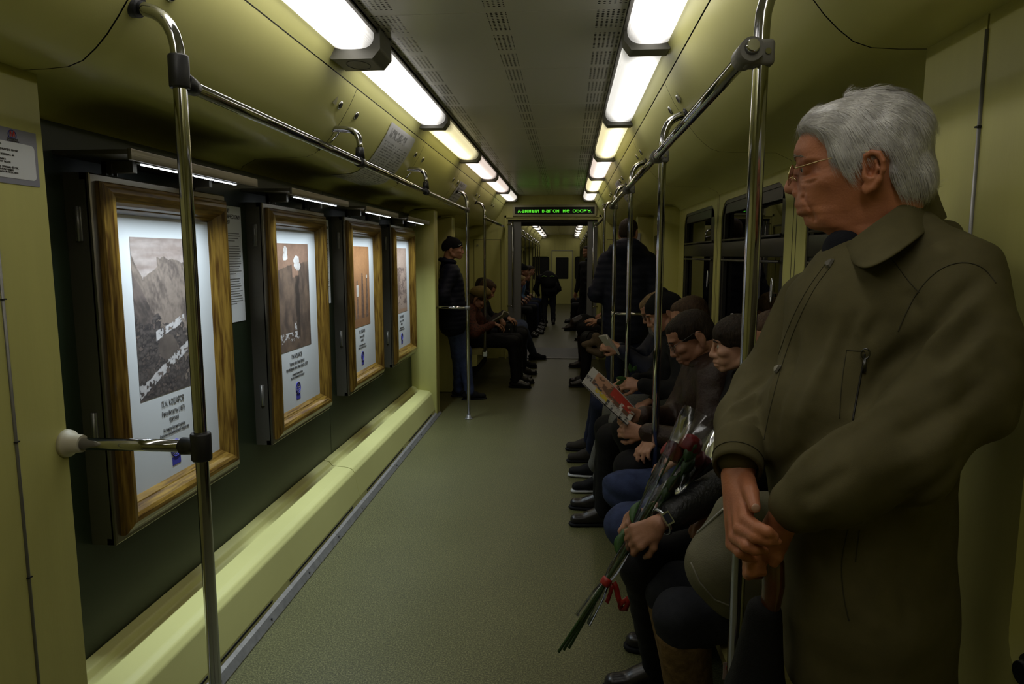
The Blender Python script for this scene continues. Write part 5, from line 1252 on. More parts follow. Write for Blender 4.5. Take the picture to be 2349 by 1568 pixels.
# wristwatch
e0 = J['el'][0]; wv = unit(wl - e0); nb_ = unit(np.array((-0.25, -0.9, 0.3)) - wv * (np.array((-0.25, -0.9, 0.3)) @ wv)); sv = np.cross(wv, nb_); cw = wl - wv * 0.012
wt = MB(); wt.tube([cw + nb_ * 0.030 * math.cos(a) + sv * 0.036 * math.sin(a) for a in [k * math.pi / 12 for k in range(24)]], 0.0055, 8, closed=True)
wo = wt.build('watch_strap', mat('watch_steel', (0.5, 0.52, 0.56), 0.25, 1.0), rr_)
def obox(c, ax, h, mb, mi=0, bev=None):
    c = np.array(c); a = [np.array(q) for q in ax]; vs = [c + a[0] * h[0] * i + a[1] * h[1] * j + a[2] * h[2] * k for k in (-1, 1) for j in (-1, 1) for i in (-1, 1)]
    return mb.add(vs, [(0, 2, 3, 1), (4, 5, 7, 6), (0, 1, 5, 4), (2, 6, 7, 3), (0, 4, 6, 2), (1, 3, 7, 5)], mi)
g = MB(); obox(cw + nb_ * 0.034, (wv, sv, nb_), (0.013, 0.018, 0.0045), g); wc = g.build('watch_case', mat('watch_steel', (0.5, 0.5, 0.48), 0.25, 1.0), rr_)
g = MB(); obox(cw + nb_ * 0.0388, (wv, sv, nb_), (0.0095, 0.0135, 0.0005), g); g.build('watch_dial', mat('watch_dial', (0.01, 0.013, 0.03), 0.2), wc)
# woman in tall tan boots
J = seated(1, 1.93, (0.74, 1.95, 1.20), look(1, 0.2), kn=[wp(1562, 1415, 1.88), wp(1535, 1345, 2.10)], an=[wp(1600, 1620, 1.95) * [1, 1, 0] + [0, 0, 0.1], wp(1590, 1560, 2.1) * [1, 1, 0] + [0, 0, 0.1]], wr=[(0.50, 1.80, 0.78), (0.48, 2.0, 0.78)], sc=0.94)
C_boot = cloth('tan_suede', (0.22, 0.14, 0.06), 0.8, noise=0.5, scale=35, bump=0.4, bscale=80)
person(J, 'woman in charcoal jeans and tall tan suede boots, torso hidden behind the old man', dict(jacket=C_dkgreen, trousers=C_char, hair='long', hairm=H_brown, female=True, res=(0.011, 0.006), seed=11, shoes=C_boot, boots=0.86, legs=0.98, sole=C_black))

# standing man in navy, seen from behind
def standing(x, y, f, hgt, hf, feet=None, wr=None, lean=0.0, sc=None, sw=0.19):
    sc = sc or hgt / 1.78; f = unit(f); l = np.cross((0, 0, 1), f); P0 = np.array((x, y, 0.0)); Z_ = np.array((0, 0, 1.0))
    pv = P0 + Z_ * 0.93 * sc - f * lean * 0.3; ch = P0 + Z_ * 1.29 * sc - f * lean * 0.8; hc = P0 + Z_ * 1.645 * sc + f * (0.01 - lean)
    J = base_J(f, pv, ch, hc, hf, sc=sc, sw=sw); J['nb'] = P0 + Z_ * 1.49 * sc - f * (0.035 + lean * .9)
    ft = feet or [P0 + l * 0.10, P0 - l * 0.10]
    J['an'] = [np.array(q) * [1, 1, 0] + Z_ * 0.095 for q in ft]; J['kn'] = [ik(J['hp'][i], J['an'][i], 0.43 * sc, 0.42 * sc, f) for i in (0, 1)]
    J['fd'] = [unit(f + l * s * 0.2) for s in (1, -1)]
    J['wr'] = wr or [J['sh'][i] + l * s * 0.06 + f * 0.10 - Z_ * 0.50 * sc for i, s in ((0, 1), (1, -1))]
    J['hd'] = [(unit(f * 0.3 - Z_), l * s, 1 if s < 0 else -1) for s in (1, -1)]
    return J
J = standing(0.525, 6.15, (0.1, 1, 0), 1.85, (0.35, 1, 0.05), sw=0.170); J['wr'] = [J['pv'] + J['l'] * s * 0.09 + J['f'] * 0.14 + np.array((0, 0, 0.12)) for s in (1, -1)]
person(J, 'tall man in a hooded navy puffer jacket, standing with his back to the camera', dict(jacket=C_navy, trousers=C_jdark, hair='short', hairm=H_dark, res=(0.014, 0.008), seed=13, bulk=1.10, hood=True, quilt=0.06, hem=-0.10, tw=1.15))
# standing man in a knit cap, left doorway
J = standing(-1.20, 7.10, (1, 0.12, 0), 1.70, unit((1, 0.1, -0.05)), feet=[(-1.04, 7.05, 0), (-1.18, 7.2, 0)], lean=0.02); J['wr'] = [J['pv'] + J['l'] * s * 0.17 + np.array((0, 0, 0.05)) for s in (1, -1)]
ro = person(J, 'man in a black knit cap, navy puffer jacket and jeans, standing at the left doors', dict(jacket=C_navy, trousers=C_jeans, hair='beanie', hairm=KNIT, browm=H_dark, res=(0.013, 0.007), seed=14, bulk=1.18, quilt=0.05, hem=-0.08, legs=1.05, sole=C_black, shoes=C_black))
w = J['w']; g = MB(); pp = [w(0.075, -0.0815 + 0.0, 0.063), w(0.088, -0.0785, 0.058), w(0.10, -0.072, 0.063), w(0.112, -0.060, 0.076)]; g.tube(pp, [0.001, 0.003, 0.002, 0.0008], 6); g.build('cap_mark', M['white'], ro)
# seated on the far left bench
wA = [wp(1133, 742, 7.55), wp(1138, 728, 7.85)]
J = seated(-1, 7.85, wp(1094, 684, 7.78), look(-1, 0.65), wr=wA[::-1], sc=0.95, kn=[(-0.60, 8.0, 0.53), (-0.62, 7.75, 0.53)], pvx=0.92)
C_pat = cloth('red_patterned_nylon', (0.10, 0.032, 0.02), 0.6, noise=0.9, scale=70, col2=(0.02, 0.015, 0.015), hard=True)
ro = person(J, 'person in a mustard hat and red-brown patterned jacket, reading on the left bench', dict(jacket=C_pat, trousers=C_black, hair='long', hairm=H_brown, female=True, res=(0.013, 0.0065), seed=15, quilt=0.07))
F = Field(0.01); w = J['w']; F.ell(w(-0.01, 0, 0.085), (0.125, 0.115, 0.075)); F.plane(w(0.1, 0, 0.05), J['R'] @ np.array((0.2, 0, -1.0))); mesh_obj('hat', F.mesh(0.009, None, folds(2, 0.002, 90.0)), cloth('mustard_felt', (0.20, 0.15, 0.05), 0.9), ro)
J = seated(-1, 8.45, wp(1113, 662, 8.35), look(-1, 0.6), kn=[(-0.58, 8.6, 0.55), (-0.56, 8.3, 0.55)], an=[(-0.58, 8.6, 0.1), (-0.62, 8.22, 0.1)], wr=[wp(1165, 728, 8.5), wp(1160, 730, 8.2)])
person(J, 'man with thick brown hair in black, bent forward on the far left bench', dict(jacket=C_black, trousers=C_black, hair='short', hairm=H_brown, res=(0.014, 0.008), seed=16, bulk=1.15))
J = seated(-1, 9.15, (-1.16, 9.15, 1.10), look(-1, 0.4), kn=[(-0.62, 9.3, 0.56), (-0.60, 9.05, 0.56)], an=[wp(1222, 806, 10.0) * [1, 1, 0] + [0, 0, .1], wp(1198, 832, 9.3) * [1, 1, 0] + [0, 0, .1]])
person(J, 'passenger in worn blue jeans and dark trainers at the gangway end, left bench', dict(jacket=C_black, trousers=C_jlight, hair='short', hairm=H_dark, res=(0.014, 0.008), seed=17, shoes=C_black))
# far right bench
J = seated(1, 7.95, (0.62, 7.98, 1.18), look(1, 0.3), wr=[wp(1372, 737, 7.85), wp(1376, 742, 8.1)], kn=[(0.24, 7.85, 0.54), (0.24, 8.08, 0.54)], sc=0.95, hd=[(unit((-0.95, 0.1, 0.2)), (0, -0.5, 0.8), -1, (0.3, 0.3, 0.35, 0.4)), (unit((-0.95, 0.1, 0.1)), (0, 0.2, 0.9), 1, (0.3, 0.3, 0.35, 0.4))])
person(J, 'woman in black with pale hands folded, nearest seated on the far right bench', dict(jacket=C_black, trousers=C_black, hair='long', hairm=H_dark, female=True, skirt=True, res=(0.013, 0.007), seed=18))
bt = wp(1318, 738, 9.2)
J = seated(1, 9.15, (0.60, 9.15, 1.20), look(1, 0.2), kn=[(0.20, 9.1, 0.56), (0.22, 9.22, 0.66)], an=[(0.22, 9.25, 0.10), bt], sc=0.95); J['fd'][1] = unit((-1, -0.1, -0.25)); 
person(J, 'woman with crossed legs in dark heeled boots on the far right bench', dict(jacket=C_black, trousers=C_black, hair='long', hairm=H_dark, female=True, res=(0.014, 0.008), seed=19, boots=0.7, shoes=mat('dark_boot', (0.02, 0.012, 0.01), 0.35)))
# beyond the gangway
C_blue = cloth('bright_blue_jacket', (0.02, 0.06, 0.30), 0.6); C_red = cloth('red_jacket', (0.22, 0.02, 0.02), 0.6); C_sky = cloth('light_blue_jacket', (0.12, 0.22, 0.42), 0.7)
far = dict(res=(0.02, 0.013), hands=(1, 1))
def fars(side, y, hz, label, **k):
    J = seated(side, y, (XC + side * 0.63, y, hz), look(side, k.pop('down', 0.2)), sc=k.pop('sc', 0.97), pvx=0.85); return person(J, label, dict(far, **k))
fars(-1, 12.9, 1.06, 'blond child in a bright blue jacket on the left beyond the gangway', jacket=C_blue, trousers=C_black, hair='short', hairm=H_blond, sc=0.85, seed=20, skin=SKB)
fars(-1, 13.5, 1.24, 'passenger in a dark knit cap and red jacket, just behind the blond child', jacket=C_red, trousers=C_black, hair='beanie', hairm=KNIT, seed=21)
fars(-1, 14.3, 1.12, 'passenger in a light blue jacket on the left beyond the gangway', jacket=C_sky, trousers=C_jdark, hair='short', hairm=H_sand, seed=22)
fars(-1, 15.1, 1.22, 'passenger in dark clothes behind the one in light blue beyond the gangway', jacket=C_black, trousers=C_black, hair='short', hairm=H_dark, seed=23)
fars(-1, 16.0, 1.22, 'passenger in a navy jacket and blue jeans, deepest on the left beyond the gangway', jacket=C_navy, trousers=C_jeans, hair='short', hairm=H_dark, seed=24)
fars(1, 14.3, 1.22, 'passenger in black seated on the right beyond the gangway', jacket=C_black, trousers=C_black, hair='short', hairm=H_dark, seed=25)
fars(1, 16.2, 1.22, 'passenger in dark clothes deep on the right beyond the gangway', jacket=C_char, trousers=C_black, hair='short', hairm=H_dark, seed=26)
J = standing(0.37, 12.3, (-0.8, -0.6, 0), 1.71, (-0.75, -0.6, -0.05))
person(J, 'bearded man in dark clothes standing just past the right side of the gangway', dict(far, jacket=C_black, trousers=C_black, hair='short', hairm=H_dark, seed=27))
# person bent forward with a backpack
J = standing(-0.42, 15.6, (-0.15, 1, 0), 1.72, (-0.2, 1, -0.8)); f = J['f']; J['ch'] = J['pv'] + f * 0.30 + np.array((0, 0, 0.10)); J['pv'] = J['pv'] - np.array((0, 0, 0.12)); J['up'] = unit(J['ch'] - J['pv']); J['nb'] = J['ch'] + f * .17 + np.array((0, 0, .0)); J['hc'] = J['nb'] + f * .12 + np.array((0, 0, 0.0))
J['sh'] = [J['ch'] + J['up'] * 0.1 + J['l'] * s * 0.18 for s in (1, -1)]; J['wr'] = [J['sh'][i] + f * 0.15 - np.array((0, 0, 0.42)) for i in (0, 1)]
ro = person(J, 'bent person with a dark backpack, deep in the carriage beyond the gangway', dict(far, jacket=C_black, trousers=C_char, hair='short', hairm=H_dark, seed=28))
F = Field(0.03); c = J['pv'] * .5 + J['ch'] * .5 + np.array((0, -0.16, 0.12)); F.ell(c, (0.19, 0.13, 0.21)); F.ell(c + np.array((0.02, -0.07, -0.08)), (0.14, 0.09, 0.11)); bp_ = mesh_obj('backpack', F.mesh(0.014, None, folds(2, .005, 30.)), C_black, None)
tag(bp_, 'dark rounded backpack with lime strips on the back of the bent passenger', 'backpack')
g = MB()
for s in (-0.09, 0.09): g.tube([c + np.array((s - .05, -0.115, 0.085)), c + np.array((s, -0.125, 0.10)), c + np.array((s + .05, -0.115, 0.085))], 0.011, 8)
g.build('reflective_strip', mat('lime_strip', (0.30, 0.55, 0.12), 0.5), bp_)
# ------------------------------------------------------------------ the old man in the foreground
from mathutils.bvhtree import BVHTree
ef = unit((-0.925, 0.38, 0)); el_ = np.cross((0, 0, 1), ef); Z_ = np.array((0, 0, 1.0))
hc = wp(2007, 393, 1.2); HR = frame(unit(ef + np.array((0.045, 0.05, -0.05))), (0, 0, 1))
HS = 1.05
root = empty('person', (0.53, 1.28, 0), 'old man with white hair and gold glasses in an olive raincoat, leaning at the right', 'person')
elder = root
neckb = wp(2050, 575, 1.22)
# the head is shaped from its measured side outline; local x forward, y left, z up, metres from the ear
def sk_(pts): q = np.array(pts, float); return (393 - q[:, 1])[::-1] / 1305., (2003 - q[:, 0])[::-1] / 1305.
FZ, FX = sk_([(1950, 226), (1930, 228), (1905, 233), (1875, 244), (1855, 272), (1843, 300), (1836, 322), (1831, 340), (1832, 352), (1838, 366), (1843, 380), (1842, 400), (1840, 420), (1838, 438), (1834, 448), (1831.5, 462), (1832.5, 470), (1838, 474.5), (1835.5, 480), (1838, 488), (1851, 494), (1853, 503), (1856, 512), (1868, 521), (1893, 526), (1909, 537), (1930, 549), (1960, 562), (1975, 610)])
NZ, NX = sk_([(1842, 352), (1837, 364), (1822, 385), (1811, 406), (1805.5, 420), (1807, 430), (1817, 436.5), (1840, 441)])
NZ = NZ + 0.007; FZ = np.where(FZ < 0.07, FZ + 0.007 * np.clip((FZ + .13) / .05, 0, 1), FZ)
BZ, BX = sk_([(2040, 226), (2054, 231), (2068, 239), (2084, 252), (2098, 277), (2105, 305), (2105, 340), (2102, 380), (2094, 415), (2090, 440), (2098, 480), (2105, 610)])
WZ_, WW = sk_([(1962, 226), (1954, 230), (1942, 236), (1920, 262), (1905, 300), (1900, 345), (1905, 400), (1913, 440), (1922, 480), (1931, 515), (1930, 560), (1926, 610)])
def seg(x, z, pts, sg):
    """closeness to a polyline in the side view, 1 on the line"""
    d = np.full(np.broadcast(x, z).shape, 9.0)
    P_ = [((2003 - u) / 1370., (382 - v) / 1370.) for u, v in pts]
    for (a, b), (c, e) in zip(P_[:-1], P_[1:]):
        dx, dz = c - a, e - b; t = np.clip(((x - a) * dx + (z - b) * dz) / (dx * dx + dz * dz + 1e-12), 0, 1); d = np.minimum(d, np.hypot(x - a - t * dx, z - b - t * dz))
    return np.exp(-(d / sg) ** 2)
def blob(x, z, u, v, sx, sz): return np.exp(-((x - (2003 - u) / 1370.) / sx) ** 2 - ((z - (382 - v) / 1370.) / sz) ** 2)
def relief(x, z):
    r = -0.012 * blob(x, z, 1862, 374, 0.015, 0.011) + 0.003 * blob(x, z, 1862, 347, 0.020, 0.006) + 0.005 * blob(x, z, 1893, 405, 0.024, 0.018)
    r += 0.004 * blob(x, z, 1868, 391, 0.010, 0.0045) - 0.0018 * seg(x, z, [(1850, 397), (1868, 403), (1885, 398)], 0.0022)
    r += -0.004 * blob(x, z, 1900, 330, 0.018, 0.022) + 0.005 * blob(x, z, 1900, 490, 0.020, 0.020) + 0.004 * blob(x, z, 1925, 515, 0.022, 0.012) + 0.004 * blob(x, z, 1850, 462, 0.014, 0.012)
    r -= 0.0032 * seg(x, z, [(1850, 433), (1860, 448), (1871, 470), (1877, 490)], 0.0026)
    r -= 0.0030 * seg(x, z, [(1832, 474.5), (1848, 475), (1862, 480), (1869, 489)], 0.0016)
    r -= 0.0022 * seg(x, z, [(1852, 412), (1856, 424), (1850, 437)], 0.0020)
    r -= 0.0014 * seg(x, z, [(1905, 545), (1940, 553), (1985, 556)], 0.0022) + 0.0008 * seg(x, z, [(1886, 378), (1905, 374), (1920, 366)], 0.0013) + 0.0008 * seg(x, z, [(1886, 384), (1906, 386), (1921, 384)], 0.0013) + 0.0007 * seg(x, z, [(1885, 390), (1903, 398), (1914, 403)], 0.0013)
    r -= 0.010 * blob(x, z, 1925, 560, 0.040, 0.016) + 0.004 * blob(x, z, 1995, 470, 0.018, 0.02)
    return r * 1.35
def skull(X, Y, Z, extra=None):
    px, py, pz = X - hc[0], Y - hc[1], Z - hc[2]
    x = px * HR[0, 0] + py * HR[1, 0] + pz * HR[2, 0]; y = np.abs(px * HR[0, 1] + py * HR[1, 1] + pz * HR[2, 1]); z = px * HR[0, 2] + py * HR[1, 2] + pz * HR[2, 2]
    fx = np.interp(z, FZ, FX); bx = np.interp(z, BZ, BX); wz = np.maximum(np.interp(z, WZ_, WW), 0.006); xc = 0.008; ym = y - relief(x, z) * np.clip((y - 0.012) / 0.012, 0, 1)
    ext = np.where(x > xc, fx - xc, xc - bx); ext = np.maximum(ext, 0.008); p = np.where(x > xc, 2.45, 2.1)
    g = (np.abs((x - xc) / ext) ** p + np.abs(ym / wz) ** p) ** (1 / p) - 1
    gm = np.hypot(np.abs((x - xc) / ext) ** (p - 1) / ext, np.abs(ym / wz) ** (p - 1) / wz) / np.maximum(g + 1, 0.2) ** (p - 1)
    d = np.maximum(g / np.maximum(gm, 8.0), np.maximum(z - FZ[-1], FZ[0] - z))
    wn = np.interp(z, NZ, [0.010, 0.0165, 0.0190, 0.0165, 0.0120, 0.0095, 0.0085, 0.0080][:len(NZ)]); nx = np.interp(z, NZ, NX); nb_ = 0.100; e2 = np.maximum(nx - nb_, 0.006)
    g2 = (np.abs(np.maximum(x - nb_, 0) / e2) ** 2.0 + np.abs(y / wn) ** 2.0) ** 0.5 - 1; d2 = g2 * np.minimum(e2, wn) * 0.9 + np.maximum(z - NZ[-1], 0) + np.maximum(NZ[0] - z, 0) + np.maximum(nb_ - 0.02 - x, 0)
    k = 0.0035; h = np.clip(0.5 + 0.5 * (d2 - d) / k, 0, 1); d = d2 * (1 - h) + d * h - k * h * (1 - h)
    if extra is not None: d = d - extra(x, z)
    return d.astype(np.float32)
F = Field(0.0016); w = lambda x, y, z: hc + HR @ np.array([x, y, z])
F.fn(skull, hc - 0.19, hc + 0.17); F.fine.append((hc, 0.175))
for sg in (1, -1):
    yy = lambda v: sg * v
    C_ = lambda u, v, y_: w((2003 - u) / 1390., yy(y_), (380.5 - v) / 1390.)
    Re = HR @ np.array([[0.96, -0.22 * sg, 0.14], [0.22 * sg, 0.975, 0], [-0.14, 0, 0.99]])
    F.ell(C_(2004, 390, 0.081), (0.0155, 0.0065, 0.031), Re); F.ell(C_(1992, 428, 0.078), (0.0085, 0.006, 0.010), HR)
    F.chain([C_(1986, 372, 0.083), C_(1990, 356, 0.087), C_(2003, 350, 0.091), (C_(2018, 356, 0.094)), C_(2026, 372, 0.095), C_(2027, 392, 0.093), C_(2019, 414, 0.088), C_(2006, 430, 0.083), C_(1994, 438, 0.080)], [0.003, 0.0036, 0.0038, 0.0040, 0.0038, 0.0036, 0.0036, 0.0045, 0.0045])
    F.cap(C_(1987, 398, 0.083), C_(1988, 406, 0.082), 0.0042, 0.0040); F.chain([C_(2012, 370, 0.089), C_(2014, 388, 0.0885), C_(2004, 408, 0.086)], [0.0028, 0.0030, 0.0030])
    F.ell(C_(2000, 384, 0.0895), (0.0075, 0.0080, 0.0165), Re, neg=True); F.ell(C_(2000, 392, 0.083), (0.0055, 0.006, 0.009), HR, neg=True)
    F.ell(w(0.1215, sg * 0.0180, -0.0270), (0.0125, 0.0080, 0.0100), HR); F.ell(w(0.1315, sg * 0.0130, -0.0370), (0.0080, 0.0052, 0.0048), HR, neg=True)
    F.ell(w(0.1015, sg * 0.031, 0.0125), (0.0142, 0.0150, 0.0132), HR); F.ell(w(0.1170, sg * 0.033, 0.0118), (0.0065, 0.0115, 0.0024), HR, neg=True); F.chain([w(0.117, sg * 0.020, 0.0225), w(0.1175, sg * 0.034, 0.0235), w(0.106, sg * 0.046, 0.0195)], [0.0025, 0.0030, 0.0026])
F.cap(w(-0.02, 0, -0.07), neckb, 0.055, 0.060)
J_sh = [wp(2195, 700, 1.06), wp(1870, 690, 1.38)]; J_el = [wp(2205, 895, 1.02), wp(1748, 890, 1.38)]; J_wr = [wp(1805, 1172, 1.08), wp(1697, 1078, 1.19)]
chest = wp(2010, 780, 1.22); pelv = wp(1975, 1250, 1.23)
F.cap(neckb, chest, 0.06, 0.11); F.cap(chest, pelv, 0.11, 0.09); F.cap(J_sh[0], J_sh[1], 0.05)
for i in (0, 1): F.cap(J_sh[i], J_el[i], 0.045, 0.038); F.cap(J_el[i], J_wr[i], 0.038, 0.026)
Lg = [(pelv + el_ * s * 0.09, pelv * [1, 1, 0] + el_ * s * 0.10 + ef * 0.05 + Z_ * 0.50, pelv * [1, 1, 0] + el_ * s * 0.11 + ef * 0.06 + Z_ * 0.1) for s in (1, -1)]
for a, b, c in Lg: F.cap(a, b, 0.065, 0.045); F.cap(b, c, 0.045, 0.03); F.cap(c, c + ef * .09 - Z_ * 0.055, 0.024, 0.018)
# right hand folded over the left wrist
def fing(pts, rs):
    for i in range(len(pts) - 1): F.cap(pts[i], pts[i + 1], rs[i], rs[i + 1])
kn = [wp(1713, 1192, 1.105), wp(1698, 1212, 1.11), wp(1686, 1232, 1.125), wp(1679, 1248, 1.145)]
for j, q in enumerate(kn): F.cap(wp(1700 - j * 7, 1090, 1.185), q, 0.0185, 0.0112 - 0.0005 * j)
F.cap(wp(1697, 1070, 1.19), wp(1697, 1110, 1.18), 0.024, 0.024, flat=(ef, 0.8))
fing([wp(1712, 1100, 1.165), wp(1722, 1128, 1.125), wp(1731, 1162, 1.09)], [0.0155, 0.0125, 0.0098])
fing([kn[0], wp(1742, 1212, 1.060), wp(1760, 1219, 1.050), wp(1776, 1229, 1.055)], [0.0115, 0.0095, 0.0088, 0.0068])
fing([kn[1], wp(1735, 1232, 1.060), wp(1760, 1238, 1.055), wp(1784, 1242, 1.06)], [0.0110, 0.0092, 0.0084, 0.0066])
fing([kn[2], wp(1712, 1252, 1.075), wp(1732, 1260, 1.07), wp(1754, 1263, 1.08)], [0.0105, 0.0090, 0.0082, 0.0066])
fing([kn[3], wp(1698, 1268, 1.11), wp(1712, 1276, 1.115), wp(1728, 1282, 1.125)], [0.0100, 0.0082, 0.0074, 0.0060])
# left hand round the umbrella handle
fing([J_wr[0], wp(1770, 1240, 1.13), wp(1752, 1262, 1.15)], [0.024, 0.026, 0.024])
for j in range(4):
    y_ = 1258 + j * 15; fing([wp(1765, y_, 1.15), wp(1728 - j, y_ + 8, 1.135), wp(1716, y_ + 14, 1.16), wp(1738, y_ + 16, 1.185)], [0.012, 0.0092, 0.0088, 0.0075])
fing([wp(1785, 1250, 1.12), wp(1782, 1275, 1.115), wp(1775, 1290, 1.12)], [0.012, 0.010, 0.0085])
F.fine.append((wp(1715, 1190, 1.12), 0.13)); F.fine.append((wp(1750, 1270, 1.14), 0.08))
SKO = mat('skin_ruddy_old', (0.47, 0.175, 0.080), 0.48, noise=0.42, scale=26, bump=0.10, bscale=260, col2=(0.36, 0.13, 0.062))
mesh_obj('body', F.mesh(0.009, 0.0026, folds(21, 0.0006, 160.0), smooth=1), SKO, root)
# nails
for a, d_, u_ in ((wp(1732, 1161, 1.079), wp(1735, 1180, 1.08) - wp(1731, 1160, 1.08), None),):
    F = Field(0.002); dd = unit(d_); F.ell(a + dd * 0.002 + np.array((0, -0.0018, 0.0)), (0.0068, 0.0030, 0.0078)); mesh_obj('thumb_nail', F.mesh(0.0014), mat('finger_nail', (0.50, 0.30, 0.22), 0.3), root)
# eyes, brow
for sg in (1, -1):
    g = MB(); g.ell(w(0.1030, sg * 0.031, 0.0125), (0.0128, 0.0132, 0.0122), 0, 20, 14); e_ = g.build('eye', mat('eye_white', (0.35, 0.32, 0.28), 0.2), root)
    g = MB(); g.ell(w(0.1118, sg * 0.0325, 0.012), (0.0052, 0.0054, 0.0054), 0, 12, 8); g.build('iris', mat('eye_iris', (0.02, 0.015, 0.012), 0.15), e_)
    F = Field(0.0012); F.chain([w(0.1285, sg * 0.012, 0.033), w(0.126, sg * 0.028, 0.039), w(0.113, sg * 0.046, 0.035), w(0.104, sg * 0.055, 0.030)], [0.0022, 0.0027, 0.0024, 0.0014]); mesh_obj('eyebrow', F.mesh(0.0012, None, folds(2, 0.0008, 1400.0)), mat('grey_brow', (0.17, 0.13, 0.10), 0.8), root)
GOLD = mat('gold_wire', (0.62, 0.50, 0.26), 0.22, 1.0)
g = MB(); L0 = lambda u, v, y_: w((2003 - u) / 1385., y_, (381 - v) / 1385.)
for sg in (1, -1):
    rim = [w(0.134 - 0.10 * abs(0.034 + 0.0235 * math.cos(a)) ** 1.0 * 0.16 - 0.0035 * math.sin(a), sg * (0.034 + 0.0225 * math.cos(a)), 0.0045 + 0.0175 * math.sin(a)) for a in [k * math.pi / 14 for k in range(28)]]
    g.tube(rim, 0.0009, 6, closed=True); L_ = MB(); L_.add(rim, [tuple(range(28))]); L_.build('lens', M['lens'], root)
    g.tube([L0(1832, 362, sg * 0.057), L0(1838, 363, sg * 0.0655), L0(1850, 362, sg * 0.070), L0(1895, 355, sg * 0.079), L0(1945, 348, sg * 0.083), L0(1985, 346, sg * 0.0865), L0(2006, 350, sg * 0.0885), L0(2024, 372, sg * 0.088)], [0.0016, 0.0016, 0.0010, 0.0009, 0.0009, 0.0015, 0.0017, 0.0014], 8)
    g.tube([w(0.134, sg * 0.013, 0.004), w(0.128, sg * 0.0115, -0.002), w(0.125, sg * 0.0115, -0.007)], 0.0009, 6)
g.tube([w(0.1335, 0.0115, 0.009), w(0.138, 0, 0.012), w(0.1335, -0.0115, 0.009)], 0.0010, 6)
g.build('glasses', GOLD, root)
# hair: a combed cap plus individual strands
HPOLY = [(1846, 276), (1872, 284), (1896, 300), (1903, 325), (1908, 348), (1927, 362), (1938, 380), (1950, 393), (1957, 384), (1962, 368), (1978, 354), (1990, 340), (2010, 338), (2030, 348), (2036, 372), (2033, 400), (2040, 424), (2055, 436), (2075, 441), (2100, 441), (2130, 436), (2200, 430), (2200, 100), (1780, 100), (1780, 265)]
hx_, hz_ = np.array([(2003 - u) / 1370. for u, v in HPOLY]), np.array([(382 - v) / 1370. for u, v in HPOLY])
gx = np.arange(-0.16, 0.18, 0.0015); gz = np.arange(-0.16, 0.20, 0.0015); GX, GZ = np.meshgrid(gx, gz, indexing='ij'); dd_ = np.full(GX.shape, 9.0); ins_ = np.zeros(GX.shape, bool)
for i in range(len(hx_)):
    a, b, c, e = hx_[i - 1], hz_[i - 1], hx_[i], hz_[i]; dx, dz = c - a, e - b; t = np.clip(((GX - a) * dx + (GZ - b) * dz) / (dx * dx + dz * dz), 0, 1)
    dd_ = np.minimum(dd_, np.hypot(GX - a - t * dx, GZ - b - t * dz)); cr_ = (b > GZ) != (e > GZ); ins_ ^= cr_ & (GX < a + (GZ - b) * dx / (dz if abs(dz) > 1e-9 else 1e-9))
HT = np.where(ins_, dd_, -dd_)
HT = -0.006 + 0.0135 * np.clip((HT + 0.003) / 0.012, 0, 1) ** 0.8 + 0.0022 * blob(GX, GZ, 1880, 262, 0.03, 0.02) + 0.016 * blob(GX, GZ, 2120, 405, 0.022, 0.030) + 0.0012 * np.sin(GX * 130 + GZ * 60) * np.clip(GZ * 12, 0, 1)
def hair_thick(x, z):
    i = np.clip(((x + 0.16) / 0.0015), 0, len(gx) - 2); j = np.clip(((z + 0.16) / 0.0015), 0, len(gz) - 2); i0, j0 = i.astype(int), j.astype(int); a, b = i - i0, j - j0
    return HT[i0, j0] * (1 - a) * (1 - b) + HT[i0 + 1, j0] * a * (1 - b) + HT[i0, j0 + 1] * (1 - a) * b + HT[i0 + 1, j0 + 1] * a * b
F = Field(0.001); F.fn(lambda X, Y, Z: skull(X, Y, Z, hair_thick), hc - 0.17, hc + 0.17)
for sg in (1, -1): F.ell(w(0.0, sg * 0.095, 0.0), (0.024, 0.016, 0.036), HR, neg=True)
hp_, hq_ = F.mesh(0.003, None, None, smooth=2)
HAIRM = mat('white_hair', (0.62, 0.605, 0.58), 0.5, noise=0.35, scale=60, stretch=(1, 1, 0.3), bump=0.2, bscale=500, col2=(0.44, 0.425, 0.40))
ho = mesh_obj('hair', (hp_, hq_), HAIRM, root)
# strands grown over the cap, combed back and down
cen = hp_[hq_].mean(1); nn = np.cross(hp_[hq_[:, 2]] - hp_[hq_[:, 0]], hp_[hq_[:, 3]] - hp_[hq_[:, 1]]); nn /= np.linalg.norm(nn, axis=1)[:, None] + 1e-12
lc_ = (cen - hc) @ HR; out = (((cen - w(0, 0, 0.03)) * nn).sum(1) > 0.03) & (hair_thick(lc_[:, 0], lc_[:, 2]) > 0.001) & ((((lc_[:, 0] + .0) / .027) ** 2 + ((lc_[:, 2] + .002) / .042) ** 2 > 1) | (np.abs(lc_[:, 1]) < .05)); cen, nn = cen[out], nn[out]
r_h = np.random.default_rng(11); sel = r_h.choice(len(cen), 30000); rootp, rn = cen[sel], nn[sel]
loc = (rootp - hc) @ HR
fl = np.stack([-0.9 + 0 * loc[:, 0], 0.15 * np.sign(loc[:, 1]), -0.10 - 1.5 * np.clip(0.075 - loc[:, 2], 0, 0.1) / 0.1 - 0.9 * np.clip(np.abs(loc[:, 1]) - 0.045, 0, 0.05) / 0.05], 1) + r_h.normal(size=(30000, 3)) * 0.16
lowf = np.sin(loc[:, 0] * 55 + loc[:, 1] * 80 + loc[:, 2] * 40); fl[:, 2] += 0.35 * lowf; fl[:, 0] += 0.12 * np.cos(loc[:, 2] * 90)
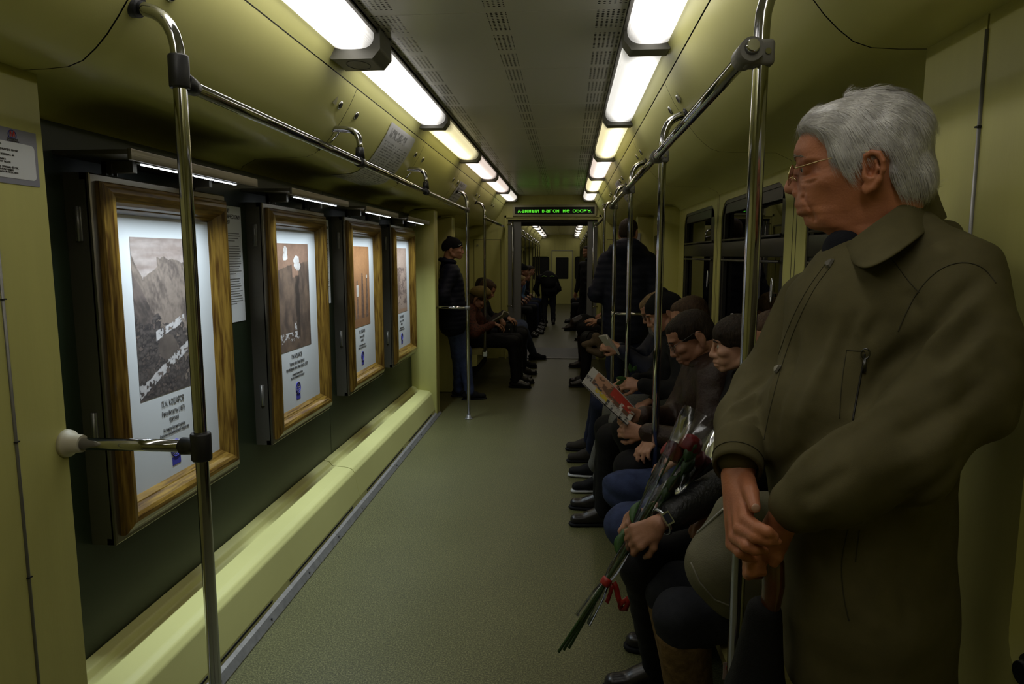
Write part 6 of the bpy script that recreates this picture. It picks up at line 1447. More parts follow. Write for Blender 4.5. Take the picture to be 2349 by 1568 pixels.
ld_ = fl @ HR.T; ld_ -= rn * (ld_ * rn).sum(1)[:, None]; ld_ /= np.linalg.norm(ld_, axis=1)[:, None]
Ln = (0.020 + 0.022 * r_h.random(30000)) * np.clip(1.6 - 9 * np.maximum(loc[:, 2] - 0.05, 0), 0.55, 1); NS = 5; side_ = np.cross(ld_, rn); wd = 0.00026
wild = (r_h.random(30000) < 0.03) * 0.4 - 0.45 * (loc[:, 2] > 0.105)
VS = []; 
for k in range(NS):
    t = k / (NS - 1); p = rootp + ld_ * (Ln * t)[:, None] + rn * ((0.0012 + 0.0042 * np.sin(t * 2.2) * (0.6 + wild)) )[:, None] - Z_ * (Ln * 0.25 * t * t)[:, None] - rn * (Ln * 0.10 * t * t)[:, None]
    ww = wd * (1 - 0.8 * t); VS.append(p - side_ * ww); VS.append(p + side_ * ww)
VS = np.stack(VS, 1).reshape(-1, 3); b0 = np.arange(30000)[:, None] * (2 * NS)
FQ = np.concatenate([b0 + np.array([2 * k, 2 * k + 1, 2 * k + 3, 2 * k + 2]) for k in range(NS - 1)])
tag(mesh_obj('hair_strands', (VS, FQ), mat('white_hair_strand', (0.76, 0.74, 0.71), 0.35, noise=0.3, scale=50, col2=(0.50, 0.48, 0.46)), ho))

# coat
OL = cloth('olive_raincoat', (0.104, 0.090, 0.040), 0.8, noise=0.18, scale=26, bump=0.12, bscale=900)
F = Field(0.009)
fl_ = (el_, 1.12)
F.cap(wp(2010, 720, 1.22), wp(1985, 900, 1.22), 0.150, 0.152, flat=fl_); F.ell(wp(1958, 985, 1.22), (0.158, 0.185, 0.20), frame(ef))
F.cap(wp(1975, 1080, 1.22), wp(1978, 1360, 1.23), 0.148, 0.142, flat=(el_, 1.3)); F.cap(wp(1978, 1360, 1.23), wp(1980, 1600, 1.25), 0.142, 0.142, flat=(el_, 1.3))
F.cap(J_sh[0] + np.array((0, 0.03, -0.0)), J_sh[1], 0.072, 0.062); F.cap(wp(2060, 600, 1.225), wp(2020, 680, 1.22), 0.066, 0.110)
F.cap(wp(2100, 560, 1.18), wp(2190, 640, 1.08), 0.055, 0.070); F.cap(wp(2140, 560, 1.24), wp(2200, 760, 1.22), 0.05, 0.06)
F.cap(wp(2130, 760, 1.2), wp(2110, 1100, 1.22), 0.055, 0.05)
F.chain([J_sh[0], wp(2228, 800, 1.03), J_el[0], wp(2060, 1040, 1.02), wp(1910, 1112, 1.05), wp(1832, 1158, 1.075)], [0.070, 0.067, 0.070, 0.072, 0.062, 0.045])
F.chain([J_sh[1], J_el[1], wp(1712, 960, 1.32), wp(1696, 1042, 1.20)], [0.062, 0.058, 0.055, 0.041])
F.plane(wp(1975, 1540, 1.22), (0, 0, -1))
def drape(P, N):
    # long folds radiating from the near shoulder and running down the front
    q = P - np.array(J_sh[0]); u = P @ ef; h_ = P[:, 2]
    a = folds(4, 0.0055, 62.0, (0.9, -0.4, 0.55))(P, N)
    rad_ = np.arctan2(-q[:, 2], (q @ ef)); front = np.clip((h_ - 1.08) * 8, 0, 1)
    a += 0.0085 * np.sin(rad_ * 15 + 2.0 * np.sin(h_ * 9)) * np.clip(np.linalg.norm(q, axis=1) * 4 - .3, 0, 1) * front
    sk = np.clip((1.06 - h_) * 8, 0, 1); a += 0.006 * sk * np.sin(u * 55 + 1.5 * np.sin(h_ * 7))
    return a
cp, cq = F.mesh(0.0075, 0.0075, None, smooth=1)
nn_ = np.cross(cp[cq[:, 2]] - cp[cq[:, 0]], cp[cq[:, 3]] - cp[cq[:, 1]]); CN = np.zeros_like(cp)
for i in range(4): np.add.at(CN, cq[:, i], nn_)
CN /= np.linalg.norm(CN, axis=1)[:, None] + 1e-12
bvh = BVHTree.FromPolygons([tuple(v) for v in cp], [tuple(map(int, q)) for q in cq])
CREASE = [(-.014, .013, [(2268, 628), (2215, 668), (2148, 736), (2089, 795), (2030, 842), (1997, 905), (1990, 948)]), (-.010, .011, [(1989, 950), (1925, 972), (1850, 1018), (1788, 1072), (1765, 1110)]),
    (.009, .013, [(2066, 878), (2058, 920), (1995, 950), (1913, 993), (1848, 1042), (1800, 1090)]), (.007, .012, [(1935, 720), (1889, 842), (1848, 942), (1822, 1020)]), (-.006, .010, [(1960, 730), (1912, 842), (1872, 940)]),
    (.006, .011, [(1907, 813), (1877, 913), (1862, 990)]), (-.006, .010, [(1835, 736), (1806, 854), (1785, 960), (1768, 1030)]), (.006, .010, [(1813, 736), (1783, 854), (1762, 960)]), (.006, .012, [(1995, 713), (1948, 807)]), (-.005, .010, [(2020, 715), (1972, 810)]),
    (.009, .014, [(2246, 670), (2160, 762), (2100, 838)]), (-.008, .012, [(2262, 720), (2190, 800), (2120, 868)]), (.007, .012, [(2270, 770), (2187, 850), (2095, 905)]), (-.008, .013, [(2285, 850), (2200, 925), (2100, 975), (2000, 1020)]), (.006, .014, [(2230, 960), (2120, 1040), (1990, 1095)]), (-.006, .010, [(1960, 1070), (1880, 1120), (1810, 1150)]), (.005, .009, [(1900, 1150), (1840, 1190)]),
    (-.008, .010, [(1762, 858), (1715, 895), (1672, 940)]), (.008, .010, [(1752, 905), (1700, 925), (1655, 962)]), (-.006, .008, [(1748, 930), (1700, 955), (1655, 990)]), (.005, .008, [(1742, 960), (1690, 975)]), (-.006, .010, [(2105, 720), (2060, 640)]), (.005, .012, [(2140, 560), (2200, 600)]),
    (.005, .014, [(1990, 1250), (2010, 1400), (2000, 1500)]), (-.005, .014, [(2060, 1250), (2080, 1400), (2075, 1500)]), (-.004, .012, [(1880, 1250), (1900, 1400)]), (-.010, .012, [(1850, 1225), (1960, 1210), (2080, 1165), (2150, 1110), (2215, 1030)])]
dsum = drape(cp, CN) * 0.6
for amp, wid, pix in CREASE:
    P3 = []
    for a, b in zip(pix[:-1], pix[1:]):
        for t in range(4):
            o_ = Vector((0, 0, EYE)); d_ = (Vector(wp(a[0] + (b[0] - a[0]) * t / 4, a[1] + (b[1] - a[1]) * t / 4, 1.0)) - o_).normalized(); h_ = bvh.ray_cast(o_, d_)
            if h_[0] is not None: P3.append(np.array(h_[0]))
    best = np.full(len(cp), 9.0); tpos = np.zeros(len(cp)); L3 = max(len(P3) - 1, 1)
    for k in range(len(P3) - 1):
        a, b = P3[k], P3[k + 1]; e = b - a
        if np.linalg.norm(e) > 0.07: continue
        t = np.clip(((cp - a) @ e) / (e @ e + 1e-12), 0, 1); dd2 = np.linalg.norm(cp - a - t[:, None] * e, axis=1); m = dd2 < best; best[m] = dd2[m]; tpos[m] = (k + t[m]) / L3
    dsum += amp * np.exp(-(best / wid) ** 2) * np.clip(np.sin(np.pi * np.clip(tpos, 0.06, 0.94)) * 1.6, 0, 1)
cp = cp + CN * dsum[:, None]
co = mesh_obj('raincoat', (cp, cq), OL, root)
bvh = BVHTree.FromPolygons([tuple(v) for v in cp], [tuple(map(int, q)) for q in cq])
def on_coat(u, v, off=0.001):
    o = Vector((0, 0, EYE)); d = Vector(wp(u, v, 1.0)) - o; hit = bvh.ray_cast(o, d.normalized())
    if hit[0] is None: return None, None
    n_ = hit[1] if hit[1].dot(d) < 0 else -hit[1]
    return np.array(hit[0] + n_ * off), np.array(n_)
def seam(name, pix, r, m, off=0.0004, par=co):
    P_ = []
    for _ in range(2):
        q_ = [pix[0]]
        for a, b in zip(pix[:-1], pix[1:]): q_ += [(a[0] * .75 + b[0] * .25, a[1] * .75 + b[1] * .25), (a[0] * .25 + b[0] * .75, a[1] * .25 + b[1] * .75)]
        pix = q_ + [pix[-1]]
    for (a, b) in zip(pix[:-1], pix[1:]):
        L = max(2, int(math.dist(a, b) / 9))
        for t in range(L): 
            q, _ = on_coat(a[0] + (b[0] - a[0]) * t / L, a[1] + (b[1] - a[1]) * t / L, off)
            if q is not None and (not P_ or np.linalg.norm(q - P_[-1]) < 0.06): P_.append(q)
    if len(P_) > 2: g = MB(); g.tube(P_, r, 6); g.build(name, m, par)
SEAM = mat('seam_shadow', (0.040, 0.035, 0.016), 0.9)
seam('placket_seam', [(1905, 612), (1868, 660), (1828, 740), (1795, 830), (1768, 930), (1752, 1010)], 0.0007, SEAM)
seam('placket_edge', [(1893, 606), (1850, 665), (1812, 740), (1780, 830)], 0.0007, SEAM)
seam('armhole_seam', [(2060, 760), (2090, 690), (2140, 625), (2200, 598), (2255, 610), (2285, 650)], 0.0009, SEAM)
seam('yoke_seam', [(2040, 585), (2080, 640), (2110, 672)], 0.0007, SEAM)
seam('pocket_seam', [(1942, 805), (1930, 880), (1926, 962)], 0.0007, SEAM); seam('pocket_seam', [(1942, 803), (1985, 806)], 0.0007, SEAM)
ZIP = mat('dark_zip', (0.02, 0.019, 0.016), 0.4, 0.6)
seam('pocket_zip', [(1984, 812), (1974, 865), (1962, 930), (1957, 965)], 0.0016, ZIP, 0.0006)
seam('lower_pocket_flap', [(1945, 1215), (1928, 1290), (1935, 1370), (1948, 1425)], 0.0009, SEAM); seam('lower_pocket_flap', [(1972, 1215), (1962, 1290)], 0.0009, SEAM)
for (u_, v_, nm) in ((1903, 604, 'snap_button'), (1784, 846, 'snap_button')):
    q, n_ = on_coat(u_, v_, 0.001)
    if q is None: continue
    a1 = unit(np.cross(n_, Z_)); a2 = np.cross(n_, a1); g = MB(); tri = [(0.009, 0.0), (0.0075, 0.003), (-0.004, 0.009), (-0.008, 0.007), (-0.008, -0.007), (-0.004, -0.009), (0.0075, -0.003)]
    vs = [q + a1 * x + a2 * y for x, y in tri] + [q + a1 * x * .75 + a2 * y * .75 + n_ * 0.004 for x, y in tri]; n7 = len(tri)
    g.add(vs, [(i, (i + 1) % n7, n7 + (i + 1) % n7, n7 + i) for i in range(n7)] + [tuple(range(n7, 2 * n7))]); g.build(nm, mat('horn_button', (0.12, 0.11, 0.09), 0.25), co)
q, n_ = on_coat(1985, 812, 0.004); a1 = unit(np.cross(n_, Z_)); g = MB()
g.tube([q + n_ * .002 + a1 * 0.006 * math.cos(a) + Z_ * (0.008 * math.sin(a)) for a in [k * math.pi / 6 for k in range(12)]], 0.0013, 6, closed=True); g.tube([q - Z_ * .008 + n_ * .002, q - Z_ * 0.030 + n_ * .003], 0.0028, 8); g.build('zip_pull', mat('gunmetal', (0.12, 0.12, 0.12), 0.3, 1.0), co)
# collar: turned-down flap as a thick bent sheet
def sheet(name, inner, mid, outer, m, par, th=0.005, n=28):
    def rs(pts, n):
        P_ = np.array([wp(*p) for p in pts]); d = np.r_[0, np.cumsum(np.linalg.norm(np.diff(P_, axis=0), axis=1))]; t = np.linspace(0, d[-1], n)
        out_ = np.stack([np.interp(t, d, P_[:, i]) for i in range(3)], 1)
        for _ in range(2): out_[1:-1] = out_[1:-1] * 0.5 + 0.25 * (out_[:-2] + out_[2:])
        return out_
    A_, B_, C_ = rs(inner, n), rs(mid, n), rs(outer, n); rows = []
    for k in range(9):
        t = k / 8; rows.append(A_ * (1 - t) ** 2 + (2 * t * (1 - t)) * (2 * B_ - (A_ + C_) / 2) + C_ * t * t)
    vs = np.concatenate(rows); fs = [(r * n + i, r * n + i + 1, (r + 1) * n + i + 1, (r + 1) * n + i) for r in range(8) for i in range(n - 1)]
    g = MB(); g.add(vs, fs, 0, True); o = g.build(name, m, par, fix=False)
    sd = o.modifiers.new('thickness', 'SOLIDIFY'); sd.thickness = th; sd.offset = 0; sb = o.modifiers.new('smooth', 'SUBSURF'); sb.levels = 1; sb.render_levels = 2
    return o
sheet('collar', [(2138, 398, 1.285), (2130, 412, 1.215), (2076, 460, 1.150), (2012, 506, 1.125), (1955, 548, 1.14), (1936, 565, 1.165)],
      [(2152, 450, 1.285), (2140, 470, 1.195), (2092, 512, 1.105), (2030, 556, 1.075), (1972, 588, 1.095), (1948, 590, 1.135)],
      [(2172, 500, 1.285), (2150, 512, 1.17), (2104, 548, 1.065), (2040, 594, 1.035), (1984, 622, 1.055), (1962, 606, 1.11)], OL, co)
sheet('collar', [(2138, 398, 1.285), (2100, 425, 1.33), (2000, 500, 1.33), (1930, 555, 1.27), (1915, 570, 1.24)], [(2150, 450, 1.30), (2100, 470, 1.36), (1990, 530, 1.36), (1915, 575, 1.29), (1900, 590, 1.25)],
      [(2165, 510, 1.30), (2110, 540, 1.38), (1960, 590, 1.37), (1880, 610, 1.30), (1885, 615, 1.25)], OL, co)
F = Field(0.012); F.cap(wp(1935, 570, 1.20), wp(1925, 620, 1.20), 0.035, 0.035); F.cap(wp(2070, 560, 1.225), wp(2030, 630, 1.21), 0.050, 0.050)
mesh_obj('sweater', F.mesh(0.008), cloth('dark_navy_knit', (0.012, 0.013, 0.018), 0.9), root)
# cuff band of the far sleeve
cw = wp(1694, 1050, 1.195); cd = unit(wp(1694, 1080, 1.19) - wp(1704, 1000, 1.24)); g = MB(); s1 = unit(np.cross(cd, ef)); s2 = np.cross(cd, s1)
rows = []; 
for dz, rr in ((-0.045, 0.047), (-0.03, 0.051), (0.0, 0.051), (0.018, 0.050), (0.026, 0.047), (0.022, 0.042), (0.0, 0.038)): rows += [tuple(cw + cd * dz + s1 * rr * math.cos(a) + s2 * rr * 0.85 * math.sin(a)) for a in [k * math.pi / 14 for k in range(28)]]
g.add(rows, [(r * 28 + k, r * 28 + (k + 1) % 28, (r + 1) * 28 + (k + 1) % 28, (r + 1) * 28 + k) for r in range(6) for k in range(28)], 0, True); g.build('cuff', OL, co)
g = MB(); g.tube([tuple(cw + cd * 0.004 + s1 * 0.0515 * math.cos(a) + s2 * 0.0515 * .85 * math.sin(a)) for a in [k * math.pi / 14 for k in range(28)]], 0.0008, 6, closed=True); g.build('cuff_seam', SEAM, co)
# trousers and shoes
F = Field(0.02)
for a, b, c in Lg: F.chain([a, b, c - Z_ * 0.01], [0.066, 0.070, 0.062])
F.cap(Lg[0][0], Lg[1][0], 0.07); mesh_obj('trousers', F.mesh(0.010, None, folds(9, 0.004, 26.0)), cloth('dark_brown_trousers', (0.028, 0.023, 0.016), 0.9), root)
for a, b, c in Lg:
    F = Field(0.008); F.cap(c, c - Z_ * 0.05, 0.045, 0.042); F.cap(c - Z_ * 0.055 - ef * 0.03, c + ef * 0.19 - Z_ * 0.062, 0.040, 0.036); F.plane(c - Z_ * 0.098, (0, 0, -1)); mesh_obj('shoe', F.mesh(0.008), C_shoe, root)

# umbrella held by the old man
ur = empty('umbrella', wp(1765, 1400, 1.19), 'folded black umbrella with a brown wooden handle in the old man\'s hands', 'umbrella')
g = MB(); g.tube([wp(1752, 1245, 1.165), wp(1765, 1268, 1.15), wp(1772, 1290, 1.145), wp(1774, 1340, 1.15), wp(1768, 1388, 1.16), wp(1766, 1400, 1.165)], [0.010, 0.017, 0.019, 0.0185, 0.016, 0.013], 18); g.build('handle', mat('varnished_wood', (0.10, 0.032, 0.012), 0.18, noise=0.4, scale=30, coat=0.6), ur)
g = MB(); g.tube([wp(1766, 1392, 1.165), wp(1765, 1402, 1.168)], 0.016, 16); g.build('collar_ring', M['chrome'], ur)
F = Field(0.006); top = wp(1764, 1400, 1.17); bot = np.array((top[0] - 0.01, top[1] + 0.02, 0.30))
for k in range(7):
    a = k * 2 * math.pi / 7; o_ = np.array((math.cos(a), math.sin(a), 0)) ; F.cap(top + o_ * 0.012 + np.array((-.008, 0, 0)), top * .75 + bot * .25 + o_ * 0.030 + np.array((-.012, 0, 0)), 0.014, 0.020); F.cap(top * .75 + bot * .25 + o_ * 0.030 + np.array((-.012, 0, 0)), bot + o_ * 0.008, 0.020, 0.008)
mesh_obj('canopy', F.mesh(0.0075), C_black, ur)
g = MB(); g.tube([bot + np.array((0, 0, .02)), bot - np.array((0, 0, 0.07))], [0.006, 0.004], 10); g.build('tip', M['chrome'], ur)

# ------------------------------------------------------------------ things in laps and hands
# red roses in cellophane
T0, T1 = wp(1597, 1000, 2.02), wp(1288, 1498, 1.93); ax = unit(T1 - T0); Lr = np.linalg.norm(T1 - T0); n1 = unit(np.cross(ax, (0, 1, 0))); n2 = np.cross(ax, n1)
br = empty('rose_bouquet', T1, 'long-stemmed red roses wrapped in cellophane with a red ribbon', 'bouquet')
def at(t, a=0, b=0): return T0 + ax * (Lr * t) + n1 * a + n2 * b
STEM = mat('rose_stem', (0.03, 0.075, 0.018), 0.5); LEAF = mat('rose_leaf', (0.035, 0.10, 0.022), 0.45, noise=0.3, scale=40); PET = mat('rose_petal', (0.22, 0.005, 0.008), 0.5, noise=0.4, scale=50)
for k, (a, b) in enumerate(((0.0, 0.0), (0.035, -0.02), (-0.026, -0.03))):
    g = MB(); e = (0.012 * (k - 1), 0.008 * (1 - k)); g.tube([at(0.06 + .02 * k, a, b), at(0.30, a * .6, b * .6), at(0.55, a * 0.1, b * 0.1 + .003 * k), at(0.74, 0.004 * k - .004, 0), at(1.0 - 0.015 * k, e[0], e[1])], [0.003, 0.0033, 0.0036, 0.0038, 0.0042], 8); g.build('stem', STEM, br)
    c = at(0.035 + .03 * k, a, b); F = Field(0.0022)
    F.ell(c, (0.017, 0.017, 0.019))
    for r0, nn_, sz, tz in ((0.012, 5, 0.016, -0.006), (0.020, 6, 0.018, 0.0), (0.026, 7, 0.018, 0.010)):
        for j in range(nn_):
            th = j * 2 * math.pi / nn_ + r0 * 90; d = n1 * math.cos(th) + n2 * math.sin(th); F.ell(c + d * r0 + ax * tz, (sz, 0.0042, sz * 1.15), np.stack([np.cross(d, ax), d, -ax], 1))
    mesh_obj('bloom', F.mesh(0.0034), PET, br)
rl = random.Random(4)
for k in range(11):
    t = 0.12 + 0.045 * k; th = rl.random() * 6.28; rad = (0.05 - 0.06 * t) * (0.5 + rl.random() * .5) + 0.006; c = at(t, rad * math.cos(th), rad * math.sin(th)); d = unit(-ax * 1.0 + n1 * math.cos(th) * 0.22 + n2 * math.sin(th) * 0.22); sd = unit(np.cross(d, np.array((0.2, -1, 0.3))))
    nrm = np.cross(d, sd); ln = 0.055 + 0.02 * rl.random(); vs = []; 
    for i in range(7):
        s_ = i / 6; wv_ = 0.019 * math.sin(math.pi * min(s_ * 1.05, 1)) ** 0.8; cc = c + d * ln * s_ + nrm * 0.010 * math.sin(s_ * 2.5); vs += [cc - sd * wv_ + nrm * .004 * (s_), cc - nrm * 0.002, cc + sd * wv_ + nrm * .004 * s_]
    g = MB(); g.add(vs, [(3 * i + j, 3 * i + j + 1, 3 * i + j + 4, 3 * i + j + 3) for i in range(6) for j in (0, 1)], 0, True); o = g.build('leaf', LEAF, br, fix=False); sdm = o.modifiers.new('t', 'SOLIDIFY'); sdm.thickness = 0.0008
# cellophane sleeve
g = MB(); rows = []; NR, NC = 26, 26
for i in range(NR):
    t = -0.075 + i / (NR - 1) * 0.93; base = 0.062 * (1 - min(max((t + 0.05) / 0.50, 0), 1)) ** 0.8 + 0.016 + 0.012 * max(0, (t - 0.66)) * 4
    base *= 1 - 0.45 * math.exp(-((t - 0.68) / 0.03) ** 2)
    for j in range(NC):
        a = j * 2 * math.pi / NC; rr = base * (1 + 0.10 * math.sin(3 * a + 9 * t) + 0.06 * math.sin(7 * a - 21 * t)); rows.append(tuple(at(t, rr * math.cos(a), rr * math.sin(a))))
g.add(rows, [(i * NC + j, i * NC + (j + 1) % NC, (i + 1) * NC + (j + 1) % NC, (i + 1) * NC + j) for i in range(NR - 1) for j in range(NC)], 0, True); g.build('wrapping', M['cello'], br, fix=False)
RIB = mat('red_ribbon', (0.30, 0.02, 0.015), 0.35)
g = MB(); c = at(0.68); g.tube([c + ax * q for q in (-0.012, -0.006, 0.006, 0.012)], [0.014, 0.0155, 0.0155, 0.014], 14); rb_ = g.build('ribbon', RIB, br)
def strip(pts, wdt, nrm_, name):
    g = MB(); vs = []; 
    for i, p in enumerate(pts): p = np.array(p); s_ = unit(np.cross(pts[min(i + 1, len(pts) - 1)] - pts[max(i - 1, 0)], nrm_)); vs += [p - s_ * wdt, p + s_ * wdt]
    g.add(vs, [(2 * i, 2 * i + 1, 2 * i + 3, 2 * i + 2) for i in range(len(pts) - 1)], 0, True); o = g.build(name, RIB, rb_, fix=False); sm = o.modifiers.new('t', 'SOLIDIFY'); sm.thickness = 0.0008
cu_ = lambda a, b: [wp(u, v, 1.96 + 0.01 * math.sin(i)) for i, (u, v) in enumerate(b)]
strip(cu_(0, [(1408, 1335), (1414, 1350), (1418, 1368), (1424, 1388), (1430, 1380), (1436, 1372), (1440, 1384), (1434, 1398), (1426, 1396), (1422, 1386)]), 0.008, np.array((0.2, -1, 0.1)), 'ribbon_tail')
strip(cu_(0, [(1404, 1342), (1400, 1360), (1395, 1374), (1392, 1382)]), 0.006, np.array((0.2, -1, 0.1)), 'ribbon_tail')

# newspaper: folded, slanting, held at its near edge
c4 = [wp(1334, 878, 3.02), wp(1356, 845, 3.30), wp(1457, 945, 3.26), wp(1438, 976, 3.00)]
def nfn(U, V):
    n_ = vnoise(U * 30, V * 18, 3, 3); n2_ = vnoise(U * 8, V * 6, 4, 3); c = np.ones(U.shape + (3,)) * np.array((0.42, 0.40, 0.36))
    ph = (V > 0.30) & (V < 0.95) & (U > 0.12) & (U < 0.92); c[ph] = (0.14, 0.07, 0.04)
    sk_ = ph & (n2_ > 0.52) & (U < 0.6); c[sk_] = (0.42, 0.22, 0.13)
    rd = ph & (U > 0.48) & (V > 0.5); c[rd] = (0.40, 0.035, 0.02); yl = (V > 0.12) & (V < 0.32) & (U > 0.25) & (U < 0.50) & (n_ > 0.4); c[yl] = (0.55, 0.42, 0.03)
    tx = (np.floor(U * 14) % 3 == 1) & (V > 0.28) & (V < 0.62) & (U > 0.55) & (n_ > 0.42); c[tx] = (0.6, 0.58, 0.52); tb = (np.floor(U * 20) % 2 == 0) & (V < 0.28) & (n_ > 0.48) & (U > 0.5); c[tb] = (0.05, 0.05, 0.05)
    st_ = (V > 0.3) & (V < 0.5) & (U < 0.35) & (n_ > 0.55); c[st_] = (0.05, 0.05, 0.06)
    return c * (0.9 + 0.2 * n_[..., None])
nr = empty('newspaper', c4[3], 'folded colour newspaper with a red and black front page in the reader\'s hands', 'newspaper')
P0_, P1_, P2_, P3_ = c4; nn3 = unit(np.cross(P3_ - P0_, P1_ - P0_))
for k, (off, mm) in enumerate(((0.0, 'front'), (0.006, 'back'))):
    U, V = np.meshgrid(np.linspace(0, 1, 60), np.linspace(0, 1, 40)); P = (P0_ * (1 - U[..., None]) + P3_ * U[..., None]) * (1 - V[..., None]) + (P1_ * (1 - U[..., None]) + P2_ * U[..., None]) * V[..., None]
    P = P + nn3 * (0.012 * np.sin(U * 3.1) * (V - .3) + off * V)[..., None] * (1 if nn3[1] < 0 else -1) + (nn3 * off)
    g = MB(); g.add(P.reshape(-1, 3), [(j * 60 + i, j * 60 + i + 1, (j + 1) * 60 + i + 1, (j + 1) * 60 + i) for j in range(39) for i in range(59)], 0, True); o = g.build('page', vc_mat('printed_sheet'), nr, fix=False)
    ca = o.data.color_attributes.new('Col', 'FLOAT_COLOR', 'POINT'); c = nfn(U, V) if (k == 0) == (nn3[1] > 0) else nfn(1 - U, V) * 0 + 0.42; c = nfn(U, V).reshape(-1, 3)
    ca.data.foreach_set('color', np.concatenate([c, np.ones((len(c), 1))], 1).ravel().astype(np.float32))

def book(cen, r, u, wd_, ht, th, cover, label, loc_lab=None):
    r = unit(r); u = unit(np.array(u) - r * (np.array(u) @ r)); n_ = np.cross(r, u); b = empty('book', cen, label, 'book'); cen = np.array(cen)
    for s in (1, -1):
        g = MB(); d = unit(r * s + n_ * 0.35); obox(cen + d * wd_ / 2, (d, u, np.cross(d, u)), (wd_ / 2, ht / 2, th / 2), g); g.build('page_block', mat('page_edge', (0.40, 0.39, 0.35), 0.8), b)
        g = MB(); obox(cen + d * wd_ / 2 - n_ * (th / 2 + 0.002) , (d, u, np.cross(d, u)), (wd_ / 2 + .003, ht / 2 + .003, 0.001), g); g.build('cover', cover, b)
    return b
book(wp(1404, 786, 4.42), (0.3, -0.95, 0.0), (-0.45, -0.1, 0.6), 0.085, 0.13, 0.006, mat('pale_cover', (0.40, 0.37, 0.33), 0.6), 'small pale open book in the bearded man\'s hands')
book(wp(1140, 722, 7.68), (0.25, 0.97, 0), (0.75, 0, 0.45), 0.13, 0.19, 0.012, mat('dark_cover', (0.02, 0.015, 0.02), 0.5), 'open dark-covered book held by the reader in the mustard hat')
# green leaves of a small bunch in the hands of the man in grey sweatpants
lr = empty('flower_bunch', wp(1440, 872, 4.0), 'few green leaves of a flower bunch in the sweatpants man\'s hands', 'flowers')
for k, (u, v, du, dv) in enumerate(((1440, 868, -28, -2), (1432, 872, -20, 10), (1448, 855, -4, -22), (1452, 852, 8, -14))):
    g = MB(); a = wp(u, v, 4.0); b_ = wp(u + du, v + dv, 3.98); d = unit(b_ - a); sd = unit(np.cross(d, (0.1, -1, 0.2))); L = np.linalg.norm(b_ - a); vs = []
    for i in range(6): s_ = i / 5; wv_ = 0.012 * math.sin(math.pi * s_) ; cc = a + d * L * s_; vs += [cc - sd * wv_, cc + np.array((0, .004, 0)), cc + sd * wv_]
    g.add(vs, [(3 * i + j, 3 * i + j + 1, 3 * i + j + 4, 3 * i + j + 3) for i in range(5) for j in (0, 1)], 0, True); o = g.build('leaf', LEAF, lr, fix=False); sdm = o.modifiers.new('t', 'SOLIDIFY'); sdm.thickness = 0.001

# olive handbag on the booted woman's lap
hb = empty('handbag', wp(1640, 1410, 1.75), 'grey-olive leather handbag with a silver zip in front of the woman in boots', 'handbag')
BAG = cloth('olive_grey_leather', (0.17, 0.16, 0.105), 0.55, noise=0.2, scale=20, bump=0.2, bscale=260)
F = Field(0.025); bd = 1.72
F.cap(wp(1690, 1180, bd), wp(1660, 1290, bd), 0.055, 0.070); F.cap(wp(1660, 1290, bd), wp(1690, 1330, bd), 0.070, 0.070); F.cap(wp(1760, 1190, bd + .05), wp(1780, 1320, bd + .05), 0.07, 0.08); F.cap(wp(1650, 1310, bd), wp(1690, 1350, bd), 0.055, 0.06)
mb_ = F.mesh(0.009, None, folds(6, 0.003, 20.0)); bo = mesh_obj('bag_body', mb_, BAG, hb)
bv2 = BVHTree.FromPolygons([tuple(v) for v in mb_[0]], [tuple(map(int, q)) for q in mb_[1]])
def on_bag(u, v, off):
    o = Vector((0, 0, EYE)); d = (Vector(wp(u, v, 1.0)) - o).normalized(); h = bv2.ray_cast(o, d); return None if h[0] is None else np.array(h[0] - d * off)
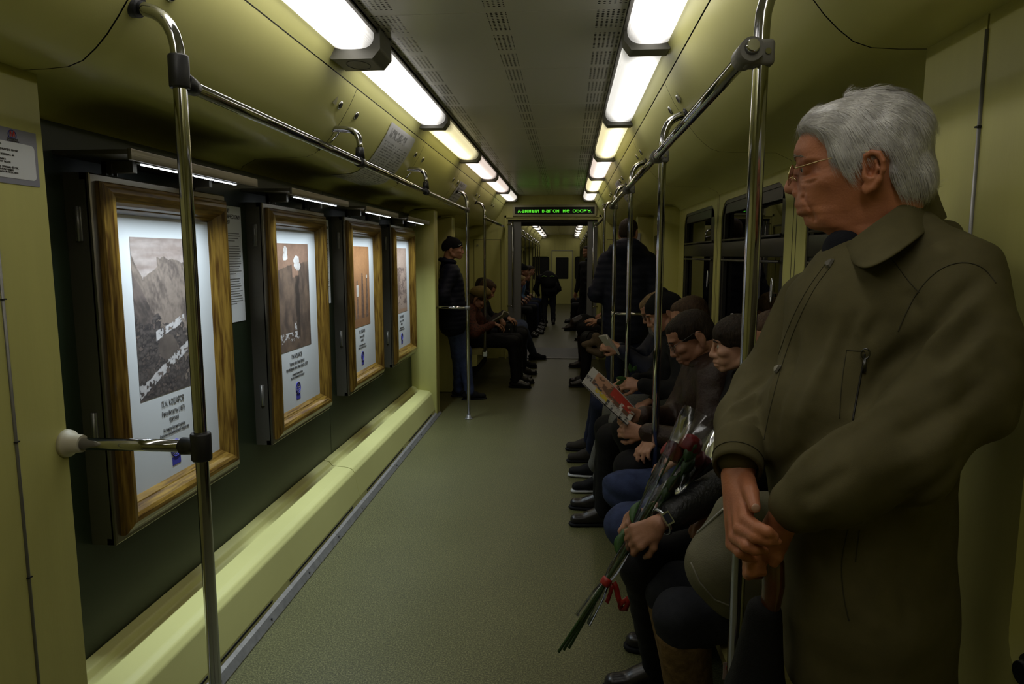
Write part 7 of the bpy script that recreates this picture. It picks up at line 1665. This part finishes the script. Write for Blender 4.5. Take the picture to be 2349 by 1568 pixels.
def bagline(nm, pix, r, m):
    P_ = [on_bag(a[0] + (b[0] - a[0]) * t / 8, a[1] + (b[1] - a[1]) * t / 8, 0.001) for a, b in zip(pix[:-1], pix[1:]) for t in range(8)]; P_ = [p for p in P_ if p is not None]
    if len(P_) > 2: g = MB(); g.tube(P_, r, 6); g.build(nm, m, bo)
bagline('zip', [(1600, 1222), (1630, 1195), (1668, 1160)], 0.0042, mat('silver_zip', (0.40, 0.40, 0.38), 0.35, 0.8)); bagline('piping', [(1585, 1290), (1605, 1335), (1640, 1375), (1690, 1395)], 0.0022, mat('pale_thread', (0.22, 0.21, 0.17), 0.6))
g = MB(); obox(wp(1670, 1538, 1.63), ((1, 0.1, 0), (0, 0, 1), (0.1, -1, 0)), (0.012, 0.022, 0.0006), g); tg = g.build('paper_tag', mat('pink_tag', (0.40, 0.30, 0.31), 0.6), hb)
g = MB(); g.tube([wp(1671, 1532 + 0, 1.627) + np.array((0.006 * math.cos(a), 0, 0.006 * math.sin(a))) for a in [k * math.pi / 6 for k in range(12)]], 0.0008, 5, closed=True); g.build('tag_print', M['red'], tg)
# beige bag on the far right lap, dark bag on the far left lap
F = Field(0.012); F.cap(wp(1340, 790, 7.75), wp(1378, 780, 7.75), 0.035, 0.045); F.cap(wp(1350, 802, 7.75), wp(1380, 812, 7.75), 0.03, 0.05); F.cap(wp(1368, 772, 7.75), wp(1382, 800, 7.75), 0.05, 0.04)
o = mesh_obj('handbag', F.mesh(0.012, None, folds(1, .004, 30.)), cloth('beige_leather', (0.17, 0.13, 0.09), 0.6), None); tag(o, 'beige bag with a dark loop handle on the far right passenger\'s lap', 'handbag')
g = MB(); g.tube([wp(1345, 776, 7.7), wp(1352, 762, 7.68), wp(1368, 758, 7.68), wp(1378, 766, 7.7)], 0.007, 8); g.build('handle', C_black, o)
F = Field(0.02); F.box(wp(1163, 752, 8.35), (0.11, 0.13, 0.09), None, 0.04); o = mesh_obj('shoulder_bag', F.mesh(0.014, None, folds(1, .004, 30.)), C_leather, None); tag(o, 'black bag with small buckles in the bent man\'s lap, far left bench', 'bag')
g = MB(); 
for u, v in ((1155, 760), (1168, 756)): g.ell(wp(u, v, 8.2), (0.012, 0.006, 0.012), 0, 8, 6)
g.build('buckle', M['chrome'], o)
